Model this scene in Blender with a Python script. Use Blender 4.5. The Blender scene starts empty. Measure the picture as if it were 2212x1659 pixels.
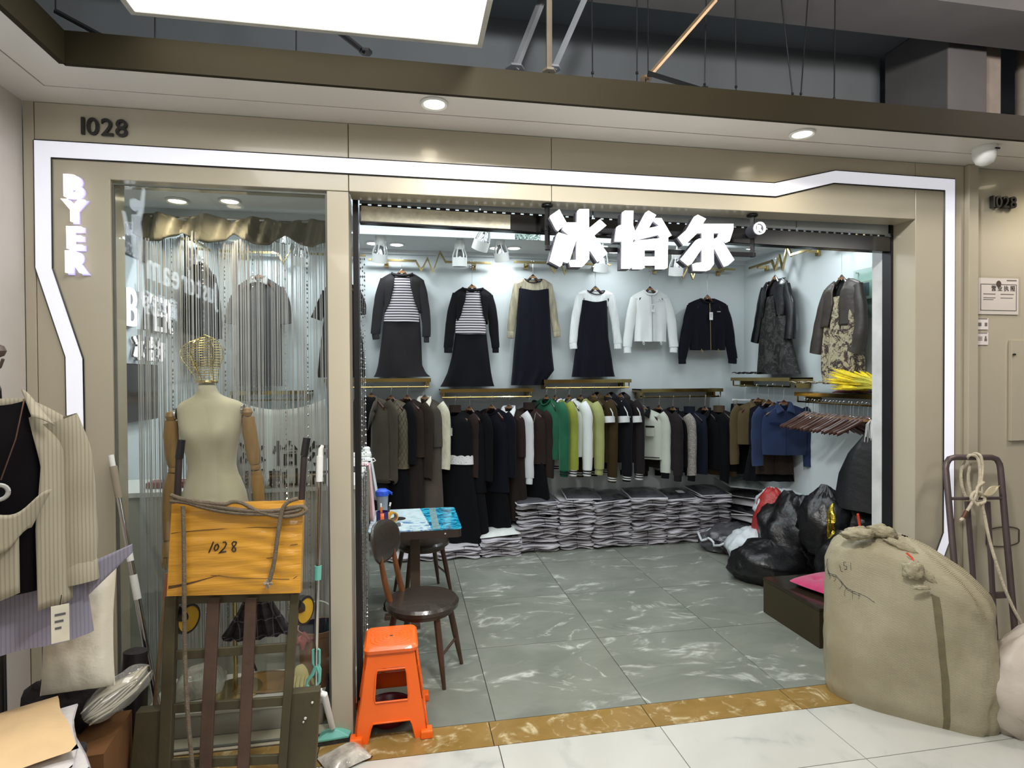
import bpy, math, random
from math import sin, cos, pi, sqrt, radians
from mathutils import Vector, Matrix, noise
S = bpy.context.scene
COL = S.collection
random.seed(7)
# ---------------------------------------------------------------- camera, world, lights, exposure
F_PX, YAW, PITCH, ROLL = 1264.17, 0.178932, -0.011915, -0.005656
CX, CY = 1106.0, 829.5
CAM = Vector((0.0, -2.94, 1.757))
_f = Vector((sin(YAW) * cos(PITCH), cos(YAW) * cos(PITCH), sin(PITCH)))
_r = Vector((cos(YAW), -sin(YAW), 0))
_u = _r.cross(_f)
RX = _r * cos(ROLL) + _u * sin(ROLL)
UX = -_r * sin(ROLL) + _u * cos(ROLL)
cam = bpy.data.cameras.new('camera')
cam.sensor_width = 36.0
cam.lens = 36.0 * F_PX / 2212.0
cam.clip_start = 0.05
camo = bpy.data.objects.new('camera', cam)
COL.objects.link(camo)
camo.matrix_world = Matrix(((RX.x, UX.x, -_f.x, CAM.x), (RX.y, UX.y, -_f.y, CAM.y), (RX.z, UX.z, -_f.z, CAM.z), (0, 0, 0, 1)))
S.camera = camo
w = bpy.data.worlds.new('mall_air')
S.world = w
w.use_nodes = True
w.node_tree.nodes['Background'].inputs[0].default_value = (0.55, 0.6, 0.7, 1)
w.node_tree.nodes['Background'].inputs[1].default_value = 0.05
S.view_settings.view_transform = 'Standard'
S.view_settings.look = 'None'
S.view_settings.gamma = 1.0
S.view_settings.use_curve_mapping = False
S.view_settings.exposure = 0.0
try:
    S.cycles.max_bounces = 8
    S.cycles.transparent_max_bounces = 24
    S.cycles.use_denoising = True
    S.cycles.sample_clamp_indirect = 4.0
    S.cycles.caustics_reflective = False
    S.cycles.caustics_refractive = False
except Exception:
    pass


def lamp(name, typ, loc, energy, col=(1, 1, 1), size=0.1, rot=(0, 0, 0), spot=None, blend=0.6, sizey=None):
    l = bpy.data.lights.new(name, typ)
    l.energy = energy
    l.color = col
    if typ == 'AREA':
        l.shape = 'RECTANGLE' if sizey else 'DISK'
        l.size = size
        if sizey: l.size_y = sizey
    elif typ == 'SPOT':
        l.spot_size = radians(spot); l.spot_blend = blend; l.shadow_soft_size = size
    else:
        l.shadow_soft_size = size
    o = bpy.data.objects.new(name, l)
    COL.objects.link(o)
    o.location = loc
    o.rotation_euler = rot
    return o


COOL = (0.90, 0.97, 1.0)
WARM = (1.0, 0.86, 0.62)
# shop ceiling downlights (their housings are built further down); last two added to brighten the left
DOWNLIGHTS = [(-1.50, 2.48), (-1.25, 2.86), (-0.30, 2.88), (-0.08, 2.90), (0.90, 2.90), (1.08, 2.88), (2.15, 2.88), (3.48, 2.50), (3.5, 1.5), (2.6, 1.2), (1.3, 1.0), (1.3, 2.0), (-0.45, 1.75), (-0.75, 1.25)]
for i, (x, y) in enumerate(DOWNLIGHTS):
    lamp('downlight_lamp', 'AREA', (x, y, 3.035), (5.0 if i < 2 else 2.8 if i < 8 else 4.0 if i < 12 else 5.0), COOL, 0.13)
# concealed strip light inside the raised ceiling tray
lamp('tray_lamp', 'AREA', (1.1, 1.68, 3.19), 42, COOL, 4.0, sizey=1.2)
WINDOW_LIGHTS = [(-1.22, 0.80), (-0.95, 0.74)]
for x, y in WINDOW_LIGHTS:
    lamp('window_lamp', 'SPOT', (x, 0.40, 2.66), 10, WARM, 0.05, (radians(0), 0, 0), 125, 0.8)
SOFFIT_LIGHTS = [(0.134, -0.275), (1.995, -0.255), (-1.2, -1.5), (3.75, -0.25), (-1.5, -2.6)]
for x, y in SOFFIT_LIGHTS:
    lamp('soffit_lamp', 'SPOT', (x, y, 2.975), 14, (1.0, 0.9, 0.7), 0.045, (0, 0, 0), 150, 0.9)
# the corridor's flat light panel lies in the ceiling void; its lamp hangs just under the diffuser
lamp('panel_lamp', 'AREA', (-0.375, -1.05, 3.17), 26, (1.0, 0.98, 0.94), 1.3, (0, 0, 0), sizey=1.2)
lamp('panel_lamp', 'AREA', (-0.2, -4.6, 3.17), 26, (1.0, 0.98, 0.94), 1.3, (0, 0, 0), sizey=1.2)
lamp('panel_lamp', 'AREA', (4.6, -3.2, 3.17), 14, (1.0, 0.95, 0.88), 1.3, (0, 0, 0), sizey=1.2)


# added fill lamps without a fitting, they brighten the ceiling void
lamp('void_fill_lamp', 'POINT', (0.6, -1.8, 3.7), 280, (1.0, 0.98, 0.95), 0.15)
lamp('void_fill_lamp', 'POINT', (4.2, -1.2, 3.7), 120, (1.0, 0.9, 0.84), 0.15)


# ---------------------------------------------------------------- helpers: rays, meshes, things
def ray(px, py):
    a = (px - CX) / F_PX; b = (py - CY) / F_PX
    return RX * a - UX * b + _f
def atY(px, py, Y):
    d = ray(px, py); return CAM + d * ((Y - CAM.y) / d.y)
def atZ(px, py, Z):
    d = ray(px, py); return CAM + d * ((Z - CAM.z) / d.z)
def atX(px, py, X):
    d = ray(px, py); return CAM + d * ((X - CAM.x) / d.x)
def mpp(P):
    return (Vector(P) - CAM).dot(_f) / F_PX


def lin(c):
    return tuple((v / 255 / 12.92 if v / 255 <= 0.04045 else ((v / 255 + 0.055) / 1.055) ** 2.4) for v in c) + (1,)


def thing(name, label, cat, loc=(0, 0, 0), rz=0.0, group=None):
    o = bpy.data.objects.new(name, None)
    o.empty_display_size = 0.05
    COL.objects.link(o)
    o.location = loc
    o.rotation_euler = (0, 0, rz)
    tag(o, label, cat, group)
    return o


def tag(o, label=None, cat=None, group=None, kind=None):
    if label: o['label'] = label
    if cat: o['category'] = cat
    if group: o['group'] = group
    if kind: o['kind'] = kind
    return o


def copy_tree(o, parent=None):
    c = o.copy()
    COL.objects.link(c)
    c.parent = parent
    for ch in list(o.children):
        copy_tree(ch, c)
    return c


class MB:
    def __init__(s):
        s.v = []; s.f = []; s.uv = None

    def add(s, vs, fs, M=None):
        n = len(s.v)
        s.v += [(M @ Vector(v)) if M else Vector(v) for v in vs]
        s.f += [tuple(i + n for i in f) for f in fs]
        return s

    def box(s, c, d, M=None, taper=None):
        x, y, z = d[0] / 2, d[1] / 2, d[2] / 2
        t = taper or (1, 1)
        vs = []
        for k, zz in ((0, -z), (1, z)):
            sx, sy = (t if k else (1, 1))
            vs += [(c[0] - x * sx, c[1] - y * sy, c[2] + zz), (c[0] + x * sx, c[1] - y * sy, c[2] + zz), (c[0] + x * sx, c[1] + y * sy, c[2] + zz), (c[0] - x * sx, c[1] + y * sy, c[2] + zz)]
        return s.add(vs, [(3, 2, 1, 0), (4, 5, 6, 7), (0, 1, 5, 4), (1, 2, 6, 5), (2, 3, 7, 6), (3, 0, 4, 7)], M)

    def bx(s, x0, x1, y0, y1, z0, z1):
        return s.box(((x0 + x1) / 2, (y0 + y1) / 2, (z0 + z1) / 2), (x1 - x0, y1 - y0, z1 - z0))

    def loft(s, rings, close=True, c0=True, c1=True):
        n = len(rings[0])
        vs = [p for r in rings for p in r]
        fs = []
        m = n if close else n - 1
        for i in range(len(rings) - 1):
            for j in range(m):
                k = (j + 1) % n
                fs.append((i * n + j, i * n + k, (i + 1) * n + k, (i + 1) * n + j))
        if c0: fs.append(tuple(range(n - 1, -1, -1)))
        if c1: fs.append(tuple((len(rings) - 1) * n + j for j in range(n)))
        return s.add(vs, fs)

    def tube(s, pts, r, n=8, cap=True, flat=1.0, twist=None):
        pts = [Vector(p) for p in pts]
        L = len(pts)
        rs = r if isinstance(r, (list, tuple)) else [r] * L
        T = []
        for i in range(L):
            a = pts[max(i - 1, 0)]; b = pts[min(i + 1, L - 1)]
            t = (b - a)
            T.append(t.normalized() if t.length > 1e-9 else Vector((0, 0, 1)))
        up = Vector((0, 1, 0)) if abs(T[0].y) < 0.9 else Vector((1, 0, 0))
        N = (up - T[0] * up.dot(T[0])).normalized()
        rings = []
        for i in range(L):
            N = (N - T[i] * N.dot(T[i])).normalized()
            B = T[i].cross(N)
            rings.append([pts[i] + (N * cos(2 * pi * j / n) * flat + B * sin(2 * pi * j / n)) * rs[i] for j in range(n)])
        return s.loft(rings, True, cap, cap)

    def lathe(s, prof, n=24, c=(0, 0, 0), c0=True, c1=True, sx=1, sy=1):
        rings = [[(c[0] + r * cos(2 * pi * j / n) * sx, c[1] + r * sin(2 * pi * j / n) * sy, c[2] + z) for j in range(n)] for r, z in prof]
        return s.loft(rings, True, c0, c1)

    def prism(s, poly, d0, d1, plane='xz'):
        # polygon in a plane, pushed from d0 to d1 along the third axis
        if plane == 'xz': P = lambda a, b, d: (a, d, b)
        elif plane == 'xy': P = lambda a, b, d: (a, b, d)
        else: P = lambda a, b, d: (d, a, b)
        n = len(poly)
        vs = [P(a, b, d0) for a, b in poly] + [P(a, b, d1) for a, b in poly]
        fs = [tuple(range(n)), tuple(range(2 * n - 1, n - 1, -1))]
        fs += [(i, i + n, (i + 1) % n + n, (i + 1) % n) for i in range(n)]
        return s.add(vs, fs)

    def grid(s, fn, nu, nv, cu=False):
        vs = []
        for j in range(nv + 1):
            for i in range(nu if cu else nu + 1):
                vs.append(fn(i / nu, j / nv))
        W_ = nu if cu else nu + 1
        fs = []
        for j in range(nv):
            for i in range(nu):
                k = (i + 1) % W_ if cu else i + 1
                fs.append((j * W_ + i, j * W_ + k, (j + 1) * W_ + k, (j + 1) * W_ + i))
        return s.add(vs, fs)

    def build(s, name, mat, parent=None, smooth=True, bevel=0, seg=2, solid=0, sub=0, label=None, loc=None, auto=35, fixn=True, soff=-1):
        me = bpy.data.meshes.new(name)
        me.from_pydata([tuple(v) for v in s.v], [], s.f)
        me.update()
        if fixn:
            import bmesh
            b = bmesh.new(); b.from_mesh(me)
            bmesh.ops.recalc_face_normals(b, faces=b.faces)
            b.to_mesh(me); b.free()
        if smooth:
            me.shade_smooth()
            try: me.set_sharp_from_angle(angle=radians(auto))
            except Exception: pass
        if mat: me.materials.append(mat)
        o = bpy.data.objects.new(name, me)
        COL.objects.link(o)
        if parent: o.parent = parent
        if loc: o.location = loc
        if solid:
            m = o.modifiers.new('solid', 'SOLIDIFY'); m.thickness = solid; m.offset = soff
        if bevel:
            m = o.modifiers.new('bevel', 'BEVEL'); m.width = bevel; m.segments = seg; m.limit_method = 'ANGLE'; m.angle_limit = radians(40)
        if sub:
            m = o.modifiers.new('sub', 'SUBSURF'); m.levels = sub; m.render_levels = sub
        if label: o['label'] = label
        return o


def glyphs(text, size, depth, bold=0.0, shear=0.0):
    """one mesh per character, each (mesh verts, faces, advance x) in the xy plane, extruded +-depth"""
    out = []
    for i, ch in enumerate(text):
        cu = bpy.data.curves.new('t', 'FONT')
        cu.body = ch
        cu.size = size; cu.extrude = depth; cu.offset = bold; cu.shear = shear
        cu.resolution_u = 4
        o = bpy.data.objects.new('t', cu)
        COL.objects.link(o)
        dg = bpy.context.evaluated_depsgraph_get()
        me = bpy.data.meshes.new_from_object(o.evaluated_get(dg))
        vs = [v.co.copy() for v in me.vertices]; fs = [tuple(p.vertices) for p in me.polygons]
        bpy.data.objects.remove(o); bpy.data.curves.remove(cu); bpy.data.meshes.remove(me)
        x0 = min((v.x for v in vs), default=0); x1 = max((v.x for v in vs), default=size * 0.5)
        out.append((vs, fs, x0, x1))
    return out


def text_parts(text, height, depth, mat, parent, M, gap=0.12, bold=0.0, name='letter', shear=0.0, vertical=False, joined=False, adv=None):
    """letters as meshes; M maps (x right, y up, z out) to the parent's space; height = cap height"""
    size = height / 0.72
    x = 0.0; y = 0.0
    objs = []; J = MB()
    for ch, (vs, fs, x0, x1) in zip(text, glyphs(text, size, depth, bold * height, shear)):
        if ch == ' ' or not vs:
            x += size * 0.35; continue
        mb = J if joined else MB()
        if vertical:
            off = Vector((-(x0 + x1) / 2, y, 0)); y -= height * (1 + gap)
        elif adv:
            off = Vector((x - (x0 + x1) / 2, 0, 0)); x += adv
        else:
            off = Vector((x - x0, 0, 0)); x += (x1 - x0) + gap * height
        mb.add([M @ (v + off) for v in vs], fs)
        if not joined: objs.append(mb.build(name, mat, parent, smooth=False))
    if joined: objs.append(J.build(name, mat, parent, smooth=False))
    return objs


# ---------------------------------------------------------------- materials
class NT:
    def __init__(s, name):
        s.m = bpy.data.materials.new(name); s.m.use_nodes = True
        s.t = s.m.node_tree; s.N = s.t.nodes; s.L = s.t.links
        s.b = s.N['Principled BSDF']; s.out = s.N['Material Output']

    def n(s, typ, **kw):
        x = s.N.new(typ)
        for k, v in kw.items():
            if k.startswith('i_'): 
                key = k[2:]; key = int(key) if key.isdigit() else key.replace('_', ' ')
                sock = x.inputs[key]
                if hasattr(v, 'is_output'): s.L.new(v, sock)
                else: sock.default_value = v
            else: setattr(x, k, v)
        return x

    def coord(s, kind='Object', scale=(1, 1, 1), rand=False):
        c = s.n('ShaderNodeTexCoord').outputs[kind]
        if rand:
            oi = s.n('ShaderNodeObjectInfo').outputs['Random']
            mu = s.n('ShaderNodeMath', operation='MULTIPLY', i_0=oi, i_1=50.0).outputs[0]
            c = s.n('ShaderNodeVectorMath', operation='ADD', i_0=c, i_1=mu).outputs[0]
        if scale != (1, 1, 1):
            c = s.n('ShaderNodeVectorMath', operation='MULTIPLY', i_0=c, i_1=scale).outputs[0]
        return c

    def noise(s, vec, sc, det=3, rough=0.55, dist=0.0):
        return s.n('ShaderNodeTexNoise', i_Vector=vec, i_Scale=sc, i_Detail=det, i_Roughness=rough, i_Distortion=dist).outputs['Fac']

    def math(s, op, a, b=0.0, c=None):
        kw = dict(operation=op, i_0=a, i_1=b)
        if c is not None: kw['i_2'] = c
        return s.n('ShaderNodeMath', **kw).outputs[0]

    def ramp(s, fac, pts, interp='LINEAR'):
        r = s.n('ShaderNodeValToRGB', i_Fac=fac)
        cr = r.color_ramp; cr.interpolation = interp
        while len(cr.elements) < len(pts): cr.elements.new(0.5)
        for e, (p, c) in zip(cr.elements, pts):
            e.position = p; e.color = c if len(c) == 4 else lin(c)
        return r.outputs[0]

    def mix(s, fac, a, b):
        x = s.n('ShaderNodeMix', data_type='RGBA')
        for sock, v in ((x.inputs[0], fac), (x.inputs[6], a), (x.inputs[7], b)):
            if hasattr(v, 'is_output'): s.L.new(v, sock)
            else: sock.default_value = v if not isinstance(v, tuple) or len(v) == 4 else lin(v)
        return x.outputs[2]

    def set(s, **kw):
        for k, v in kw.items():
            sock = s.b.inputs[k.replace('_', ' ')]
            if hasattr(v, 'is_output'): s.L.new(v, sock)
            else: sock.default_value = v
        return s

    def bump(s, h, strength=0.3, dist=0.01):
        b = s.n('ShaderNodeBump', i_Height=h, i_Strength=strength, i_Distance=dist)
        s.L.new(b.outputs[0], s.b.inputs['Normal'])
        return s


_mats = {}
def mat(name, col, rough=0.6, metal=0.0, var=0.10, vs=6.0, bump=0.0, bs=80.0, spec=0.5, sheen=0.0, coat=0.0, stretch=(1, 1, 1), kind='Object', rand=False, det=3, trans=0.0, alpha=1.0):
    if name in _mats: return _mats[name]
    t = NT(name)
    v = t.coord(kind, stretch, rand)
    n = t.noise(v, vs, det)
    c = lin(col)
    lo = tuple(max(0, x * (1 - var * 2)) for x in c[:3]) + (1,); hi = tuple(min(1, x * (1 + var * 2)) for x in c[:3]) + (1,)
    t.set(Base_Color=t.ramp(n, [(0.25, lo), (0.75, hi)]), Roughness=rough, Metallic=metal)
    t.b.inputs['Specular IOR Level'].default_value = spec
    if sheen: t.b.inputs['Sheen Weight'].default_value = sheen
    if coat: t.b.inputs['Coat Weight'].default_value = coat
    if trans: t.b.inputs['Transmission Weight'].default_value = trans
    if alpha < 1: t.b.inputs['Alpha'].default_value = alpha
    if bump: t.bump(t.noise(v, bs, 2), bump, 0.01)
    _mats[name] = t.m
    return t.m


def emis(name, col, st):
    if name in _mats: return _mats[name]
    t = NT(name)
    n = t.noise(t.coord(), 3.0, 1)
    c = lin(col)
    t.set(Base_Color=c, Roughness=0.4, Emission_Color=t.ramp(n, [(0, tuple(x * 0.96 for x in c[:3]) + (1,)), (1, c)]), Emission_Strength=st)
    _mats[name] = t.m
    return t.m


def glassy(name, tint=(225, 240, 235), gloss=1.0, dirt=0.0):
    t = NT(name)
    ge = t.n('ShaderNodeNewGeometry').outputs
    dt = t.math('ABSOLUTE', t.n('ShaderNodeVectorMath', operation='DOT_PRODUCT', i_0=ge['Incoming'], i_1=ge['Normal']).outputs['Value'])
    fr = t.math('ADD', 0.04 * gloss, t.math('MULTIPLY', t.math('POWER', t.math('SUBTRACT', 1.0, dt), 5.0), 0.9 * gloss))
    tr = t.n('ShaderNodeBsdfTransparent', i_Color=lin(tint)).outputs[0]
    gl = t.n('ShaderNodeBsdfGlossy', i_Roughness=0.02).outputs[0]
    mx = t.n('ShaderNodeMixShader', i_0=fr, i_1=tr, i_2=gl).outputs[0]
    if dirt:
        nf = t.math('MULTIPLY', t.noise(t.coord(), 5.0, 4), dirt)
        df = t.n('ShaderNodeBsdfDiffuse', i_Color=(0.7, 0.7, 0.68, 1)).outputs[0]
        mx = t.n('ShaderNodeMixShader', i_0=nf, i_1=mx, i_2=df).outputs[0]
    t.L.new(mx, t.out.inputs[0])
    return t.m


def cloth(name, col0, rough=0.85, var=0.08, sheen=0.15, bump=0.12, bs=220.0, vs=5.0):
    col = col0 if sum(col0) > 560 else tuple(c * 0.78 for c in col0)
    if sum(col) < 150: sheen *= 0.35
    return mat(name, col, rough, 0, var, vs, bump, bs, 0.15 if sum(col) < 150 else 0.25, sheen)


def marble(name, base, base2, vein, vw=0.035, sc=1.6, rough=0.18, amount=1.0, big=1.0, stretch=(1, 1, 1)):
    t = NT(name)
    v = t.coord('Object', stretch, True)
    n1 = t.noise(v, sc * 1.3, 5, 0.6, 0.6)
    n2 = t.noise(v, sc, 4, 0.55, 1.4 * big)
    n3 = t.noise(v, sc * 3.1, 4, 0.6, 1.0)
    a = t.math('ABSOLUTE', t.math('SUBTRACT', n2, 0.5))
    vv = t.ramp(a, [(0.0, (1, 1, 1, 1)), (vw, (0.25, 0.25, 0.25, 1)), (vw * 2.2, (0, 0, 0, 1))])
    mask = t.ramp(n3, [(0.47, (0, 0, 0, 1)), (0.64, (1, 1, 1, 1))])
    f = t.math('MULTIPLY', t.math('MULTIPLY', vv, mask), amount)
    bc = t.ramp(n1, [(0.3, base), (0.7, base2)])
    t.set(Base_Color=t.mix(f, bc, vein), Roughness=rough)
    return t.m


GOLD = mat('brushed_gold', (196, 176, 126), 0.22, 1.0, 0.15, 3, stretch=(1, 1, 8))
GOLD_D = mat('dark_gold_mirror', (150, 128, 80), 0.12, 1.0, 0.25, 2)
CHROME = mat('chrome', (205, 205, 205), 0.14, 1.0, 0.05)
STEEL = mat('grey_steel', (120, 120, 122), 0.3, 1.0, 0.08)
BLACKM = mat('black_painted_metal', (34, 34, 36), 0.4, 0.4, 0.1)
BEIGE = mat('beige_lacquer_panel', (180, 172, 153), 0.24, 0.0, 0.02, 2.0, spec=0.5, coat=0.25)
WALLW = mat('white_wall_paint', (214, 222, 224), 0.65, 0, 0.02, 1.5, 0.05, 60)
CEILW = mat('white_ceiling_paint', (222, 226, 228), 0.6, 0, 0.02, 1.5)
SOFFW = mat('white_soffit_board', (214, 210, 204), 0.35, 0, 0.02, 1.5)
WHITEP = mat('white_plastic', (225, 226, 224), 0.4, 0, 0.03)
DARKBR = mat('bronze_fascia', (40, 35, 22), 0.7, 0.0, 0.08, 2, spec=0.12)


# ================================================================ the setting
def struct(o, label=None):
    o['kind'] = 'structure'
    if label: o['label'] = label
    return o


H = 2.99           # soffit height
D = 3.2            # back wall
XR, XL = 3.82, -1.80
CEIL = 3.06
# ---- floors
floor = struct(MB().bx(-4.5, 8.0, -6.2, 3.4, -0.12, -0.012).build('floor', mat('floor_screed', (60, 60, 58), 0.9)))
GREYT = marble('grey_marble_tile', (112, 116, 107), (136, 139, 129), (200, 203, 194), 0.02, 1.15, 0.2, 0.8, stretch=(1.0, 1.7, 1))
GOLDT = marble('gold_marble_strip', (132, 104, 52), (150, 121, 70), (206, 190, 150), 0.03, 3.4, 0.16, 0.9)
WHITET = marble('white_marble_tile', (186, 185, 177), (198, 197, 190), (150, 152, 150), 0.03, 0.8, 0.1, 0.55)
def tiles(xs, ys, m, g=0.0022):
    cache = {}
    for x0, x1 in xs:
        for y0, y1 in ys:
            k = (round(x1 - x0, 3), round(y1 - y0, 3))
            if k not in cache:
                o = MB().bx(-k[0] / 2 + g, k[0] / 2 - g, -k[1] / 2 + g, k[1] / 2 - g, -0.012, 0).build('tile', m, floor, smooth=False)
                cache[k] = o
            else:
                o = cache[k].copy(); COL.objects.link(o); o.parent = floor
            o.location = ((x0 + x1) / 2, (y0 + y1) / 2, 0)
xs = [(0.436 + 0.82 * i, 0.436 + 0.82 * (i + 1)) for i in range(-3, 5)]
tiles(xs, [(0.0 + 0.81 * i, 0.81 * (i + 1)) for i in range(4)], GREYT)
xg = [(0.40 + 0.82 * i, 0.40 + 0.82 * (i + 1)) for i in range(-3, 7)]
tiles(xg, [(-0.2, 0.0)], GOLDT)
tiles([(0.42 + 0.82 * i, 0.42 + 0.82 * (i + 1)) for i in range(-4, 7)], [(-0.61, -0.2), (-1.42, -0.61), (-2.23, -1.42), (-3.04, -2.23)], WHITET)

# ---- shop front wall: panels with recessed seams around the window and the door
front = struct(MB().bx(-1.60, 3.0, 0.09, 0.13, 2.70, 3.15).build('wall_front', WALLW, smooth=False))
def panel(x0, x1, z0, z1, y0=0.0, y1=0.1, m=None):
    return MB().bx(x0 + 0.0015, x1 - 0.0015, y0, y1, z0 + 0.0015, z1 - 0.0015).build('panel', m or BEIGE, front, smooth=False, bevel=0.002, seg=1)
panel(-1.66, -1.614, 0, 3.0)
MB().prism([(-1.6125, 0.001), (-1.3125, 0.001), (-1.3125, 2.6615), (-0.2685, 2.6615), (-0.2685, H - 0.0015), (-1.6125, H - 0.0015)], 0.0, 0.14).build('panel', BEIGE, front, smooth=False, bevel=0.002, seg=1)
panel(-0.267, 0.745, 2.66, H, y1=0.14)
panel(0.745, 2.92, 2.66, H, y1=0.14)
panel(-0.371, -0.267, 0, 2.66, y1=0.16)
panel(2.92, 3.255, 0, H, y1=0.16)
panel(-1.311, -0.371, 0.0, 0.012, y1=0.12)
# column standing a little proud at the right, then the neighbouring wall panel
panel(3.255, 3.325, 0, H, -0.03, 0.16)
panel(3.325, 4.2, 0, H, 0.02, 0.16)
panel(4.2, 5.2, 0, H, 0.02, 0.16)
# ---- lit trim strip
trim = thing('light_strip', 'white glowing bent strip of light framing the shop front', 'light strip', (0.8, 0, 1.5))
LED = emis('strip_diffuser', (212, 213, 222), 0.72)
DARKE = mat('dark_metal_edge', (45, 46, 44), 0.4, 0.6)
outer = [(-1.492, 0.06), (-1.50, 1.858), (-1.614, 2.255), (-1.612, 2.818), (2.009, 2.820), (2.39, 2.911), (3.185, 2.905), (3.184, 0.845), (3.06, 0.55), (3.06, 0.06)]
inner = [(-1.424, 0.06), (-1.430, 1.850), (-1.547, 2.252), (-1.545, 2.744), (2.019, 2.747), (2.381, 2.840), (3.115, 2.836), (3.112, 0.825), (2.99, 0.54), (2.99, 0.06)]
trl = Vector((0.8, 0, 1.5))
for i in range(len(outer) - 1):
    q = [outer[i], outer[i + 1], inner[i + 1], inner[i]]
    MB().prism([(a - trl.x, b - trl.z) for a, b in q], 0.001, -0.007).build('diffuser', LED, trim, smooth=False)
for pts in (outer, inner):
    m = MB()
    for i in range(len(pts) - 1):
        a, b = Vector((pts[i][0], -0.004, pts[i][1])) - trl, Vector((pts[i + 1][0], -0.004, pts[i + 1][1])) - trl
        m.tube([a, b], 0.0045, 4)
    m.build('edge_profile', DARKE, trim, smooth=False)
# ---- other walls
struct(MB().bx(XL - 0.1, XR + 0.1, D, D + 0.1, 0, 3.4).build('wall_back', WALLW))
struct(MB().bx(XR, XR + 0.1, 0.16, D, 0, 3.4).build('wall_right', WALLW))
struct(MB().bx(XL - 0.1, XL, 0.14, D, 0, 3.4).build('wall_left', WALLW))
struct(MB().bx(XL - 0.1, -1.616, 0.102, 0.14, 0, 3.4).build('wall_left_return', WALLW))
struct(MB().bx(2.92, XR, 0.16, 0.20, 0, 3.06).build('wall_right_return', WALLW))
struct(MB().bx(-1.76, -1.66, -4.2, 0.0, 0, H + 0.02).build('wall_left_neighbour', mat('neighbour_wall', (196, 190, 184), 0.4, 0, 0.02)))
opp = struct(MB().bx(-4.5, 8.0, -6.2, -6.1, 0, 4.4).build('wall_opposite', mat('opposite_wall', (170, 165, 155), 0.5)))
# ---- shop ceiling with a raised tray over the middle
c = MB()
c.bx(XL, XR, 2.42, D, CEIL, CEIL + 0.06)
c.bx(XL, XR, 0.14, 0.95, CEIL, CEIL + 0.06)
c.bx(XL, -1.0, 0.95, 2.42, CEIL, CEIL + 0.06)
c.bx(3.2, XR, 0.95, 2.42, CEIL, CEIL + 0.06)
c.bx(-1.1, 3.3, 0.85, 2.5, CEIL + 0.16, CEIL + 0.22)
c.bx(-1.04, -1.0, 0.9, 2.46, CEIL + 0.06, CEIL + 0.16); c.bx(3.2, 3.24, 0.9, 2.46, CEIL + 0.06, CEIL + 0.16)
c.bx(-1.04, 3.24, 0.91, 0.95, CEIL + 0.06, CEIL + 0.16); c.bx(-1.04, 3.24, 2.42, 2.46, CEIL + 0.06, CEIL + 0.16)
struct(c.build('ceiling', CEILW, smooth=False))
struct(MB().bx(-0.95, 3.15, 0.98, 2.40, CEIL + 0.148, CEIL + 0.158).build('ceiling_light_tray', emis('stretch_ceiling', (222, 238, 244), 0.85), smooth=False))
cn = struct(MB().bx(XL, XR, D - 0.05, D, CEIL - 0.04, CEIL).bx(XL, XR, 2.38, 2.42, CEIL - 0.035, CEIL).build('trim_1', CEILW, smooth=False))
# lowered strip just behind the shop window
struct(MB().bx(XL, -0.30, 0.145, 0.60, 2.70, 2.76).bx(XL, -0.30, 0.60, 0.64, 2.62, 2.76).build('trim_2', CEILW, smooth=False))
# ---- soffit over the shop front and along the left neighbour, bronze fascia
s_ = MB()
s_.prism([(-1.66, 0.088), (5.2, 0.088), (5.2, -0.16), (-1.487, -0.16), (-1.487, -4.2), (-1.66, -4.2)], H, H + 0.02, 'xy')
s_.prism([(-1.48, -0.167), (5.2, -0.167), (5.2, -0.372), (-1.30, -0.372), (-1.30, -4.2), (-1.48, -4.2)], H, H + 0.02, 'xy')
s_.prism([(-1.66, 0.0), (5.2, 0.0), (5.2, -0.36), (-1.31, -0.36), (-1.31, -4.2), (-1.66, -4.2)], H + 0.02, H + 0.03, 'xy')
struct(s_.build('ceiling_soffit', SOFFW, smooth=False))
fa = MB()
fa.bx(-1.305, 5.2, -0.378, -0.358, H - 0.004, 3.115)
fa.bx(-1.32, -1.297, -4.2, -0.372, H - 0.004, 3.115)
struct(fa.build('trim_3', DARKBR, smooth=False))
# ---- the dark ceiling void above
VOID = mat('void_concrete', (100, 106, 110), 0.9, 0, 0.12, 0.8)
VOID2 = mat('void_beam', (100, 98, 98), 0.9, 0, 0.12, 1.2)
struct(MB().bx(-4.5, 8.0, -6.2, 3.4, 4.5, 4.6).build('ceiling_slab', VOID))
struct(MB().bx(-4.5, 4.05, 1.5, 1.6, 3.14, 4.5).build('wall_void', mat('void_board', (104, 110, 114), 0.9, 0, 0.08, 0.7)))
struct(MB().bx(-4.5, 8.0, 0.35, 0.75, 4.2, 4.5).build('trim_4', VOID2))


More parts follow.
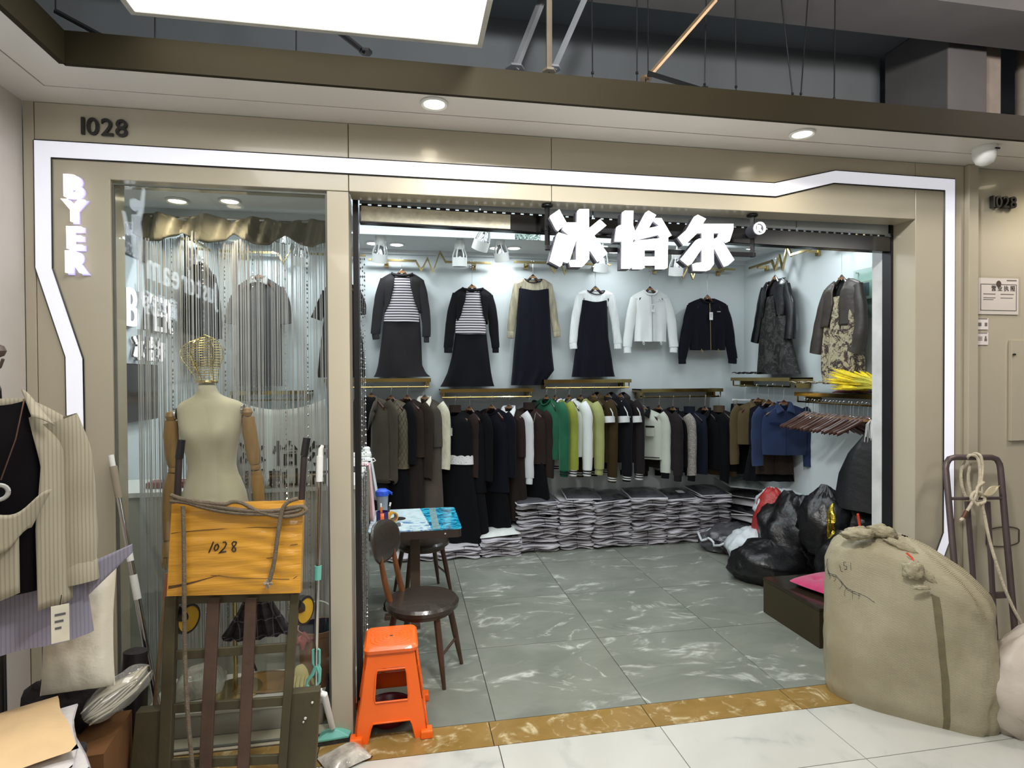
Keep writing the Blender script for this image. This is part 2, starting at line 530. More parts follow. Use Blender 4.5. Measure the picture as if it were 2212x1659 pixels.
# ================================================================ fittings
BULB = emis('lamp_diffuser', (255, 252, 246), 5.0)
BULBW = emis('warm_lamp_diffuser', (255, 240, 205), 6.0)
RING = mat('white_lamp_ring', (226, 228, 228), 0.4)
def downlight(x, y, z, label, group=None, r=0.075, em=None):
    t = thing('downlight', label, 'ceiling light', (x, y, z), 0, group)
    MB().lathe([(r * 0.8, 0.004), (r * 0.82, -0.004), (r, -0.008), (r * 1.08, -0.002), (r * 1.08, 0.002)], 28, c0=False, c1=False).build('trim_ring', RING, t)
    MB().lathe([(0.001, -0.001), (r * 0.8, -0.002)], 28, c0=True, c1=False).build('diffuser', em or BULB, t)
    return t
DL = ['round downlight on shop ceiling seen through the window, leftmost of a close pair', 'round downlight on shop ceiling seen through the window, near the back wall',
      'round downlight above the grey striped outfit, left of a close pair', 'round downlight above the grey striped outfit, right of a close pair',
      'round downlight above the cream sleeved dress, left of a close pair', 'round downlight above the cream sleeved dress, right of a close pair',
      'round downlight behind the middle character of the shop sign', 'round downlight in the far right corner of the shop ceiling',
      'round downlight above the brown leather jacket', 'round downlight in the right front part of the shop ceiling', 'round downlight in the front middle of the shop ceiling', 'round downlight in the middle of the shop ceiling', 'added round downlight brightening the left part of the shop, right of a pair', 'added round downlight brightening the left part of the shop, left of a pair']
for (x, y), l in zip(DOWNLIGHTS, DL):
    downlight(x, y, (CEIL if not (0.95 < y < 2.42 and -1.0 < x < 3.2) else CEIL + 0.16) - 0.004, l)
for (x, y), l in zip(WINDOW_LIGHTS, ['left of the two recessed lights over the mannequin in the shop window', 'right of the two recessed lights over the mannequin in the shop window']):
    y = 0.42 if x < -1.1 else 0.38
    downlight(x + 0.04, y, 2.696, l, r=0.052, em=BULBW)
for (x, y), l in zip(SOFFIT_LIGHTS, ['glowing soffit downlight above the left end of the shop doorway', 'glowing soffit downlight above the right end of the shop doorway', 'soffit downlight over the left neighbour wall, near the corner', 'soffit downlight above the right hand house number', 'soffit downlight over the left neighbour wall, far end']):
    downlight(x, y, H - 0.003, l, r=0.058, em=BULBW)

# flat light panels hung in the corridor void
def light_panel(x0, x1, y0, y1, z, label):
    cx, cy = (x0 + x1) / 2, (y0 + y1) / 2
    t = thing('ceiling_light_panel', label, 'light panel', (cx, cy, z))
    a, b = (x1 - x0) / 2, (y1 - y0) / 2
    e = 0.022
    m = MB()
    for bx in ((-a, a, -b, -b + e), (-a, a, b - e, b), (-a, -a + e, -b + e, b - e), (a - e, a, -b + e, b - e)):
        m.bx(bx[0], bx[1], bx[2], bx[3], -0.004, 0.05)
    m.build('frame', mat('panel_frame', (196, 194, 186), 0.4), t, smooth=False)
    MB().bx(-a + e, a - e, -b + e, b - e, 0.0, 0.01).build('diffuser', emis('panel_diffuser', (255, 255, 250), 2.2), t, smooth=False)
    MB().bx(-a + e, a - e, -b + e, b - e, 0.03, 0.05).build('back_plate', mat('panel_frame', (196, 194, 186)), t, smooth=False)
    for sx in (-1, 1):
        for sy in (-1, 1):
            MB().tube([(sx * a * 0.8, sy * b * 0.8, 0.05), (sx * a * 0.8, sy * b * 0.8, 4.5 - z)], 0.003, 5).build('hanging_rod', BLACKM, t)
light_panel(-1.05, 0.335, -1.65, -0.40, 3.19, 'big square glowing light panel in the corridor ceiling before the shop')
light_panel(-0.9, 0.5, -5.2, -4.0, 3.19, 'square glowing light panel behind the viewer near the opposite wall')
light_panel(3.9, 5.3, -3.8, -2.6, 3.19, 'square glowing light panel further right along the corridor')

# rods, brackets and pipes in the void
def void_rod(px0, py0, px1, py1, Y, r, label, name='hanger_rod', m=None, cat='rod', grp='thin hanging rods in the dark void'):
    a, b = atY(px0, py0, Y), atY(px1, py1, Y)
    o = thing(name, label, cat, tuple(b), 0, grp)
    d = a - b
    full = (name == 'hanger_rod')
    if d.z > 0.01 and b.z + d.z < 4.45: d = d * ((4.5 - b.z) / d.z) if abs(d.x) < 0.2 else d
    MB().tube([(0, 0, 0), tuple(d)], r, 6).build('rod', m or BLACKM, o)
    MB().lathe([(r * 2.2, 0), (r * 2.2, 0.012)], 6, c=(0, 0, 0)).build('nut', m or BLACKM, o)
    if b.z + d.z < 4.48: MB().tube([tuple(d), (d.x, d.y, 4.505 - b.z)], 0.003, 5).build('tie_rod', BLACKM, o)
    MB().tube([(0, 0, 0), (0, 0, 3.03 - b.z)], 0.003, 5).build('foot_tie', BLACKM, o) if b.z > 3.03 and b.y > -0.1 else None
for iv, a in enumerate([(1376 / 1.0, 50, 1376, 160), (1524, 80, 1522, 185), (1688, 0, 1712, 205), (1738, 95, 1730, 205), (1804, 0, 1802, 215), (1279, 40, 1280, 160), (1589, 75, 1590, 190), (335, 40, 335, 95), (640, 80, 640, 125)]):
    void_rod(*a, 0.35, 0.004, 'thin dark hanging rod in the ceiling void, ' + ('just left of the slanting pipe foot|right of the slanting pipe, a doubled one|slightly tilted, above the right soffit light|short tilted one beside the tilted long rod|long upright one right of the tilted rods|close to the right of the upright post|between the slanting pipe and the tilted rods|left of the glowing panel end|under the middle of the glowing panel').split('|')[iv])
void_rod(1545, 0, 1395, 172, 0.2, 0.016, 'slanting metal pipe in the ceiling void above the doorway', 'pipe', mat('dull_pipe', (150, 128, 100), 0.4, 0.7), 'pipe', None)
void_rod(1186, 0, 1186, 156, 0.15, 0.017, 'upright square post in the void right of the glowing panel', 'void_post', mat('dull_post', (110, 100, 84), 0.6), 'post', None)
void_rod(1262, 0, 1196, 150, 0.5, 0.02, 'slanting pale strut in the void beside the upright post', 'strut', mat('pale_strut', (120, 124, 128), 0.6), 'strut', None)
void_rod(1160, 28, 1112, 150, 0.9, 0.03, 'slanting pale duct strut in the void beside the light panel', 'strut', mat('pale_strut', (120, 124, 128), 0.6), 'strut', None)
void_rod(740, 75, 790, 115, -0.25, 0.013, 'dark bent hanger bracket under the glowing panel edge', 'bracket', BLACKM, 'bracket', None)
void_rod(120, 25, 250, 95, -0.2, 0.012, 'dark slanting bracket in the void at the far left', 'bracket', BLACKM, 'bracket', None)
void_rod(1400, 158, 1520, 195, 0.15, 0.013, 'dark angled strut at the foot of the slanting pipe', 'strut', BLACKM, 'strut', None)
t = thing('concrete_column', 'rough concrete column in the void at the upper right', 'column', (4.35, 1.15, 3.1))
MB().bx(-0.3, 0.05, -0.3, 0.3, 0, 1.4).build('shaft', VOID2, t, smooth=False, bevel=0.01)
MB().bx(0.12, 0.3, -0.2, 0.3, 0, 1.4).build('pilaster', mat('void_pale', (150, 140, 130), 0.9, 0, 0.1), t, smooth=False, bevel=0.01)
t = thing('pipe_riser', 'pale vertical duct in the void at the far upper right', 'duct', (5.1, 1.1, 3.1))
MB().tube([(0, 0, 0), (0, 0, 1.4)], 0.09, 12).build('pipe', mat('void_pale', (120, 110, 100)), t)
MB().lathe([(0.1, 0.4), (0.1, 0.44)], 12).build('clamp', BLACKM, t)

# dome camera under the soffit
p = atZ(2127, 318, H)
t = thing('dome_camera', 'white wedge-shaped detector fixed under the soffit at the right corner', 'camera', (p.x, p.y, H))
MB().lathe([(0.055, 0.0), (0.058, -0.012), (0.055, -0.03)], 24).build('base', WHITEP, t)
MB().lathe([(0.055, -0.03), (0.054, -0.055), (0.04, -0.085), (0.018, -0.098), (0.001, -0.1)], 24, c1=False).build('dome', WHITEP, t)
MB().bx(0.0, 0.035, -0.056, -0.052, -0.028, -0.02).build('slot', BLACKM, t, smooth=False)

# ---- writing on the front
INK = mat('black_acrylic', (38, 36, 34), 0.35)
def on_front(px, py, Y=0.0):
    return atY(px, py, Y)
def MF(x, y, z, k=1.0):   # glyph x right, y up, extruded towards the viewer
    return Matrix.Translation((x, y, z)) @ Matrix.Rotation(pi / 2, 4, 'X')
p0, p1 = on_front(178, 291), on_front(283, 293)
t = thing('house_number', 'black raised house number 1028 at the upper left of the shop front', 'number sign', (p0.x, -0.004, p0.z))
text_parts('1028', 0.078, 0.006, INK, t, MF(0, -0.003, 0.0), 0.12, 0.012, 'digit')
p0 = on_front(2136, 453, 0.02)
t = thing('house_number', 'black raised house number 1028 on the right hand wall panel', 'number sign', (p0.x, 0.012, p0.z + 0.01))
text_parts('1028', 0.07, 0.012, INK, t, MF(0, -0.008, 0.0), 0.1, 0.02, 'digit')
# BYER, vertical
FACE = emis('letter_face', (255, 255, 255), 1.1)
HALO = emis('letter_halo', (196, 190, 255), 0.4)
t = thing('letter_sign', 'white lit letters BYER set vertically beside the shop window', 'lit sign', (-1.449, 0, 2.46))
zs = [on_front(165, y).z for y in (427, 480, 538, 590)]
xs_ = [on_front(x, 480).x for x in (164, 164, 166, 168)]
for ch, z, x in zip('BYER', zs, xs_):
    gl = glyphs(ch, 0.098 / 0.72, 0.009, 0.003)[0]
    vs, fs, a, b = gl
    M = MF(x + 0.449 + 1.0 - (a + b) / 2 * 1.0, -0.018, z - 2.46)
    MB().add([M @ Vector((v.x, v.y, v.z)) for v in vs], fs).build('letter', FACE, t, smooth=False)
    M2 = MF(x + 1.449 - (a + b) / 2 + 0.006, -0.004, z - 2.46 - 0.004)
    gs = glyphs(ch, 0.098 / 0.72, 0.004, 0.006)[0]
    MB().add([M2 @ Vector(v) for v in gs[0]], gs[1]).build('back_letter', HALO, t, smooth=False)

# big shop sign on its black bracket
def SG(X, Y):     # pixel of the traced zoom -> sign plane
    p = atY(1160 + X / 3.77, 420 + Y / 3.77, -0.02); return (p.x, p.z)
a = atY(1182, 432, 0.05)
sgn = thing('hanging_sign', 'big white lit shop sign of three characters on a black hanging frame', 'shop sign', (1.32, 0.05, 2.655))
o_ = Vector((1.32, 0.05, 2.655))
for X in (0.733, 1.911):
    MB().tube([(X - o_.x, 0, 0), (X - o_.x, 0, -0.235)], 0.014, 4).build('post', BLACKM, sgn, smooth=False)
    MB().lathe([(0.03, -0.008), (0.03, 0.0)], 16, c=(X - o_.x, 0, 0)).build('flange', BLACKM, sgn)
for Z in (2.533, 2.433):
    MB().bx(0.72 - o_.x, 1.925 - o_.x, -0.012, 0.012, Z - o_.z - 0.011, Z - o_.z + 0.011).build('crossbar', BLACKM, sgn, smooth=False)
strokes = {
 'bing': [[(100, 185), (165, 140), (222, 245), (170, 300), (152, 285)],
          [(160, 325), (243, 352), (185, 590), (100, 545)],
          [(215, 245), (318, 245), (318, 330), (245, 560), (185, 540), (255, 330), (205, 290)],
          [(325, 138), (403, 138), (405, 540), (360, 592), (270, 590), (258, 548), (318, 545)],
          [(405, 290), (490, 220), (543, 270), (445, 350), (550, 490), (490, 552), (405, 420)]],
 'yi': [[(690, 150), (760, 150), (755, 605), (685, 605)],
        [(645, 268), (690, 262), (685, 385), (630, 385)],
        [(760, 270), (775, 320), (775, 375), (758, 378)],
        [(880, 150), (943, 185), (885, 290), (1005, 265), (935, 210), (985, 210), (1068, 350), (1010, 370), (985, 330), (800, 375), (775, 325), (800, 300)],
        [(785, 390), (1040, 365), (1035, 610), (960, 610), (960, 580), (850, 580), (850, 610), (775, 610)]],
 'er': [[(1278, 182), (1345, 215), (1318, 255), (1565, 255), (1565, 300), (1535, 395), (1470, 345), (1480, 315), (1290, 315), (1190, 412), (1145, 352), (1215, 290)],
        [(1340, 315), (1405, 315), (1408, 580), (1375, 625), (1270, 622), (1262, 570), (1340, 562)],
        [(1290, 375), (1345, 372), (1335, 420), (1225, 580), (1165, 530)],
        [(1410, 380), (1455, 355), (1572, 545), (1520, 590)]]}
SIGNFACE = emis('sign_face', (255, 255, 255), 1.7)
SIGNBACK = mat('sign_back', (70, 70, 78), 0.4, 0.4)
hole = [(850, 455), (960, 455), (960, 520), (850, 520)]
for nm, sts in strokes.items():
    face = MB(); back = MB()
    for k, st in enumerate(sts):
        pl = [SG(*q) for q in st]; pl = [(x - o_.x, z - o_.z) for x, z in pl]
        if nm == 'yi' and k == 4:
            hl = [SG(*q) for q in hole]; hl = [(x - o_.x, z - o_.z) for x, z in hl]
            # the mouth of the character: four bars round an opening
            A, B_, C_, D_, E_, F_, G_, H_ = pl
            for q in ([A, B_, hl[1], hl[0]], [B_, C_, D_, E_, hl[2], hl[1]], [hl[3], hl[2], E_, F_], [A, hl[0], hl[3], F_, G_, H_]):
                face.prism(q, -0.112, -0.07); back.prism(q, -0.069, -0.03)
            continue
        face.prism(pl, -0.112 - 0.0004 * k, -0.07 - 0.0004 * k)
        back.prism([(x - 0.007, z - 0.006) for x, z in pl], -0.069 - 0.0004 * k, -0.03)
    face.build('character', SIGNFACE, sgn, smooth=False)
    back.build('character_body', SIGNBACK, sgn, smooth=False)
cr = SG(1782, 288); R_ = 0.033
m = MB(); nn = 28
m.loft([[(cr[0] - o_.x + r * cos(2 * pi * j / nn), y, cr[1] - o_.z + r * sin(2 * pi * j / nn)) for j in range(nn)] for r, y in ((R_, -0.10), (R_, -0.112), (R_ * 0.80, -0.112), (R_ * 0.80, -0.10))], True, False, False)
m.build('registered_ring', SIGNFACE, sgn)
m = MB().lathe([(0, 0)], 3, c0=False, c1=False) if False else MB()
m.loft([[(cr[0] - o_.x - 0.004 + R_ * 1.02 * cos(2 * pi * j / nn), y, cr[1] - o_.z - 0.003 + R_ * 1.02 * sin(2 * pi * j / nn)) for j in range(nn)] for y in (-0.099, -0.03)], True, True, True)
m.build('registered_disc', mat('disc_grey', (60, 62, 70), 0.5), sgn)
gl = glyphs('R', 0.034 / 0.72, 0.004, 0.001)[0]
M = MF(cr[0] - o_.x - (gl[2] + gl[3]) / 2, -0.106, cr[1] - o_.z - 0.017)
MB().add([M @ v for v in gl[0]], gl[1]).build('registered_letter', SIGNFACE, sgn, smooth=False)

# papers on the right hand panel
def paper(name, label, cat, x0, z0, x1, z1, Y, lines, cols=(222, 214, 210), border=False, title=None, seal=False):
    t = thing(name, label, cat, ((x0 + x1) / 2, Y - 0.002, z0))
    w_, h_ = x1 - x0, z1 - z0
    MB().bx(-w_ / 2, w_ / 2, -0.001, 0.001, 0, h_).build('sheet', mat('paper_' + name, cols, 0.6, 0, 0.03), t, smooth=False)
    pm = MB()
    for fx, fz, fw, fh in lines:
        pm.bx(-w_ / 2 + fx * w_, -w_ / 2 + (fx + fw) * w_, -0.0022, -0.0012, fz * h_, (fz + fh) * h_)
    if border:
        for q in ((0.05, 0.1, 0.9, 0.018), (0.05, 0.82, 0.9, 0.018), (0.05, 0.1, 0.014, 0.72), (0.936, 0.1, 0.014, 0.72)):
            pm.bx(-w_ / 2 + q[0] * w_, -w_ / 2 + (q[0] + q[2]) * w_, -0.0022, -0.0012, q[1] * h_, (q[1] + q[3]) * h_)
    pm.build('print', mat('print_grey', (112, 106, 104), 0.7), t, smooth=False)
    if seal:
        MB().loft([[(0.018 * cos(2 * pi * j / 16), y, 0.84 * h_ + 0.02 * sin(2 * pi * j / 16)) for j in range(16)] for y in (-0.0012, -0.0024)], True).build('emblem', mat('emblem_dark', (82, 66, 62), 0.6), t)
    if title:
        text_parts(title, 0.026, 0.0008, mat('print_dark', (74, 68, 66), 0.7), t, MF(-w_ * 0.18, -0.0022, 0.66 * h_), 0.5, 0.0, 'title')
    return t
def q2(px0, py0, px1, py1, Y):
    a = atY(px0, py0, Y); b = atY(px1, py1, Y); return a.x, b.z, b.x, a.z
x0, z0, x1, z1 = q2(2112, 600, 2198, 680, 0.02)
paper('licence', 'framed white licence certificate with dark border on the right wall panel', 'certificate', x0, z0, x1, z1, 0.018, [(0.12, 0.55, 0.3, 0.02), (0.55, 0.55, 0.33, 0.02), (0.12, 0.45, 0.3, 0.015), (0.12, 0.4, 0.25, 0.015), (0.55, 0.45, 0.3, 0.015), (0.7, 0.93, 0.25, 0.03)], border=True, title='营业执照', seal=True)
t = thing('plastic_sleeve', 'clear glossy plastic sleeve over the licence certificate', 'sleeve', ((x0 + x1) / 2, 0.012, z0 - 0.012))
hw_, hh_ = (x1 - x0) / 2 + 0.012, z1 - z0 + 0.024
MB().add([(-hw_, 0, 0), (hw_, 0, 0), (hw_, 0, hh_), (-hw_, 0, hh_)], [(0, 1, 2, 3)]).build('film', glassy('clear_film', (250, 250, 248)), t, smooth=False)
x0, z0, x1, z1 = q2(2108, 687, 2133, 712, 0.02)
paper('notice_card', 'small white notice card just under the licence certificate', 'card', x0, z0, x1, z1, 0.018, [(0.1, 0.9, 0.8, 0.08), (0.1, 0.3, 0.3, 0.3), (0.7, 0.3, 0.2, 0.3)])
x0, z0, x1, z1 = q2(2107, 718, 2133, 745, 0.02)
paper('contact_card', 'small white card with a tiny dark portrait, lowest on the panel', 'card', x0, z0, x1, z1, 0.018, [(0.1, 0.92, 0.8, 0.06), (0.1, 0.6, 0.4, 0.05), (0.1, 0.48, 0.4, 0.05), (0.1, 0.36, 0.4, 0.05), (0.68, 0.3, 0.2, 0.2), (0.72, 0.5, 0.12, 0.2)])
a = atY(2178, 735, 0.02); b = atY(2230, 950, 0.02)
t = thing('wall_cabinet', 'beige meter cabinet with dark knob on the right wall panel', 'cabinet', (a.x, 0.02, b.z))
MB().bx(0, 0.26, -0.02, 0.0, 0, a.z - b.z).build('door', BEIGE, t, smooth=False, bevel=0.002)
MB().lathe([(0.008, 0), (0.01, 0.006), (0.001, 0.012)], 12).build('knob', BLACKM, t, loc=(0.015, -0.024, (a.z - b.z) * 0.85))
a = atY(2130, 1140, 0.02); b = atY(2200, 1178, 0.02)
m = MB(); pts = []
for j in range(30):
    th = 2 * pi * j / 29
    pts.append(((a.x + b.x) / 2 + (b.x - a.x) * 0.62 * max(-0.8, min(0.8, cos(th) * 1.1)) , 0.016, (a.z + b.z) / 2 + (a.z - b.z) * 0.5 * sin(th)))
o = MB().tube(pts, 0.003, 5).build('wall_scuff', mat('scuff_dark', (52, 44, 42), 0.8))
tag(o, 'dark oval ring mark on the beige wall behind the rope hand truck', 'wall mark')

# ---- the roller shutter at the top of the doorway
sh = thing('roller_shutter', 'rolled up steel shutter with dark bottom bar over the doorway', 'shutter', (1.3, 0.2, 2.55))
z_a, z_b = atY(770, 445, 0.17).z, atY(770, 472, 0.17).z
SLAT = mat('shutter_slat', (186, 194, 200), 0.35, 0.5, 0.05)
for i in range(2):
    MB().bx(-1.53, 1.60, -0.02 + i * 0.004, 0.0 + i * 0.004, 0.10 + i * 0.05, 0.148 + i * 0.05).build('slat', SLAT, sh, smooth=False, bevel=0.004)
for i in range(5):
    MB().bx(-1.53 + 0.626 * i, -1.53 + 0.626 * i + 0.62, -0.034, -0.0285, 0.078, 0.17).build('slat_cover', SLAT, sh, smooth=False, bevel=0.002)
MIR = mat('shutter_bar_steel', (92, 92, 92), 0.16, 1.0, 0.1, 3)
MB().bx(-1.53, 1.60, -0.045, 0.012, -0.02, 0.07).build('bottom_bar', MIR, sh, smooth=False, bevel=0.003)
te = MB()
for i in range(62):
    te.bx(-1.52 + i * 0.05, -1.52 + i * 0.05 + 0.032, -0.040, -0.0345, 0.07, 0.08)
te.build('rubber_seal', BLACKM, sh, smooth=False)
MB().bx(-1.52, -0.745, -0.0465, -0.0452, -0.012, 0.064).build('bar_reflection', mat('bar_reflection', (206, 200, 178), 0.5, 0, 0.1, 30), sh, smooth=False)  # mottled beige strip, the ceiling's reflection in the bar put in as colour
MB().bx(-1.562, -1.535, -0.045, 0.04, -2.55, 0.15).build('guide_rail', BLACKM, sh, smooth=False)
MB().bx(-1.56, -1.542, 0.045, 0.11, -2.55, -0.01).build('rail_lining', mat('rail_white', (198, 200, 200), 0.4), sh, smooth=False)
MB().bx(1.602, 1.618, -0.045, 0.02, -2.55, 0.15).build('guide_rail', BLACKM, sh, smooth=False)
MB().bx(1.602, 1.618, 0.022, 0.10, -2.55, -0.01).build('rail_lining', mat('rail_white', (198, 200, 200), 0.4), sh, smooth=False)

for o in sh.children:
    if not o.name.startswith(('guide', 'rail')): o.rotation_euler.y = 0.0155

# ---- window glass and frame
win = thing('shop_window', 'tall fixed glass pane of the shop window beside the doorway', 'window', (-0.841, 0.02, 0.03))
win['kind'] = 'structure'
win.name = 'window_1'
del win['category']
MB().bx(-0.466, 0.466, -0.004, 0.004, -0.012, 2.61).build('pane', glassy('window_glass', (252, 254, 253)), win, smooth=False)
m = MB()
for q in ((-0.47, -0.462, 0, 2.62), (0.462, 0.47, 0, 2.62), (-0.462, 0.462, -0.016, -0.012), (-0.462, 0.462, 2.612, 2.62)):
    m.bx(q[0], q[1], -0.006, 0.006, q[2], q[3])
m.build('sealant', mat('dark_sealant', (96, 98, 92), 0.6), win, smooth=False)

# ---- string curtain behind the mannequin
cur = thing('string_curtain', 'silver string curtain with crystal beads and satin header behind the mannequin', 'curtain', (-0.8, 0.52, 0.05))
STRN = mat('silver_string', (190, 190, 192), 0.4, 0.35, 0.1)
rnd = random.Random(3)
mt = MB()
for i in range(230):
    x = -0.62 + 1.09 * (i + rnd.random()) / 230
    if rnd.random() < 0.25 and x > -0.4: continue
    y = 0.02 * sin(x * 26) + rnd.uniform(-0.012, 0.012)
    top = 2.52 - 0.06 * abs(sin(x * 9))
    w_ = rnd.choice([0.0011, 0.0016, 0.0024])
    dx = rnd.uniform(-0.012, 0.012)
    q = [(x - w_, y, top), (x + w_, y, top), (x + w_ + dx, y, 0.18), (x - w_ + dx, y, 0.18)]
    mt.add(q, [(0, 1, 2, 3)])
o = mt.build('strings', STRN, cur, smooth=False, fixn=False); o['kind'] = 'stuff'
mt = MB()
CRY = mat('crystal_bead', (150, 152, 154), 0.08, 0.7, 0.1)
for x in (-0.46, -0.30, -0.19, -0.04, 0.13, 0.25, 0.36, 0.42):
    z = 2.42
    while z > 0.35:
        s = rnd.uniform(0.003, 0.0055)
        mt.add([(x, 0.03, z + s * 2), (x - s, 0.03 - s, z), (x + s, 0.03 - s, z), (x + s, 0.03 + s, z), (x - s, 0.03 + s, z), (x, 0.03, z - s * 2)], [(0, 1, 2), (0, 2, 3), (0, 3, 4), (0, 4, 1), (5, 2, 1), (5, 3, 2), (5, 4, 3), (5, 1, 4)])
        z -= rnd.choice([0.022, 0.03, 0.05])
o = mt.build('crystal_beads', CRY, cur, smooth=False, fixn=False); o['kind'] = 'stuff'
SATIN = mat('satin_header', (124, 119, 104), 0.35, 0.1, 0.1, 3, 0.1, 30, sheen=0.2)
def sat(u, v):
    x = -0.63 + 1.12 * u
    sc = abs(sin(u * pi * 4.2 + 0.3))
    z = 2.60 - 0.035 * (1 - sc) * (1 - v) - (0.10 + 0.055 * sc) * v
    return (x, 0.035 * sin(u * 34) * 0.5 - 0.02 + 0.012 * sin(u * 90 + v * 3), z)
MB().grid(sat, 90, 8).build('header', SATIN, cur, solid=0.003)
MB().tube([(-0.64, 0.0, 2.585), (0.50, 0.0, 2.585)], 0.008, 8).build('curtain_rod', CHROME, cur)
bd = thing('bead_strand', 'glittering bead strands hanging at the left edge of the doorway', 'bead curtain', (-0.228, 0.33, 0.35))
mt = MB()
for k in range(3):
    x = -0.010 + 0.010 * k; z = 2.05
    while z > 0.02:
        s = rnd.uniform(0.0028, 0.005)
        mt.add([(x, 0, z + s * 2), (x - s, -s, z), (x + s, -s, z), (x + s, s, z), (x - s, s, z), (x, 0, z - s * 2)], [(0, 1, 2), (0, 2, 3), (0, 3, 4), (0, 4, 1), (5, 2, 1), (5, 3, 2), (5, 4, 3), (5, 1, 4)])
        z -= rnd.choice([0.02, 0.03, 0.045])
o = mt.build('beads', CRY, bd, smooth=False, fixn=False); o['kind'] = 'stuff'
mt = MB()
for k in range(3):
    mt.bx(-0.0106 + 0.010 * k, -0.0094 + 0.010 * k, -0.0006, 0.0006, 0.02, 2.1)
o = mt.build('threads', STRN, bd, smooth=False, fixn=False); o['kind'] = 'stuff'

# ---- lit letters and pictures on the left shop wall
ML = Matrix(((0, 0, 1, 0), (1, 0, 0, 0), (0, 1, 0, 0), (0, 0, 0, 1)))   # x -> +y, y -> z, z -> +x
pA = atX(266, 703, XL + 0.012)
t = thing('letter_sign', 'white lit letters BYER on the left shop wall, seen through the window', 'lit sign', tuple(pA))
hA = atX(272, 616, XL + 0.03).z - pA.z
MLs = ML @ Matrix.Diagonal((0.86, 1, 1, 1))
text_parts('BYER', hA, 0.006, FACE, t, MLs @ Matrix.Translation((0, 0, 0.026)), 0.17, 0.004, 'letter')
text_parts('BYER', hA * 1.01, 0.008, mat('letter_back_shade', (92, 88, 100), 0.5), t, MLs @ Matrix.Translation((0.012, -0.004, 0.008)), 0.165, 0.008, 'back_letter')  # back letters coloured dark and offset to stand in for the letters' shadow
pB = atX(282, 772, XL + 0.012)
t = thing('letter_sign', 'small white lit characters under BYER on the left shop wall', 'lit sign', tuple(pB))
hB_ = (atX(282, 722, XL + 0.012).z - pB.z) * 0.85
text_parts('冰怡尔', hB_, 0.005, FACE, t, MLs @ Matrix.Translation((0, 0, 0.022)), 0.3, 0.012, 'character')
text_parts('冰怡尔', hB_ * 1.01, 0.007, mat('letter_back_shade', (92, 88, 100), 0.5), t, MLs @ Matrix.Translation((0.01, -0.003, 0.007)), 0.3, 0.014, 'back_character')  # same dark offset copy, shadow of the small characters given by colour
tn = NT('tree_photo')
v = tn.coord('Object')
sep = tn.n('ShaderNodeSeparateXYZ', i_Vector=v).outputs
leaf = tn.noise(v, 22, 5, 0.7)
edge = tn.math('ADD', sep[2], tn.math('MULTIPLY', tn.noise(v, 9, 4), 0.22))
cr_ = tn.ramp(leaf, [(0.38, (30, 30, 34)), (0.55, (96, 92, 98)), (0.7, (205, 200, 205))])
sky = tn.ramp(edge, [(0.36, (0, 0, 0, 1)), (0.40, (1, 1, 1, 1))])
tn.set(Base_Color=tn.mix(sky, cr_, lin((196, 212, 222))), Roughness=0.5)
p = atX(270, 545, XL + 0.01)
for k, (px0, px1, py0, py1, lab) in enumerate(((262, 312, 455, 545, 'black and white tree picture high on the left shop wall'), (398, 420, 505, 596, 'narrow tree picture further along the left shop wall'))):
    a = atX(px0, py1, XL); b = atX(px1, py0, XL)
    t = thing('wall_picture', lab, 'picture', (XL + 0.006, (a.y + b.y) / 2, a.z))
    MB().bx(-0.005, 0.004, -(b.y - a.y) / 2, (b.y - a.y) / 2, 0, b.z - a.z).build('board', BLACKM, t, smooth=False)
    MB().bx(0.004, 0.006, -(b.y - a.y) / 2 + 0.004, (b.y - a.y) / 2 - 0.004, 0.004, b.z - a.z - 0.004).build('print', tn.m, t, smooth=False)
a = atX(266, 916, XL + 0.05); b = atX(337, 788, XL + 0.05)
t = thing('wall_screen', 'black flat screen on the left shop wall below the lit letters', 'screen', (XL + 0.05, (a.y + b.y) / 2, a.z))
MB().bx(-0.012, 0.012, -(b.y - a.y) / 2, (b.y - a.y) / 2, 0, b.z - a.z).build('screen', mat('screen_black', (26, 25, 25), 0.12, 0, 0.1), t, smooth=False, bevel=0.008)
MB().bx(-0.045, -0.012, -0.1, 0.1, 0.1, 0.25).build('bracket', BLACKM, t, smooth=False)

# the neighbour's lit sign on the left corridor wall (it shows in the glass)
NEON = emis('neighbour_sign', (225, 235, 245), 6.0)
t = thing('letter_sign', 'white lit neighbour sign on the left corridor wall, mirrored in the glass', 'lit sign', (-1.655, -2.62, 2.41))
MN = Matrix(((0, 0, 1, 0), (1, 0, 0, 0), (0, 1, 0, 0), (0, 0, 0, 1)))
text_parts('Justdream', 0.20, 0.004, NEON, t, MN @ Matrix.Diagonal((1.06, 1, 1, 1)) @ Matrix.Translation((0, 0.0, 0.010)), 0.26, -0.004, 'letter')
text_parts('蔺丝秀', 0.12, 0.004, NEON, t, MN @ Matrix.Translation((0.95, -0.22, 0.010)), 0.35, -0.004, 'character')
MB().bx(0.0005, 0.003, -0.15, 1.90, -0.30, 0.575).build('sign_board', mat('sign_board_dark', (24, 26, 30), 0.8, spec=0.1), t, smooth=False)
d_ = MB()   # slim dancing figure of the neighbour's mark
def st(pts, r): d_.tube([(0.02, a, b) for a, b in pts], r, 6)
st([(1.62, 0.36), (1.62, 0.24), (1.60, 0.05)], [0.022, 0.035, 0.02]); st([(1.60, 0.06), (1.56, -0.12), (1.60, -0.34)], [0.028, 0.02, 0.01]); st([(1.61, 0.05), (1.70, -0.08), (1.68, -0.32)], [0.028, 0.02, 0.01])
st([(1.62, 0.28), (1.54, 0.42), (1.50, 0.56)], [0.018, 0.014, 0.008]); st([(1.62, 0.27), (1.72, 0.22), (1.78, 0.34)], [0.018, 0.014, 0.008])
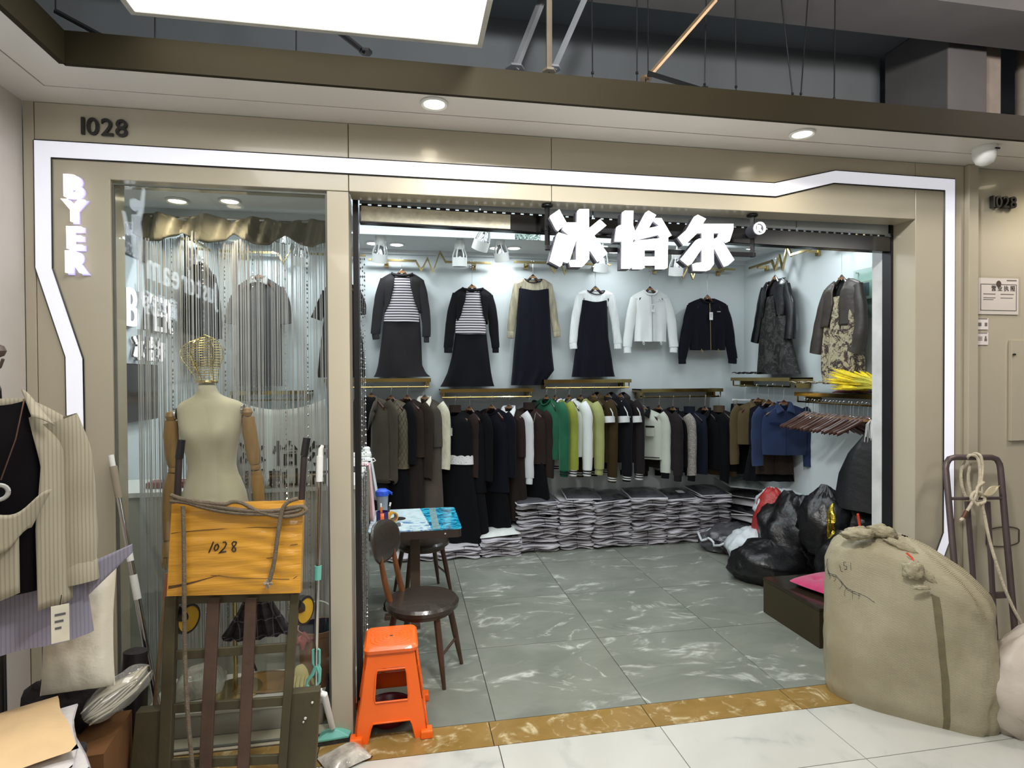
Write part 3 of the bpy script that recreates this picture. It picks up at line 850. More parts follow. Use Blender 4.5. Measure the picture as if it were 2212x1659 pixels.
d_.lathe([(0.001, -0.04), (0.03, -0.02), (0.035, 0), (0.03, 0.025), (0.001, 0.04)], 10, c=(0.02, 1.63, 0.42))
d_.build('dancer_mark', NEON, t)

# ---- gold wall rails with a zigzag
GB = 0.011
def wall_rail(cx, z, half, label, wall='back', zz=0.0):
    if wall == 'back': t = thing('wall_rail', label, 'display rail', (cx, D - 0.12, z))
    else: t = thing('wall_rail', label, 'display rail', (XR - 0.12, cx, z), -pi / 2)
    k = 0.07
    pts = [(-half, 0), (-k * 2.2, 0), (-k * 1.4, -0.095), (-k * 0.5, 0.03), (k * 0.25, -0.11), (k * 1.3, 0.1), (k * 2.1, 0), (half, 0)]
    for a, b in ((0, 1), (6, 7)):
        m = MB(); 
        m.bx(pts[a][0], pts[b][0], -GB, GB, -GB, GB)
        m.build('bar', GOLD, t, smooth=False)
    m = MB()
    for i in range(1, 6):
        m.prism([(pts[i][0], pts[i][1] - 0.018), (pts[i][0], pts[i][1] + 0.018), (pts[i + 1][0], pts[i + 1][1] + 0.018), (pts[i + 1][0], pts[i + 1][1] - 0.018)], -GB + 0.0006 * i, GB + 0.0006 * i)
    m.build('zigzag', GOLD, t, smooth=False)
    for sx in (-1, 1):
        MB().bx(sx * half * 0.72 - 0.022, sx * half * 0.72 + 0.022, 0.09, 0.118, -0.055, 0.0).bx(sx * half * 0.72 - 0.014, sx * half * 0.72 + 0.014, -0.005, 0.1, -0.03, -0.008).build('wall_bracket', GOLD, t, smooth=False)
    return t
zr = atY(868, 563, D - 0.12).z
wall_rail(atY(930, 560, D).x, zr, 0.62, 'gold wall rail with zigzag above the two striped outfits')
wall_rail(atY(1210, 570, D).x, atY(1150, 567, D - .12).z, 0.53, 'gold wall rail with zigzag above the two long dresses')
wall_rail(atY(1482, 577, D).x, atY(1408, 577, D - .12).z, 0.53, 'gold wall rail with zigzag above the two short jackets')
wall_rail(atY(640, 548, D).x, atY(560, 545, D - .12).z, 0.68, 'gold wall rail with zigzag seen through the window')
wall_rail(2.35, 2.93, 0.55, 'gold wall rail with zigzag on the right shop wall', 'right')
wall_rail(1.2, 2.93, 0.45, 'gold wall rail nearest the doorway on the right shop wall', 'right')

# ---- gold shelves with hanging rods
SHD = 0.27
rods = {}
def shelf(key, x0, x1, z, label, wall='back', dep=SHD):
    L = x1 - x0
    if wall == 'back': t = thing('wall_shelf', label, 'shelf', ((x0 + x1) / 2, D, z))
    else: t = thing('wall_shelf', label, 'shelf', (XR, (x0 + x1) / 2, z), -pi / 2)
    h = L / 2
    MB().bx(-h, h, -dep + 0.013, -0.002, -0.012, 0.0).build('board', mat('shelf_board', (92, 88, 78), 0.25, 0.5, 0.1), t, smooth=False)
    MB().bx(-h, h, -dep - 0.002, -dep + 0.012, -0.034, 0.002).bx(-h - 0.0, -h + 0.012, -dep + 0.012, -0.002, -0.034, 0.002).bx(h - 0.012, h, -dep + 0.012, -0.002, -0.034, 0.002).build('gold_edge', GOLD_D, t, smooth=False)
    ry = -dep + 0.02
    MB().tube([(-h + 0.02, ry, -0.034), (-h + 0.02, ry, -0.085), (h - 0.02, ry, -0.085), (h - 0.02, ry, -0.034)], 0.0085, 6).build('hanging_rod', GOLD_D, t, smooth=False)
    MB().bx(-h + 0.03, -h + 0.05, -0.16, -0.002, -0.10, -0.012).build('bracket', GOLD_D, t, smooth=False)
    MB().bx(h - 0.05, h - 0.03, -0.16, -0.002, -0.10, -0.012).build('bracket', GOLD_D, t, smooth=False)
    rods[key] = (z - 0.085, ry)
    return t
YF = D - SHD
def shx(px0, px1, py): return atY(px0, py, YF).x, atY(px1, py, YF).x, atY((px0 + px1) / 2, py, YF).z
a, b, z = shx(700, 931, 818); shelf(1, a, b, z, 'gold edged shelf under the grey striped outfit')
a, b, z = shx(951, 1153, 840); shelf(2, a, b, z, 'gold edged shelf under the black striped outfit and cream sleeved dress')
a, b, z = shx(1175, 1364, 820); shelf(3, a, b, z, 'gold edged shelf under the white sleeved dress')
a, b, z = shx(1386, 1562, 840); shelf(4, a, b, z, 'empty gold edged shelf under the two short jackets')
a, b, z = shx(495, 668, 845); shelf(0, a, b, z, 'gold edged shelf seen through the window curtain')
shelf(5, 2.04, 3.06, 1.735, 'gold edged shelf on the right wall nearest the corner', 'right', 0.25)
shelf(6, 1.02, 1.97, 1.60, 'gold edged shelf on the right wall carrying the yellow wheat', 'right', 0.25)

# ---- white spotlights under the ceiling
def spot(px, py, Y, yaw, label, tilt=0.5):
    p = atY(px, py + 4, Y)
    top = CEIL if not (0.95 < Y < 2.42) else CEIL + 0.16
    t = thing('spotlight', label, 'spotlight', (p.x, p.y, top), yaw)
    dz = p.z - top
    MB().bx(-0.03, 0.03, -0.02, 0.02, -0.02, 0).build('mount', WHITEP, t, smooth=False, bevel=0.004)
    MB().tube([(-0.045, 0, dz + 0.02), (-0.045, 0, dz + 0.09), (-0.03, 0, dz + 0.105), (0.03, 0, dz + 0.105), (0.045, 0, dz + 0.09), (0.045, 0, dz + 0.02)], 0.006, 6).build('yoke', WHITEP, t)
    MB().tube([(0, 0, dz + 0.1), (0, 0, -0.01)], 0.008, 8).build('stem', WHITEP, t)
    R = Matrix.Translation((0, 0, dz + 0.02)) @ Matrix.Rotation(tilt, 4, 'X') @ Matrix.Diagonal((1.2, 1.2, 1.5, 1))
    m = MB(); m.lathe([(0.03, 0.06), (0.034, 0.05), (0.036, 0.02), (0.03, 0.0)], 20); m.v = [R @ v for v in m.v]; m.build('lamp_holder', WHITEP, t)
    m = MB()
    for k in range(6):
        c_, s2 = cos(k * pi / 3), sin(k * pi / 3)
        m.tube([(0.032 * c_, 0.032 * s2, 0.01), (0.05 * c_, 0.05 * s2, -0.03), (0.054 * c_, 0.054 * s2, -0.06)], 0.005, 5)
    m.v = [R @ v for v in m.v]; m.build('cage', WHITEP, t)
    m = MB(); m.lathe([(0.054, -0.05), (0.058, -0.05), (0.058, -0.105), (0.054, -0.105)], 24, c0=False, c1=False); m.v = [R @ v for v in m.v]; m.build('shade', WHITEP, t, solid=0.002)
    m = MB(); m.lathe([(0.001, 0.0), (0.02, -0.01), (0.045, -0.06), (0.05, -0.075)], 20, c0=False, c1=False); m.v = [R @ v for v in m.v]; m.build('reflector', CHROME, t)
spot(822, 530, 2.52, 0.3, 'white cage spotlight above the grey striped outfit, leftmost in the doorway', 0.35)
spot(993, 540, 2.55, 0.0, 'white cage spotlight left of the sign, pointing straight down', 0.1)
spot(1048, 502, 1.95, 0.6, 'large white cage spotlight nearest the viewer, left of the sign', 0.5)
spot(1080, 528, 2.5, -0.5, 'white cage spotlight just left of the sign, tilted right', 0.4)
spot(1302, 552, 2.4, 0.2, 'white cage spotlight behind the sign between first and second characters', 0.3)
spot(1462, 560, 2.4, -0.2, 'white cage spotlight behind the sign beside the last character', 0.3)
spot(612, 505, 2.2, 0.5, 'white cage spotlight seen through the window, left one', 0.5)
spot(651, 535, 2.45, 0.3, 'white cage spotlight seen through the window, right one', 0.4)
# patterned paper box lying on the shutter housing
p = atY(1140, 510, 1.5)
t = thing('hanging_poster', 'green leaf patterned strip hanging below the shutter bar', 'poster', tuple(p))
tl = NT('leaf_print'); v = tl.coord()
tl.set(Base_Color=tl.ramp(tl.noise(v, 30, 3, 0.6, 2.0), [(0.42, (30, 60, 50)), (0.5, (140, 170, 160)), (0.6, (220, 228, 226))]), Roughness=0.5)
MB().bx(-0.10, 0.10, -0.006, 0.006, -0.03, 0.035).build('print', tl.m, t, smooth=False)
MB().tube([(-0.09, 0, 0.035), (-0.09, 0, 3.2 - p.z)], 0.002, 4).tube([(0.09, 0, 0.035), (0.09, 0, 3.2 - p.z)], 0.002, 4).build('cord', CHROME, t)
# glass covered meter panel on the right wall
a = atX(1862, 690, XR); b = atX(1897, 605, XR)
t = thing('glass_panel', 'greenish glass cover over a grey control box on the right shop wall', 'control panel', (XR, (a.y + b.y) / 2, a.z), -pi / 2)
hw = abs(b.y - a.y) / 2 + 0.06
MB().bx(-hw, hw, -0.03, -0.024, 0, 0.42).build('cover', glassy('green_glass', (238, 247, 243)), t, smooth=False)
MB().bx(-hw + 0.05, hw - 0.08, -0.022, -0.003, 0.16, 0.32).build('control_box', mat('pale_box', (206, 208, 206), 0.5), t, smooth=False, bevel=0.004)
MB().bx(-hw + 0.07, hw - 0.13, -0.0235, -0.022, 0.19, 0.30).build('display', mat('grey_display', (120, 128, 140), 0.3), t, smooth=False)
for sx in (-1, 1):
    MB().tube([(sx * (hw - 0.02), -0.024, 0.4), (sx * (hw - 0.02), -0.001, 0.4)], 0.006, 8).build('standoff', CHROME, t)


# ================================================================ garments
def itp(tab, z):
    """piecewise linear through (key, value), keys in any one order"""
    if tab[0][0] > tab[-1][0]:
        tab = tab[::-1]
    if z <= tab[0][0]: return tab[0][1]
    for (a, p), (b, q) in zip(tab, tab[1:]):
        if z <= b: return p + (q - p) * (z - a) / (b - a + 1e-9)
    return tab[-1][1]
def sms(x):
    x = max(0.0, min(1.0, x)); return x * x * (3 - 2 * x)
def sgnp(s, p): return math.copysign(abs(s) ** p, s)

WOOD_H = mat('hanger_wood', (66, 34, 22), 0.35, 0, 0.15, 12, stretch=(1, 6, 6), coat=0.3)
WOOD_D = mat('hanger_dark_wood', (44, 28, 24), 0.35, 0, 0.12, 12, coat=0.3)
PLATE = mat('hanger_plate', (150, 112, 70), 0.4, 0.3, 0.2, 40)

def hanger_mesh(half, dark=False):
    m = MB()
    rings = []
    N_ = 18
    for i in range(N_ + 1):
        t = -1 + 2 * i / N_
        a = abs(t)
        z = 0.064 * (1 - a) ** 1.3 - 0.07 * a ** 1.2 - 0.026
        hh = 0.021 - 0.006 * a + (0.004 if a > 0.8 else 0)
        th = 0.009 + 0.010 * a
        y = -0.018 * a * a
        rings.append([(t * half, y + th * cos(q), z + hh * sin(q)) for q in [2 * pi * k / 8 + pi / 8 for k in range(8)]])
    m.loft(rings)
    return m
def hanger(P, rz, label, hook, half=0.19, wood=None, group=None, chain=0.0, name='clothes_hanger'):
    """hook: height of the rod above P.  chain: a second open hook lengthens it"""
    t = thing(name, label, 'hanger', tuple(P), rz, group)
    hanger_mesh(half).build('shoulder_bar', wood or WOOD_H, t)
    m = MB()
    r = 0.013
    top = hook if not chain else hook - chain
    pts = [(0, 0, 0.045), (0, 0, top - 0.045), (0.004, 0, top - 0.03)]
    for k in range(9):
        a = -0.5 + k * (pi + 0.9) / 8
        pts.append((-0.001 + r * cos(a), 0, top - 0.006 + r * sin(a)))
    m.tube(pts, 0.0021, 6)
    m.build('hook', CHROME, t)
    if chain:
        m = MB(); pts = []
        for k in range(9):
            a = pi + 0.4 - k * (pi + 0.9) / 8
            pts.append((0.001 - r * cos(a), 0, top + 0.012 - r * sin(a)))
        pts += [(0.0, 0, top + 0.04), (0, 0, hook - 0.04)]
        for k in range(9):
            a = -0.5 + k * (pi + 0.9) / 8
            pts.append((-0.001 + r * cos(a), 0, hook - 0.006 + r * sin(a)))
        m.tube(pts, 0.0018, 6).build('extension_hook', CHROME, t)
    MB().bx(-0.03, 0.03, -0.0125, -0.0105, 0.012, 0.032).build('maker_plate', PLATE, t, smooth=False)
    return t


def torso(b, seed=0):
    """surface of a garment body with shoulders: f(u, v) -> point; u from the centre front around"""
    rn = random.Random(seed)
    p1, p2 = rn.uniform(0, 6), rn.uniform(0, 6)
    sw, nw, ns = b['sw'], b['nw'], b.get('ns', 0.045)
    nf, nb = b.get('nf', 0.05), b.get('nb', 0.01)
    prof, dep, zb = b['prof'], b['dep'], b['zb']
    fold = b.get('fold', [(0, 0.0), (zb, 0.004)]); k1 = b.get('k', 7)
    cxs = b.get('cx', [(0, 0), (zb, 0)]); hem = b.get('hem', 0.0)
    gap = b.get('gap'); ut = b.get('open', 0.012)
    xs_tip = b.get('tip', 0.0)
    def f(u, v):
        if gap:
            g = itp(gap, v); ang = -pi / 2 + 2 * pi * (g + u * (1 - 2 * g))
        else:
            ang = -pi / 2 + 2 * pi * u
        c, s = cos(ang), sin(ang)
        xt = c * sw; t = abs(xt)
        if t < nw:
            zt = -(nf if s < 0 else nb) * sqrt(max(0, 1 - (t / nw) ** 2))
            yt = sgnp(s, 0.6) * (ut + 0.03 * sqrt(max(0, 1 - (t / nw) ** 2)))
        else:
            zt = -ns * ((t - nw) / (sw - nw)) ** 1.25
            yt = s * ut
        z = zt + (zb - zt) * v
        hw = sw + (itp(prof, z) - sw) * sms(v / 0.22)
        hd = itp(dep, z)
        y = yt + (sgnp(s, 0.72) * hd - yt) * sms(v / 0.2)
        fa = itp(fold, z)
        d = fa * (sin(k1 * ang + p1 + 1.5 * sin(z * 4)) + 0.55 * sin((k1 * 2 - 3) * ang + p2 + z * 5)) * sms(v / 0.2)
        x = c * hw + itp(cxs, z) + c * d * 0.5
        y += s * d + 0.4 * d * (1 if s > 0 else -1) * abs(s)
        n3 = noise.noise(Vector((x * 9 + seed, y * 9, z * 6 + seed * 2.3)))
        y += 0.005 * n3 * (1 if s > 0 else -1) * sms(v / 0.15)
        z += hem * sin(k1 * ang + p1) * v ** 4 + 0.004 * n3 * v
        return Vector((x, y, z))
    return f


def skirt_fn(b, seed=0):
    """tube-like body: rows of (z, half width), depth, centre, folds that grow downwards"""
    rn = random.Random(seed)
    p1, p2 = rn.uniform(0, 6), rn.uniform(0, 6)
    prof, dep = b['prof'], b['dep']
    z0, z1 = prof[0][0], prof[-1][0]
    cxs = b.get('cx', [(z0, 0), (z1, 0)]); k1 = b.get('k', 7)
    fold = b.get('fold', [(z0, 0.001), (z1, 0.008)]); topw = b.get('top')
    hem = b.get('hem', 0.0); yo = b.get('y', 0.0)
    def f(u, v):
        ang = -pi / 2 + 2 * pi * u
        c, s = cos(ang), sin(ang)
        zt = z0 + (topw(c) if topw else 0)
        z = zt + (z1 - zt) * v
        d = itp(fold, z) * (sin(k1 * ang + p1 + sin(z * 3)) + 0.5 * sin((2 * k1 - 3) * ang + p2 + 3 * z))
        hw, hd = itp(prof, z), itp(dep, z)
        x = sgnp(c, 0.9) * (hw + 0.4 * d) + itp(cxs, z)
        y = sgnp(s, 0.75) * hd + d * s * 1.3 + yo
        n3 = noise.noise(Vector((x * 8 + seed, y * 8, z * 5 + seed)))
        return Vector((x, y + 0.004 * n3 * s, z + hem * sin(k1 * ang + p1) * v ** 4))
    return f


def sleeve(pts, r, flat=0.6, wob=0.006, seed=0, n=14, fine=5, cap=False):
    """smooth tube through points, slightly crumpled"""
    P = [Vector(p) for p in pts]; L = len(P)
    Q, R = [], []
    for i in range(L - 1):
        a = P[max(i - 1, 0)]; b = P[i]; c = P[i + 1]; d = P[min(i + 2, L - 1)]
        for k in range(fine):
            t = k / fine
            Q.append(0.5 * ((2 * b) + (c - a) * t + (2 * a - 5 * b + 4 * c - d) * t * t + (3 * b - a - 3 * c + d) * t ** 3))
            R.append(r[i] + (r[i + 1] - r[i]) * t)
    Q.append(P[-1]); R.append(r[-1])
    m = MB().tube(Q, R, n, cap, flat)
    if not cap:
        pass
    vs = []
    for v in m.v:
        k = noise.noise_vector(Vector((v.x * 11 + seed, v.y * 11, v.z * 9 + 2 * seed)))
        vs.append(v + k * wob)
    m.v = vs
    return m


def ring_pts(b, off=0.004, n=34, dz=0.0, front=True):
    """points along the neckline of a torso"""
    f = torso({**b, 'gap': None}, 0)
    nw, sw = b['nw'], b['sw']
    a = math.acos(min(1, nw / sw))
    pts = []
    for i in range(n + 1):
        ang = -pi / 2 + (pi / 2 - a) * 0.98 * (-1 + 2 * i / n)
        u = (ang + pi / 2) / (2 * pi)
        pts.append(f(u % 1.0, 0.0) + Vector((0, -off, dz)))
    bk = []
    for i in range(n + 1):
        ang = pi / 2 + (pi / 2 - a) * 0.98 * (-1 + 2 * i / n)
        u = (ang + pi / 2) / (2 * pi)
        bk.append(f(u % 1.0, 0.0) + Vector((0, off * 0.5, dz)))
    return pts, bk


def collar(root, b, kind, m, extra=None):
    nw, nf, nb = b['nw'], b.get('nf', 0.05), b.get('nb', 0.01)
    if kind in ('rib', 'thin'):
        fr, bk = ring_pts(b)
        r = 0.011 if kind == 'rib' else 0.004
        MB().tube(fr + bk[1:-1] + [fr[0]], r, 7, True).build('collar', m, root)
    elif kind == 'turtle':
        mb = MB()
        hh = 0.05
        mb.lathe([(nw * 1.02, -0.02), (nw * 0.98, hh * 0.5), (nw * 1.0, hh), (nw * 0.9, hh), (nw * 0.88, 0.0)], 22, c0=False, c1=False, sy=0.62)
        mb.build('collar', m, root)
    elif kind in ('shirt', 'dark_shirt'):
        for sx in (-1, 1):
            mb = MB()
            A = Vector((sx * nw * 0.95, 0.01, 0.03)); B = Vector((sx * 0.008, -0.058, -nf * 0.98))
            C_ = Vector((sx * (nw * 0.75 + 0.035), -0.075, -nf - 0.03)); D_ = Vector((sx * (nw + 0.02), -0.02, -0.012))
            mb.grid(lambda u, v: (A.lerp(B, v)).lerp(D_.lerp(C_, v), u) + Vector((0, -0.01 * sin(pi * u), 0.006 * sin(pi * u))), 6, 6)
            mb.build('collar_flap', m, root, solid=0.004)
        mb = MB()
        mb.grid(lambda u, v: (nw * 0.97 * cos(pi * u), 0.012 + 0.035 * sin(pi * u), 0.032 * v - 0.004), 14, 2)
        mb.build('collar_stand', m, root, solid=0.004)
    elif kind == 'lapel':
        for sx in (-1, 1):
            vL = b.get('vee', 0.30)
            mb = MB()
            pl = [Vector((sx * nw * 0.95, -0.015, 0.02)), Vector((sx * (nw + 0.035), -0.045, -0.03)), Vector((sx * (nw + 0.045), -0.066, -0.12)), Vector((sx * (nw + 0.012), -0.07, -0.125)), Vector((sx * (nw + 0.03), -0.075, -0.155)), Vector((sx * 0.006, -0.082, -vL)), Vector((sx * nw * 0.55, -0.075, -vL * 0.45))]
            mb.add(pl, [tuple(range(len(pl)))])
            mb.build('lapel', m, root, solid=0.005)
    elif kind == 'hood':
        mb = MB()
        mb.grid(lambda u, v: (nw * 1.5 * cos(2 * pi * u) * sin(pi * (0.12 + 0.83 * v)), 0.03 + 0.07 * sin(2 * pi * u) * sin(pi * (0.12 + 0.83 * v)), 0.035 - 0.12 * v + 0.02 * sin(2 * pi * u)), 20, 10, True)
        mb.build('hood', m, root)


def garment(name, label, cat, P, rz=0.0, group=None):
    return thing(name, label, cat, tuple(P), rz, group)


def put_torso(root, b, m, name='body', seed=0, nu=44, nv=22, solid=0.0, label=None):
    mb = MB()
    fn = torso(b, seed)
    mb.grid(fn, nu, nv, cu=not b.get('gap'))
    return mb.build(name, m, root, solid=solid, label=label, auto=60)
def put_skirt(root, b, m, name='skirt', seed=0, nu=56, nv=20, label=None):
    return MB().grid(skirt_fn(b, seed), nu, nv, True).build(name, m, root, label=label, auto=60)


def cuff(root, p0, p1, r, m, flat=0.65, stripes=None, name='cuff'):
    p0, p1 = Vector(p0), Vector(p1)
    MB().tube([p0, p0.lerp(p1, 0.1), p0.lerp(p1, 0.9), p1], [r * 0.95, r, r, r * 0.97], 14, True, flat).build(name, m, root)
    if stripes:
        mb = MB()
        for t in (0.32, 0.66):
            mb.tube([p0.lerp(p1, t - 0.08), p0.lerp(p1, t + 0.08)], r * 1.06, 14, True, flat)
        mb.build(name + '_stripe', stripes, root)


def hangtag(root, x, y, z, w_=0.035, h_=0.055, m=None, ln=0.05):
    MB().bx(x - w_ / 2, x + w_ / 2, y - 0.001, y + 0.001, z - h_, z).build('price_tag', m or mat('tag_card', (228, 228, 226), 0.5), root, smooth=False)
    pm = MB()
    for k in range(3): pm.bx(x - w_ * 0.3, x + w_ * (0.3 - 0.12 * k), y - 0.002, y - 0.0012, z - h_ * (0.28 + 0.18 * k), z - h_ * (0.22 + 0.18 * k))
    pm.build('tag_print', mat('tag_print', (90, 90, 92), 0.6), root, smooth=False)
    MB().tube([(x, y, z), (x + 0.004, y + 0.002, z + ln)], 0.0012, 4).build('tag_string', BLACKM, root)


# ---- fabrics
def stripes_mat(name, c1, c2, axis, freq, duty=0.5, soft=0.08, wob=0.0, rough=0.85):
    t = NT(name)
    v = t.coord('Object')
    x = t.n('ShaderNodeSeparateXYZ', i_Vector=v).outputs[axis]
    if wob: x = t.math('ADD', x, t.math('MULTIPLY', t.noise(v, 6.0, 2), wob))
    f = t.math('FRACT', t.math('MULTIPLY', x, freq))
    fac = t.ramp(f, [(duty - soft, (0, 0, 0, 1)), (duty + soft, (1, 1, 1, 1)), (1 - soft, (1, 1, 1, 1)), (1.0, (0, 0, 0, 1))])
    n = t.noise(v, 120, 2)
    t.set(Base_Color=t.mix(fac, lin(c1), lin(c2)), Roughness=rough); t.b.inputs['Sheen Weight'].default_value = 0.1
    t.bump(n, 0.1, 0.005)
    return t.m
F_STRIPE = stripes_mat('striped_knit', (34, 30, 38), (206, 198, 204), 2, 38, 0.42, wob=0.004)
F_GREY = cloth('charcoal_knit', (54, 52, 54))
F_GREYS = cloth('charcoal_skirt', (46, 43, 46))
F_BLACK = cloth('black_cloth', (15, 15, 20))
F_NAVY = cloth('navy_cloth', (17, 18, 32))
F_DARK = cloth('near_black_cloth', (12, 12, 16), sheen=0.08)
F_SATIN = mat('champagne_satin', (150, 142, 118), 0.4, 0.15, 0.22, 10, 0.35, 30, stretch=(5, 2, 0.7), sheen=0.3)
F_CHIFF = mat('white_chiffon', (222, 225, 226), 0.6, 0, 0.05, 9, 0.3, 34, stretch=(5, 2, 0.8), sheen=0.3)
F_WHITE = cloth('white_cloth', (226, 229, 228), var=0.02)
F_LEATHB = mat('black_leather', (13, 14, 17), 0.33, 0, 0.12, 8, 0.25, 26, spec=0.5)
F_LEATHR = mat('brown_leather', (62, 54, 48), 0.4, 0, 0.12, 8, 0.25, 24, spec=0.5)
F_LINE = cloth('dark_lining', (26, 25, 27))
def flower_mat(name, bg, c1, c2, sc, thr=(0.56, 0.6)):
    t = NT(name); v = t.coord('Object')
    n1 = t.noise(v, sc, 4, 0.75, 1.6); n2 = t.noise(v, sc * 2.7, 3, 0.7, 2.2); n3 = t.noise(v, sc * 0.6, 2)
    f1 = t.ramp(n1, [(thr[0], (0, 0, 0, 1)), (thr[1], (1, 1, 1, 1))])
    f2 = t.ramp(n2, [(0.57, (0, 0, 0, 1)), (0.6, (1, 1, 1, 1))])
    hole = t.ramp(n2, [(0.36, (0, 0, 0, 1)), (0.42, (1, 1, 1, 1))])
    f = t.math('MAXIMUM', t.math('MULTIPLY', f1, hole), t.math('MULTIPLY', f2, 0.9))
    cc = t.ramp(n3, [(0.45, c1), (0.55, c2)])
    t.set(Base_Color=t.mix(f, lin(bg), cc), Roughness=0.7)
    return t.m
F_FLOWER = flower_mat('floral_print', (178, 166, 136), (52, 38, 36), (66, 42, 40), 11, (0.5, 0.53))
F_FLOWERD = flower_mat('dark_floral_print', (56, 57, 53), (9, 9, 10), (12, 12, 13), 9, (0.47, 0.5))

# ---- upper row, seen from the front.  Rows are traced at the hanging plane.
YU = D - 0.12
class Up:
    def __init__(s, px, py, plane='Y', val=YU):
        s.plane, s.val = plane, val
        s.P = s.w(px, py); s.rz = 0.0 if plane == 'Y' else -pi / 2
    def w(s, px, py): return atY(px, py, s.val) if s.plane == 'Y' else atX(px, py, s.val)
    def xz(s, px, py):
        q = s.w(px, py)
        return ((q.x - s.P.x) if s.plane == 'Y' else -(q.y - s.P.y), q.z - s.P.z)
    def rows(s, rows):
        prof, cx = [], []
        for py, a, b in rows:
            xa, za = s.xz(a, py); xb, zb = s.xz(b, py)
            prof.append(((za + zb) / 2, (xb - xa) / 2)); cx.append(((za + zb) / 2, (xa + xb) / 2))
        return dict(prof=prof, cx=cx)
    def tor(s, tipL, tipR, neck, rows, dep, **k):
        """tips and neck half width in pixels"""
        xl, zl = s.xz(*tipL); xr, zr = s.xz(*tipR)
        b = s.rows(rows); sw = (xr - xl) / 2; c0 = (xl + xr) / 2
        xa, _ = s.xz(neck[0], tipL[1]); xb, _ = s.xz(neck[1], tipL[1])
        b.update(sw=sw, nw=min((xb - xa) / 2, sw * 0.8), ns=max(0.012, -(zl + zr) / 2), zb=b['prof'][-1][0], dep=[(0, dep * 0.7), (b['prof'][-1][0], dep)])
        b['cx'] = [(0, c0)] + b['cx']
        b.update(k); return b
    def slv(s, pts, yoff=0.0):
        P, R = [], []
        for i, (px, py, r) in enumerate(pts):
            x, z = s.xz(px, py); x2, _ = s.xz(px + r, py)
            P.append((x, yoff * i / max(1, len(pts) - 1), z)); R.append(abs(x2 - x))
        return P, R

def up_sleeves(U, root, L, R, m, cm=None, ccut=None, flat=0.55, seed=0, stripes=None):
    for k, pts in enumerate((L, R)):
        P, r = U.slv(pts, -0.02)
        if cm:
            body, (p0, p1), rc = P[:-1], (P[-2], P[-1]), r[-1]
            sleeve(body, r[:-1], flat, 0.006, seed + k).build('sleeve', m, root, auto=70)
            cuff(root, Vector(p0) + Vector((0, 0, 0.006)), p1, rc, cm, flat * 1.1, stripes)
        else:
            sleeve(P, r, flat, 0.006, seed + k).build('sleeve', m, root, auto=70)
ZR = zr
def up_hanger(U, label, wood=None, half=0.14, chain=0.0, rail=None):
    r_ = (rail or ZR) + 0.012 - U.P.z
    return hanger(U.P + Vector((0, 0, -0.012)), U.rz, label, r_ + 0.02, half, wood, None, chain)

# grey striped outfit
def striped_outfit(U, label, tip, tank, shrug, skirt, sl, m_s, m_k, rail, chain, hl):
    g = garment('womens_outfit', label, 'outfit', U.P, U.rz)
    put_skirt(g, {**U.rows(skirt), 'dep': [(-1.2, 0.085), (-0.55, 0.05), (0, 0.05)], 'k': 5, 'fold': [(U.rows(skirt)['prof'][0][0], 0.001), (U.rows(skirt)['prof'][-1][0], 0.012)]}, m_k, 'skirt', 3)
    b = U.tor((tip[0][0] + 17, tip[0][1] - 6), (tip[1][0] - 17, tip[1][1] - 6), (U_px(U, -19), U_px(U, 19)), tank, 0.062, nf=0.05, k=4, fold=[(0, 0), (-0.5, 0.003)])
    put_torso(g, b, F_STRIPE, 'striped_top', 4)
    b = U.tor(tip[0], tip[1], (U_px(U, -22), U_px(U, 22)), shrug, 0.072, nf=0.03, gap=[(0, 0.055), (0.35, 0.07), (0.75, 0.12), (1, 0.2)], k=3, fold=[(0, 0), (-0.5, 0.002)])
    put_torso(g, b, m_s, 'shrug', 5, solid=0.004)
    collar(g, b, 'rib', m_s)
    up_sleeves(U, g, sl[0], sl[1], m_s, m_s, seed=9)
    up_hanger(U, hl, WOOD_H, chain=chain, rail=rail)
    return g
_upx = {}
def U_px(U, d): return _upx[id(U)] + d
def mkU(px, py, plane='Y', val=YU):
    U = Up(px, py, plane, val); _upx[id(U)] = px; return U

U = mkU(868, 590)
striped_outfit(U, 'charcoal cropped cardigan over a striped top and long grey skirt, leftmost on the wall', ((823, 600), (914, 606)), [(600, 842, 896), (640, 838, 900), (677, 831, 906), (695, 829, 907)],
               [(606, 824, 913), (640, 829, 909), (676, 830, 909)], [(688, 829, 907), (740, 823, 910), (788, 816, 911), (806, 811, 919), (814, 806, 929)],
               ([(834, 605, 13), (822, 640, 12), (814, 690, 11), (811, 722, 10), (813, 733, 8)], [(903, 608, 13), (914, 645, 11), (920, 690, 10), (921, 728, 9), (921, 740, 6)]), F_GREY, F_GREYS, ZR, 0, 'wooden hanger carrying the charcoal striped outfit')
ZR2 = atY(1150, 567, YU).z
U = mkU(1020, 622)
striped_outfit(U, 'black cropped cardigan over a striped top and long black skirt on the back wall', ((979, 631), (1062, 638)), [(632, 992, 1050), (672, 987, 1048), (702, 983, 1050), (722, 983, 1050)],
               [(640, 980, 1062), (680, 984, 1054), (700, 985, 1054)], [(716, 984, 1050), (770, 976, 1056), (805, 966, 1060), (826, 956, 1064), (835, 950, 1067)],
               ([(990, 636, 13), (978, 675, 12), (971, 720, 11), (968, 752, 10), (968, 762, 9)], [(1052, 640, 13), (1063, 680, 11), (1067, 722, 10), (1070, 752, 8), (1070, 762, 7)]), F_BLACK, F_BLACK, ZR, 0.06, 'wooden hanger carrying the black striped outfit')

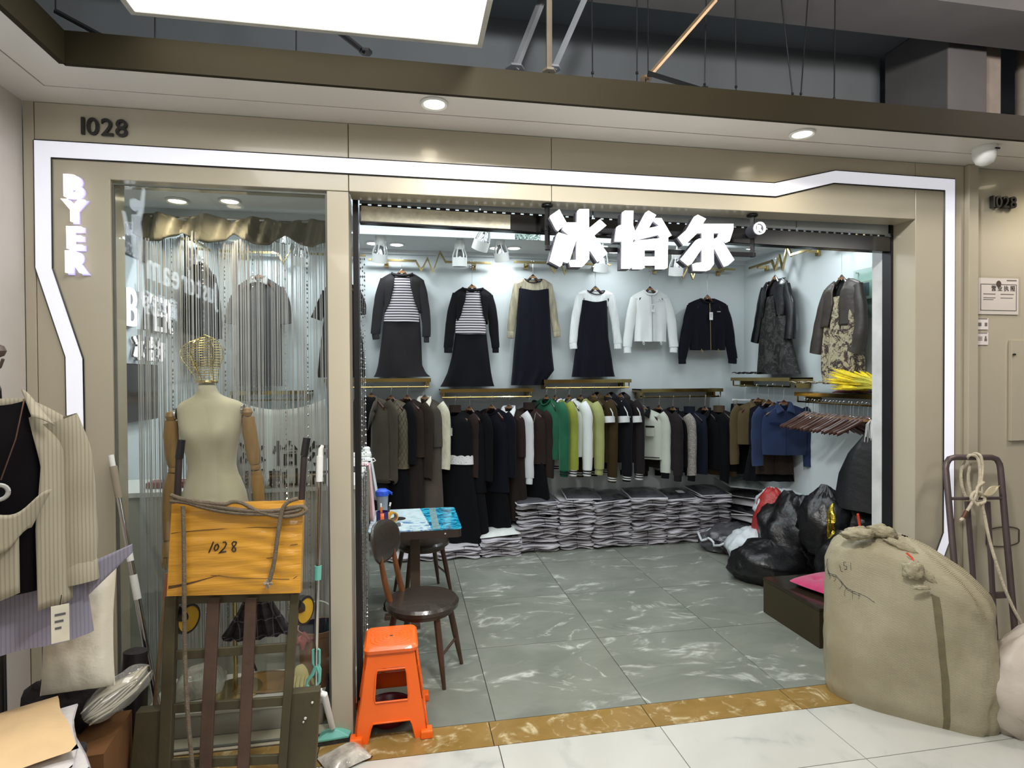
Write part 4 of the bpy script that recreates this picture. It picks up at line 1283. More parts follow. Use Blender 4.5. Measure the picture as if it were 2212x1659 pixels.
def yoke_dress(U, label, tips, rows_y, rows_d, sl, m_y, m_d, hl, chain, cmat, topdip):
    g = garment('dress', label, 'dress', U.P, U.rz)
    b = U.tor(tips[0], tips[1], (U_px(U, -19), U_px(U, 19)), rows_y, 0.05, nf=0.055, k=9, fold=[(0, 0.001), (-0.2, 0.003)])
    put_torso(g, b, m_y, 'yoke', 6)
    collar(g, b, 'thin', m_d)
    d = U.rows(rows_d); z1 = d['prof'][-1][0]; z0 = d['prof'][0][0]
    put_skirt(g, {**d, 'dep': [(z0, 0.062), (z1, 0.085)], 'k': 9, 'fold': [(z0, 0.0005), (z0 - 0.2, 0.002), (z1, 0.009)], 'top': topdip}, m_d, 'dress_body', 8, nv=26)
    up_sleeves(U, g, sl[0], sl[1], m_y, cmat, seed=21, flat=0.5)
    up_hanger(U, hl, WOOD_D, rail=ZR2, chain=chain)
    return g
U = mkU(1151, 601)
yoke_dress(U, 'long navy dress with champagne satin yoke and sleeves on the back wall', ((1113, 610), (1189, 611)), [(612, 1113, 1189), (628, 1118, 1187), (640, 1118, 1187)],
           [(628, 1118, 1186), (655, 1117, 1187), (700, 1116, 1189), (760, 1110, 1192), (800, 1107, 1196), (832, 1104, 1172)],
           ([(1121, 616, 11), (1112, 650, 10), (1106, 690, 9), (1103, 718, 8), (1102, 731, 8)], [(1181, 616, 11), (1190, 650, 10), (1197, 690, 9), (1201, 716, 9), (1202, 728, 8)]), F_SATIN, F_NAVY, 'dark hanger carrying the satin yoked navy dress', 0, F_SATIN, lambda c: -0.014 * cos(c * 3.1) * 0.8 + 0.008)
U = mkU(1286, 626)
yoke_dress(U, 'navy dress with sheer white yoke and sleeves on the back wall', ((1249, 633), (1324, 633)), [(636, 1248, 1325), (652, 1254, 1313), (662, 1255, 1312)],
           [(653, 1255, 1311), (690, 1252, 1312), (730, 1248, 1314), (775, 1241, 1321), (800, 1238, 1324), (814, 1236, 1327)],
           ([(1256, 640, 11), (1246, 672, 10), (1240, 710, 9), (1237, 742, 9), (1238, 754, 8)], [(1316, 640, 11), (1324, 672, 10), (1330, 710, 9), (1333, 742, 9), (1333, 754, 8)]), F_CHIFF, F_NAVY, 'dark hanger carrying the white sleeved navy dress', 0.06, F_CHIFF, lambda c: -0.014 * cos(c * 3.1) * 0.8 + 0.008)

def bomber(U, label, tips, rows, sl, m, trim, hl, zip_m, tagm, mark=None):
    g = garment('jacket', label, 'jacket', U.P, U.rz)
    b = U.tor(tips[0], tips[1], (U_px(U, -14), U_px(U, 14)), rows, 0.055, nf=0.055, k=8, fold=[(0, 0.0), (-0.3, 0.003), (-0.5, 0.008)])
    put_torso(g, b, m, 'body', 12)
    collar(g, b, 'rib', trim)
    up_sleeves(U, g, sl[0], sl[1], m, trim, seed=31, flat=0.5)
    zb = b['zb']; cxb = b['cx'][-1][1]
    MB().tube([(0.0, -0.052, -0.06), (cxb * 0.5, -0.064, zb * 0.5), (cxb, -0.070, zb)], 0.004, 5).build('zip', zip_m, g)
    for sx in (-1, 1):
        x = cxb + sx * 0.10
        MB().tube([(x, -0.05, zb + 0.01), (x - 0.008, -0.06, zb - 0.025), (x + 0.004, -0.06, zb - 0.04), (x + 0.012, -0.06, zb - 0.02), (x, -0.05, zb + 0.005)], 0.003, 5).build('drawcord', zip_m if trim is F_NAVY else trim, g)
    hangtag(g, 0.0, -0.082, -0.16, 0.04, 0.085, tagm)
    if mark: MB().bx(mark[0] - 0.02, mark[0] + 0.02, -0.072, -0.06, mark[1] - 0.005, mark[1] + 0.003).build('chest_mark', mat('pale_mark', (190, 190, 188), 0.4, 0.2), g, smooth=False)
    up_hanger(U, hl, WOOD_H, rail=atY(1408, 577, YU).z, chain=0.07, half=0.135)
    return g
U = mkU(1404, 627)
bomber(U, 'short white zip jacket hanging on the back wall below the sign', ((1365, 640), (1443, 640)), [(642, 1365, 1443), (690, 1372, 1439), (725, 1370, 1438), (738, 1370, 1438)],
       ([(1373, 645, 11), (1364, 680, 11), (1357, 720, 10), (1354, 750, 10), (1354, 763, 8)], [(1436, 645, 11), (1446, 680, 11), (1452, 720, 10), (1454, 750, 10), (1453, 762, 8)]), F_WHITE, F_WHITE, 'wooden hanger carrying the short white jacket', mat('zip_grey', (150, 150, 150), 0.4, 0.5), None, (0.095, -0.11))
U = mkU(1528, 645)
bomber(U, 'short navy zip jacket hanging on the back wall near the corner', ((1486, 657), (1569, 656)), [(660, 1486, 1570), (700, 1491, 1567), (740, 1490, 1566), (756, 1491, 1566)],
       ([(1496, 662, 12), (1486, 700, 12), (1477, 745, 11), (1472, 776, 9), (1472, 786, 8)], [(1560, 662, 12), (1570, 700, 12), (1577, 745, 11), (1581, 776, 10), (1580, 785, 9)]), F_NAVY, F_NAVY, 'wooden hanger carrying the short navy jacket', mat('zip_brass', (170, 150, 100), 0.4, 0.6), None, (0.10, -0.15))

# leather jackets over dresses on the right wall
def leather_set(U, label, tips, rows_j, rows_d, sl, m_j, m_d, hl, gap, train):
    g = garment('womens_outfit', label, 'outfit', U.P, U.rz)
    d = U.rows(rows_d); z0, z1 = d['prof'][0][0], d['prof'][-1][0]
    put_skirt(g, {**d, 'dep': [(z0, 0.05), (z1, 0.085)], 'k': 7, 'fold': [(z0, 0.001), (z1, 0.014)]}, m_d, 'dress', 13, nv=26)
    b = U.tor(tips[0], tips[1], (U_px(U, -15), U_px(U, 15)), rows_j, 0.07, nf=0.06, gap=gap, k=3, fold=[(0, 0), (-0.5, 0.004)])
    put_torso(g, b, m_j, 'jacket', 14, solid=0.005)
    up_sleeves(U, g, sl[0], sl[1], m_j, seed=41, flat=0.6)
    MB().grid(lambda u, v: ((u - 0.5) * 2 * b['nw'] * 1.1, 0.03 - 0.02 * sin(pi * u) - 0.03 * v, -0.002 - 0.17 * v), 8, 6).build('lining', F_LINE, g, solid=0.003)
    # part of the long skirt folded over on the shelf
    MB().grid(lambda u, v: (train[0] + (train[1] - train[0]) * u, -0.21 + 0.17 * v + 0.01 * sin(u * 9), z1 + 0.012 + 0.006 * sin(u * 21 + v * 9) + 0.004 * sin(v * 14)), 20, 8).build('folded_hem', m_d, g, solid=0.006)
    hanger(U.P + Vector((0, 0, -0.012)), U.rz, hl, 2.93 + 0.03 - U.P.z, 0.14, WOOD_D, None, 0.08)
    return g
U = mkU(1674, 603, 'X', XR - 0.12)
leather_set(U, 'black leather jacket over a long dark patterned dress on the right wall', ((1648, 617), (1702, 612)), [(620, 1648, 1702), (655, 1646, 1700), (685, 1648, 1698)],
            [(640, 1656, 1696), (690, 1650, 1698), (740, 1644, 1708), (790, 1642, 1720), (808, 1642, 1726)],
            ([(1652, 622, 6), (1646, 660, 8), (1639, 705, 7), (1634, 740, 7)], [(1697, 617, 8), (1707, 655, 9), (1711, 695, 9), (1709, 732, 11)]), F_LEATHB, F_FLOWERD, 'dark hanger carrying the black leather jacket outfit', [(0, 0.05), (0.4, 0.05), (1, 0.10)], (-0.45, -0.1))
U = mkU(1818, 604, 'X', XR - 0.12)
leather_set(U, 'brown leather jacket over a long cream floral dress on the right wall', ((1783, 622), (1859, 611)), [(625, 1783, 1858), (665, 1780, 1858), (705, 1776, 1856)],
            [(640, 1796, 1850), (705, 1784, 1860), (765, 1779, 1864), (800, 1780, 1864), (830, 1786, 1862)],
            ([(1790, 628, 8), (1780, 670, 11), (1772, 720, 12), (1767, 764, 12)], [(1852, 616, 11), (1861, 660, 12), (1862, 715, 14), (1851, 760, 16)]), F_LEATHR, F_FLOWER, 'dark hanger carrying the brown leather jacket outfit', [(0, 0.045), (0.45, 0.025), (1, 0.05)], (-0.42, 0.0))

# outfits seen through the window
F_SHIRTG = cloth('grey_shirtdress', (92, 88, 88))
U = mkU(560, 600)
g = garment('dress', 'grey belted shirt dress with pale collar seen through the string curtain', 'dress', U.P)
b = U.tor((512, 622), (608, 617), (545, 576), [(625, 511, 609), (690, 514, 610), (740, 514, 608), (800, 508, 610), (834, 505, 610)], 0.06, nf=0.05, k=6, fold=[(0, 0), (-1, 0.01)])
put_torso(g, b, F_SHIRTG, 'body', 51); collar(g, b, 'shirt', cloth('pale_collar', (176, 174, 168)))
up_sleeves(U, g, [(520, 628, 14), (507, 660, 15), (500, 700, 14)], [(600, 624, 14), (612, 655, 15), (618, 700, 14)], F_SHIRTG, seed=52)
up_hanger(U, 'wooden hanger carrying the grey shirt dress behind the curtain', WOOD_H)
U = mkU(738, 610)
g = garment('dress', 'black long sleeved dress half hidden behind the beige pillar', 'dress', U.P)
b = U.tor((700, 624), (776, 624), (723, 753), [(630, 699, 777), (690, 700, 776), (760, 690, 786), (815, 684, 790)], 0.06, nf=0.05, k=6, fold=[(0, 0), (-1, 0.01)])
put_torso(g, b, F_BLACK, 'body', 53); collar(g, b, 'rib', F_BLACK)
up_sleeves(U, g, [(707, 632, 12), (693, 665, 12), (684, 690, 13)], [(768, 632, 12), (780, 655, 10), (783, 680, 9)], F_BLACK, seed=54)
up_hanger(U, 'wooden hanger carrying the black dress behind the pillar', WOOD_H)
PL = atX(440, 575, XL + 0.12)
g = garment('jacket', 'dark grey long coat on the left shop wall, seen through the curtain', 'coat', PL, pi / 2)
bb = dict(sw=0.2, nw=0.06, ns=0.05, nf=0.08, nb=0.01, prof=[(0, 0.2), (-0.4, 0.23), (-0.85, 0.26)], dep=[(0, 0.05), (-0.85, 0.075)], zb=-0.85, k=5, fold=[(0, 0), (-0.9, 0.01)])
put_torso(g, bb, cloth('dark_grey_coat', (62, 58, 60)), 'body', 55); collar(g, bb, 'shirt', cloth('dark_grey_coat', (62, 58, 60)))
for sx in (-1, 1):
    sleeve([(sx * 0.17, 0, -0.05), (sx * 0.25, -0.01, -0.25), (sx * 0.28, -0.02, -0.45), (sx * 0.29, -0.02, -0.6)], [0.06, 0.06, 0.055, 0.05], 0.7, 0.006, 4).build('sleeve', cloth('dark_grey_coat', (62, 58, 60)), g)
hanger(PL + Vector((0, 0, -0.012)), pi / 2, 'wooden hanger carrying the dark grey coat on the left wall', 0.2, 0.17, WOOD_H)
t = thing('wall_hook', 'short gold rail above the dark grey coat on the left wall', 'display rail', (XL, PL.y, PL.z + 0.185))
MB().bx(0.08, 0.10, -0.25, 0.25, -0.012, 0.008).build('bar', GOLD, t, smooth=False)
MB().bx(0.0, 0.10, -0.2, -0.17, -0.012, 0.008).bx(0.0, 0.10, 0.17, 0.2, -0.012, 0.008).build('wall_bracket', GOLD, t, smooth=False)


# ================================================================ lower rows, hung side-on from the rods
YR = YF + 0.02
def low(px, neck, hem, slv, kind, name, label, cat, rz, mb_, ms=None, mc=None, hl=None, coll=None, sw=0.185, hd=0.05, srl=0.055, dark=False, seed=1, bw=None, bh=None, top_len=None, low_m=None, low_hem=None, low_w=0.2, stripe=None, gap=None, wall='back', key=None, cm=None, sleeves=True, lab2=None, flatS=0.6, rod=None, tagp=False, lowk=6):
    """one garment on its hanger.  px/neck/hem/slv are read off at the rod plane"""
    if wall == 'back':
        P = atY(px, neck, YR); zz = lambda y: atY(px, y, YR).z - P.z
    else:
        xr_ = XR - 0.25 + 0.02; P = atX(px, neck, xr_); zz = lambda y: atX(px, y, xr_).z - P.z
    R_ = radians(rz)
    g = garment(name, label, cat, P, R_)
    zh = zz(hem)
    b = dict(sw=sw, nw=0.065, ns=0.05, nf=0.06, nb=0.008, prof=[(0, sw), (zh * 0.5, (bw or sw * 1.06)), (zh, (bh or bw or sw * 1.06))], dep=[(0, hd * 0.8), (zh, hd)], zb=zh, k=5, fold=[(0, 0.0), (zh, 0.005)])
    if gap: b['gap'] = gap; b['nf'] = 0.05
    if coll == 'lapel': b['vee'] = 0.33
    put_torso(g, b, mb_, 'body', seed, 36, 18, solid=0.004 if gap else 0)
    if coll: collar(g, b, coll, cm or mb_)
    if low_m:
        z0, z1 = zh + 0.05, zz(low_hem)
        put_skirt(g, dict(prof=[(z0, (bh or bw or sw) * 0.93), (z1, low_w)], dep=[(z0, hd * 0.85), (z1, hd * 1.25)], k=lowk, fold=[(z0, 0.001), (z1, 0.011)]), low_m, 'lower_part', seed + 1, 44, 16, label=lab2)
    if sleeves:
        zs = zz(slv)
        for sx in (-1, 1):
            pts = [(sx * (sw - 0.025), 0.008, -0.055), (sx * (sw + 0.022), 0.02, -0.13), (sx * (sw + 0.034), 0.026, -0.28), (sx * (sw + 0.036), 0.022, zs + 0.06)]
            end = (sx * (sw + 0.034), 0.018, zs)
            if mc:
                sleeve(pts, [srl, srl, srl * 0.95, srl * 0.86], flatS, 0.007, seed + sx, 14).build('sleeve', ms or mb_, g, auto=70)
                cuff(g, Vector(pts[-1]) + Vector((0, 0, 0.008)), end, srl * 0.68, mc, flatS * 1.15, stripe)
            else:
                sleeve(pts + [end], [srl, srl, srl * 0.95, srl * 0.85, srl * 0.8], flatS, 0.007, seed + sx, 14).build('sleeve', ms or mb_, g, auto=70)
    zr_ = rod if rod is not None else rods[key][0]
    hanger(P + Vector((0, 0, -0.01)), R_, hl or ('wooden hanger carrying ' + label[:40]), zr_ + 0.009 - P.z + 0.011, sw - 0.03, WOOD_D if dark else WOOD_H)
    return g, b, zz

OLIVE = cloth('olive_brown_wool', (86, 76, 62)); BROWN = cloth('brown_knit', (62, 48, 40)); TAUPE = cloth('taupe_knit', (92, 82, 72))
CREAM = mat('cream_cable_knit', (206, 200, 176), 0.85, 0, 0.08, 30, 0.6, 60, stretch=(1, 1, 0.4), sheen=0.2)
MOCHA = cloth('mocha_wool', (96, 84, 74)); CHOC = cloth('chocolate_knit', (56, 42, 38)); DKBR = cloth('dark_brown_trousers', (50, 40, 35))
rz1 = -36
# rod 1
g, b, zz = low(803, 858, 1040, 1035, 0, 'blazer', 'olive brown blazer with notched lapels, first on the left rod', 'jacket', rz1, OLIVE, coll='lapel', hl='wooden hanger carrying the olive brown blazer', sw=0.20, hd=0.06, gap=[(0, 0.06), (0.35, 0.02), (1, 0.015)], low_m=F_DARK, low_hem=1140, low_w=0.19, key=1, seed=60)
MB().grid(lambda u, v: ((u - 0.5) * 0.15 * (1 - 0.7 * v), -0.035 - 0.02 * v, 0.0 - 0.32 * v), 8, 8).build('inner_top', F_DARK, g, solid=0.003)
g, b, zz = low(845, 862, 1010, 1000, 0, 'quilted_vest', 'khaki quilted vest over a black top and black skirt on the left rod', 'vest', rz1, mat('khaki_quilt', (98, 88, 68), 0.6, 0, 0.06, 8, 0.15, 90), F_BLACK, coll='thin', hl='wooden hanger carrying the quilted vest', sw=0.19, hd=0.065, low_m=F_DARK, low_hem=1150, low_w=0.22, key=1, seed=62)
qm = MB()
fn = torso(b, 62)
for k in range(-7, 12):
    for sgn_ in (-1, 1):
        pts = []
        for j in range(15):
            v = 0.05 + 0.92 * j / 14
            u = 0.08 * k / 1.6 + sgn_ * v * 0.42
            if -0.28 < u < 0.28: pts.append(fn(u % 1.0, v) + Vector((0, -0.0015, 0)))
            elif len(pts) > 1: break
            else: pts = []
        if len(pts) > 2: qm.tube(pts, 0.0022, 4)
o = qm.build('quilt_stitching', mat('khaki_stitch', (70, 62, 48), 0.7), g); o['kind'] = 'stuff'
g, b, zz = low(880, 862, 985, 1030, 0, 'sweater', 'brown knitted sweater over brown trousers on the left rod', 'sweater', rz1, BROWN, coll='thin', hl='wooden hanger carrying the brown knitted sweater', sw=0.19, hd=0.06, low_m=DKBR, low_hem=1160, low_w=0.2, key=1, seed=64)
g, b, zz = low(918, 862, 963, 1012, 0, 'knit_vest_outfit', 'taupe vest over a cream cable knit shirt, last on the left rod', 'outfit', rz1 + 6, TAUPE, CREAM, coll='shirt', cm=mat('cream_collar', (214, 208, 190), 0.7), hl='wooden hanger carrying the taupe vest outfit', sw=0.18, hd=0.06, low_m=MOCHA, low_hem=1130, low_w=0.19, key=1, seed=66, lowk=4)
# rod 2
g, b, zz = low(983, 886, 1000, 1030, 0, 'lace_top_outfit', 'black top with white lace hem over a long black skirt, tagged', 'outfit', -30, F_BLACK, CHOC, coll='turtle', cm=CHOC, hl='wooden hanger carrying the lace hemmed top', sw=0.18, hd=0.06, low_m=F_DARK, low_hem=1178, low_w=0.30, key=2, seed=68)
zh = b['zb']
LACE = NT('white_lace'); v = LACE.coord(); LACE.set(Base_Color=LACE.ramp(LACE.n('ShaderNodeTexVoronoi', i_Vector=v, i_Scale=70.0).outputs['Distance'], [(0.12, (70, 68, 72)), (0.3, (224, 222, 222))]), Roughness=0.8)
MB().grid(lambda u, vv: skirt_fn(dict(prof=[(zh + 0.075, 0.198), (zh - 0.005, 0.2)], dep=[(0, 0.066), (-1, 0.066)], k=5, fold=[(0, 0.001), (-1, 0.002)], top=lambda c: 0.012 * abs(sin(7 * math.acos(max(-1, min(1, c)))))), 3)(u, vv), 84, 5, True).build('lace_hem', LACE.m, g)
hangtag(g, -0.02, -0.085, -0.16, 0.055, 0.09, None, 0.06)
MB().bx(-0.048, 0.008, -0.0868, -0.0855, -0.172, -0.158).build('tag_header', BLACKM, g, smooth=False)
low(1015, 886, 1060, 1035, 0, 'dress', 'plain black dress with arched hanger showing, beside the lace top', 'dress', -45, F_DARK, hl='wooden hanger carrying the plain black dress', sw=0.18, hd=0.05, low_m=F_DARK, low_hem=1170, low_w=0.24, key=2, seed=70)
low(1063, 882, 1060, 1028, 0, 'dress', 'long navy black dress in the middle of the second rod', 'dress', -42, F_NAVY, coll='thin', hl='wooden hanger carrying the long navy black dress', sw=0.18, hd=0.05, low_m=F_DARK, low_hem=1172, low_w=0.24, key=2, seed=72)
SHW = cloth('white_shirt', (214, 214, 216), var=0.03)
g, b, zz = low(1100, 882, 985, 1043, 0, 'pinafore_outfit', 'brown pinafore over a white shirt with white sleeve on the second rod', 'outfit', -36, CHOC, SHW, SHW, coll='shirt', cm=SHW, hl='wooden hanger carrying the brown pinafore outfit', sw=0.175, hd=0.055, low_m=DKBR, low_hem=1120, low_w=0.2, key=2, seed=74)
MB().add([(-0.055, -0.045, -0.03), (0.055, -0.045, -0.03), (0.012, -0.066, -0.26), (-0.012, -0.066, -0.26)], [(0, 1, 2, 3)]).build('shirt_front', SHW, g, solid=0.004)
MB().lathe([(0.009, 0), (0.009, 0.004)], 10).build('button', BLACKM, g, loc=(0.02, -0.075, -0.36))
g, b, zz = low(1143, 880, 1000, 1030, 0, 'turtleneck_outfit', 'brown turtleneck over a black skirt with hanging chain, end of the second rod', 'outfit', -34, CHOC, coll='turtle', hl='wooden hanger carrying the brown turtleneck', sw=0.175, hd=0.055, low_m=F_DARK, low_hem=1112, low_w=0.25, key=2, seed=76)
MB().tube([(0.1, -0.07, -0.05), (0.085, -0.085, -0.14), (0.06, -0.09, -0.22)], 0.004, 6).build('chain', CHROME, g)
MB().bx(0.04, 0.07, -0.094, -0.088, -0.34, -0.22).build('chain_tag', mat('tag_silver', (130, 128, 126), 0.4, 0.4), g, smooth=False, bevel=0.002)
# rod 3: baseball jackets
GREEN = cloth('green_satin_cloth', (26, 116, 80), 0.6, sheen=0.2); LIME = cloth('lime_cloth', (180, 190, 70), 0.6, sheen=0.2); LEMON = cloth('lemon_cloth', (206, 210, 132), 0.6, sheen=0.2)
OLV = cloth('olive_cloth', (74, 58, 30)); JBLK = cloth('jacket_black', (20, 19, 25)); JBRN = cloth('jacket_dark_brown', (44, 37, 38))
RIBW = cloth('white_rib', (222, 222, 222)); RIBG = cloth('green_rib', (22, 92, 62)); STB = cloth('black_stripe', (28, 28, 32))
rz3 = -60
J3 = [(1181, 'green baseball jacket with striped cuffs, leftmost of the bright jackets', GREEN, RIBG, STB, 1024, 990, 'green'), (1200, 'lime green baseball jacket with white striped cuffs', LIME, RIBW, STB, 1022, 988, 'lime'),
      (1230, 'white baseball jacket with striped white cuffs', F_WHITE, RIBW, STB, 1022, 984, 'white'), (1255, 'pale lemon yellow jacket with plain cuffs', LEMON, LEMON, None, 1020, 985, 'lemon')]
for i, (px, lab, m_, rb, st_, sl_, hm_, nm) in enumerate(J3):
    low(px, 862, hm_, sl_, 0, 'baseball_jacket', lab, 'jacket', rz3, m_, None, rb, 'dark hanger carrying the %s jacket' % nm, 'rib', cm=rb, stripe=st_, dark=True, key=3, seed=80 + i, sw=0.19, hd=0.05, srl=0.066, bh=0.17, flatS=0.75)
for i, (px, lab, m_, st_, sl_, nm) in enumerate([(1283, 'olive hooded jacket with white shoulder flash and striped cuffs', OLV, RIBW, 1036, 'olive hooded'), (1314, 'black hooded jacket with two white shoulder stripes', JBLK, RIBW, 1034, 'black hooded'), (1340, 'dark brown hooded jacket with white cuff, end of the third rod', JBRN, RIBW, 1030, 'dark brown hooded')]):
    g, b, zz = low(px, 858, 995, sl_, 0, 'hooded_jacket', lab, 'jacket', rz3, m_, None, m_ if i < 2 else RIBW, 'dark hanger carrying the %s jacket' % nm, 'hood', stripe=RIBW if i < 2 else STB, dark=True, key=3, seed=90 + i, sw=0.19, hd=0.05, srl=0.066, flatS=0.75)
    sleeve([(0.209, -0.008, -0.19), (0.212, -0.010, -0.225), (0.215, -0.011, -0.255)], [0.0675, 0.0685, 0.068], 0.78, 0.0, 0, 14, 2).build('white_flash', RIBW, g)
    for dy in (-0.022, 0.014):
        MB().tube([(0.19, dy * 0.8, -0.035), (0.225, dy, -0.085), (0.268, dy, -0.15), (0.278, dy, -0.20)], 0.005, 5).build('shoulder_stripe', RIBW, g)
# rod 4
g, b, zz = low(1390, 884, 990, 1030, 0, 'jacket', 'white short jacket with black collar and black cuff on the fourth rod', 'jacket', -40, cloth('off_white_denim', (200, 204, 192), var=0.04), None, F_BLACK, 'dark hanger carrying the black collared white jacket', 'shirt', cm=F_BLACK, dark=True, key=4, seed=100, sw=0.19, hd=0.055, srl=0.062)
MB().tube([(0.0, -0.07, -0.07), (0.0, -0.085, -0.25), (0.0, -0.083, b['zb'])], 0.004, 5).build('placket', STB, g)
for sx in (-1, 1):
    MB().bx(sx * 0.09 - 0.045, sx * 0.09 + 0.045, -0.078, -0.066, -0.28, -0.17).build('chest_pocket', cloth('off_white_denim', (200, 204, 192)), g, smooth=False, bevel=0.004)
    MB().bx(sx * 0.09 - 0.047, sx * 0.09 + 0.047, -0.081, -0.068, -0.185, -0.168).build('pocket_flap', STB, g, smooth=False)
MB().bx(-0.19, 0.19, -0.074, -0.06, b['zb'] + 0.02, b['zb'] + 0.028).build('hem_line', STB, g, smooth=False)
low(1424, 884, 1010, 1034, 0, 'jacket', 'dark brown fuzzy jacket beside the black collared white jacket', 'jacket', -62, cloth('fuzzy_brown', (50, 43, 44), bump=0.6, bs=120), None, JBRN, 'dark hanger carrying the fuzzy brown jacket', 'rib', dark=True, key=4, seed=102, hd=0.05, srl=0.062, flatS=0.75)
LEO = NT('leopard_print'); v = LEO.coord(); v = LEO.n('ShaderNodeVectorMath', operation='ADD', i_0=v, i_1=LEO.n('ShaderNodeTexNoise', i_Vector=v, i_Scale=20.0).outputs['Color']).outputs[0]
dd = LEO.n('ShaderNodeTexVoronoi', i_Vector=v, i_Scale=34.0).outputs['Distance']
LEO.set(Base_Color=LEO.ramp(dd, [(0.16, (150, 142, 136)), (0.24, (32, 28, 30)), (0.42, (32, 28, 30)), (0.5, (176, 168, 160))]), Roughness=0.8)
low(1454, 886, 1005, 1033, 0, 'jacket', 'leopard print sleeved jacket with black cuff on the fourth rod', 'jacket', -64, F_BLACK, LEO.m, F_BLACK, 'dark hanger carrying the leopard print jacket', 'shirt', dark=True, key=4, seed=104, hd=0.05, srl=0.06, flatS=0.75)
low(1489, 888, 1020, 1000, 0, 'vest', 'sleeveless navy padded vest on the fourth rod', 'vest', -58, cloth('vest_navy', (30, 36, 52)), None, None, 'dark hanger carrying the navy padded vest', 'turtle', dark=True, key=4, seed=106, hd=0.055, sleeves=False, sw=0.2)
low(1523, 886, 1010, 1034, 0, 'jacket', 'plain black jacket near the right end of the fourth rod', 'jacket', -64, F_DARK, None, None, 'dark hanger carrying the plain black jacket', 'shirt', dark=True, key=4, seed=108, hd=0.05, srl=0.064, flatS=0.75)
TAN = cloth('tan_trim', (98, 78, 54))
g, b, zz = low(1553, 886, 1024, 1000, 0, 'vest', 'dark vest with tan armhole trim, last on the fourth rod', 'vest', -56, cloth('vest_charcoal', (38, 36, 38)), None, None, 'dark hanger carrying the tan trimmed vest', 'turtle', cm=TAN, dark=True, key=4, seed=110, hd=0.055, sleeves=False, sw=0.19)
MB().tube([(0.19 + 0.012 * sin(a * 0.5) + 0.008, 0.045 * sin(a), -0.16 + 0.115 * cos(a)) for a in [2 * pi * k / 20 for k in range(21)]], 0.012, 6).build('armhole_trim', TAN, g)
MB().grid(lambda u, vv: skirt_fn(dict(prof=[(b['zb'] + 0.05, 0.205), (b['zb'] - 0.004, 0.205)], dep=[(0, 0.06), (-1, 0.06)], k=5, fold=[(0, 0.001), (-1, 0.004)]), 110)(u, vv), 40, 3, True).build('hem_band', TAN, g)
# right wall rod, near the corner: hung facing the doorway
ro = dict(wall='right', key=5)
PLEAT = dict(prof=[(-0.03, 0.15), (-0.78, 0.21)], dep=[(-0.03, 0.03), (-0.78, 0.06)], k=16, fold=[(-0.03, 0.002), (-0.78, 0.011)])
P = atX(1611, 866, XR - 0.23)
g = garment('skirt', 'black pleated skirt on a silver clip hanger in the far corner', 'skirt', P, radians(-22))
put_skirt(g, PLEAT, F_DARK, 'skirt', 120)
hgr = thing('clip_hanger', 'silver clip hanger carrying the black pleated skirt', 'hanger', tuple(P), radians(-22))
MB().bx(-0.14, 0.14, -0.012, 0.012, 0.0, 0.02).build('bar', WHITEP, hgr, smooth=False, bevel=0.003)
for sx in (-1, 1): MB().bx(sx * 0.11 - 0.018, sx * 0.11 + 0.018, -0.042, 0.042, -0.06, 0.012).build('clip', CHROME, hgr, smooth=False, bevel=0.003)
MB().tube([(0, 0, 0.02), (0, 0, rods[5][0] - P.z - 0.02), (0.008, 0, rods[5][0] - P.z)] + [(-0.002 + 0.013 * cos(a), 0, rods[5][0] + 0.003 - P.z + 0.013 * sin(a)) for a in (0, 0.6, 1.2, 1.8, 2.4, 3.0)], 0.002, 6).build('hook', CHROME, hgr)
KHA = cloth('khaki_cloth', (110, 92, 58)); DEN = cloth('denim', (44, 62, 104), bump=0.25, bs=260)
low(1637, 868, 960, 1005, 0, 'jacket', 'khaki collared jacket beside the pleated skirt on the right wall', 'jacket', -24, KHA, coll='shirt', hl='wooden hanger carrying the khaki jacket', seed=122, hd=0.05, sw=0.19, **ro)
low(1660, 872, 960, 1000, 0, 'dress', 'navy black pleated dress between the khaki and denim jackets', 'dress', -20, F_NAVY, hl='wooden hanger carrying the navy pleated dress', seed=124, hd=0.045, sw=0.18, low_m=F_DARK, low_hem=1038, low_w=0.24, lowk=13, sleeves=False, **ro)
g, b, zz = low(1693, 874, 982, 1008, 0, 'denim_jacket', 'blue denim jacket with pointed collar at the front of the right wall rod', 'jacket', -18, DEN, coll='shirt', hl='wooden hanger carrying the blue denim jacket', seed=126, hd=0.05, sw=0.2, srl=0.064, bh=0.2, **ro)
MB().tube([(0.0, -0.066, -0.09), (0.0, -0.07, -0.3), (0.0, -0.068, b['zb'])], 0.003, 4).build('placket', cloth('denim_dark', (28, 46, 92)), g)
for sx in (-1, 1):
    MB().bx(sx * 0.10 - 0.05, sx * 0.10 + 0.05, -0.068, -0.056, -0.19, -0.165).build('pocket_flap', cloth('denim_dark', (28, 46, 92)), g, smooth=False, bevel=0.002)
P = atX(1668, 880, XR - 0.23)
g = garment('trousers', 'brown corduroy trousers hanging behind the denim jacket', 'trousers', Vector((P.x, P.y - 0.03, P.z)), radians(-20))
for sx in (-1, 1):
    put_skirt(g, dict(prof=[(-0.05, 0.075), (-0.66, 0.09)], dep=[(-0.05, 0.025), (-0.66, 0.035)], cx=[(0, sx * 0.07), (-0.7, sx * 0.09)], k=4), BROWN, 'trouser_leg', 128 + sx, 28, 10)
MB().bx(-0.15, 0.15, -0.02, 0.02, -0.09, -0.045).build('waistband', BROWN, g, smooth=False, bevel=0.006)
hanger(Vector((P.x, P.y - 0.03, P.z)), radians(-20), 'wooden hanger carrying the brown corduroy trousers', rods[5][0] + 0.02 - P.z, 0.15, WOOD_H)

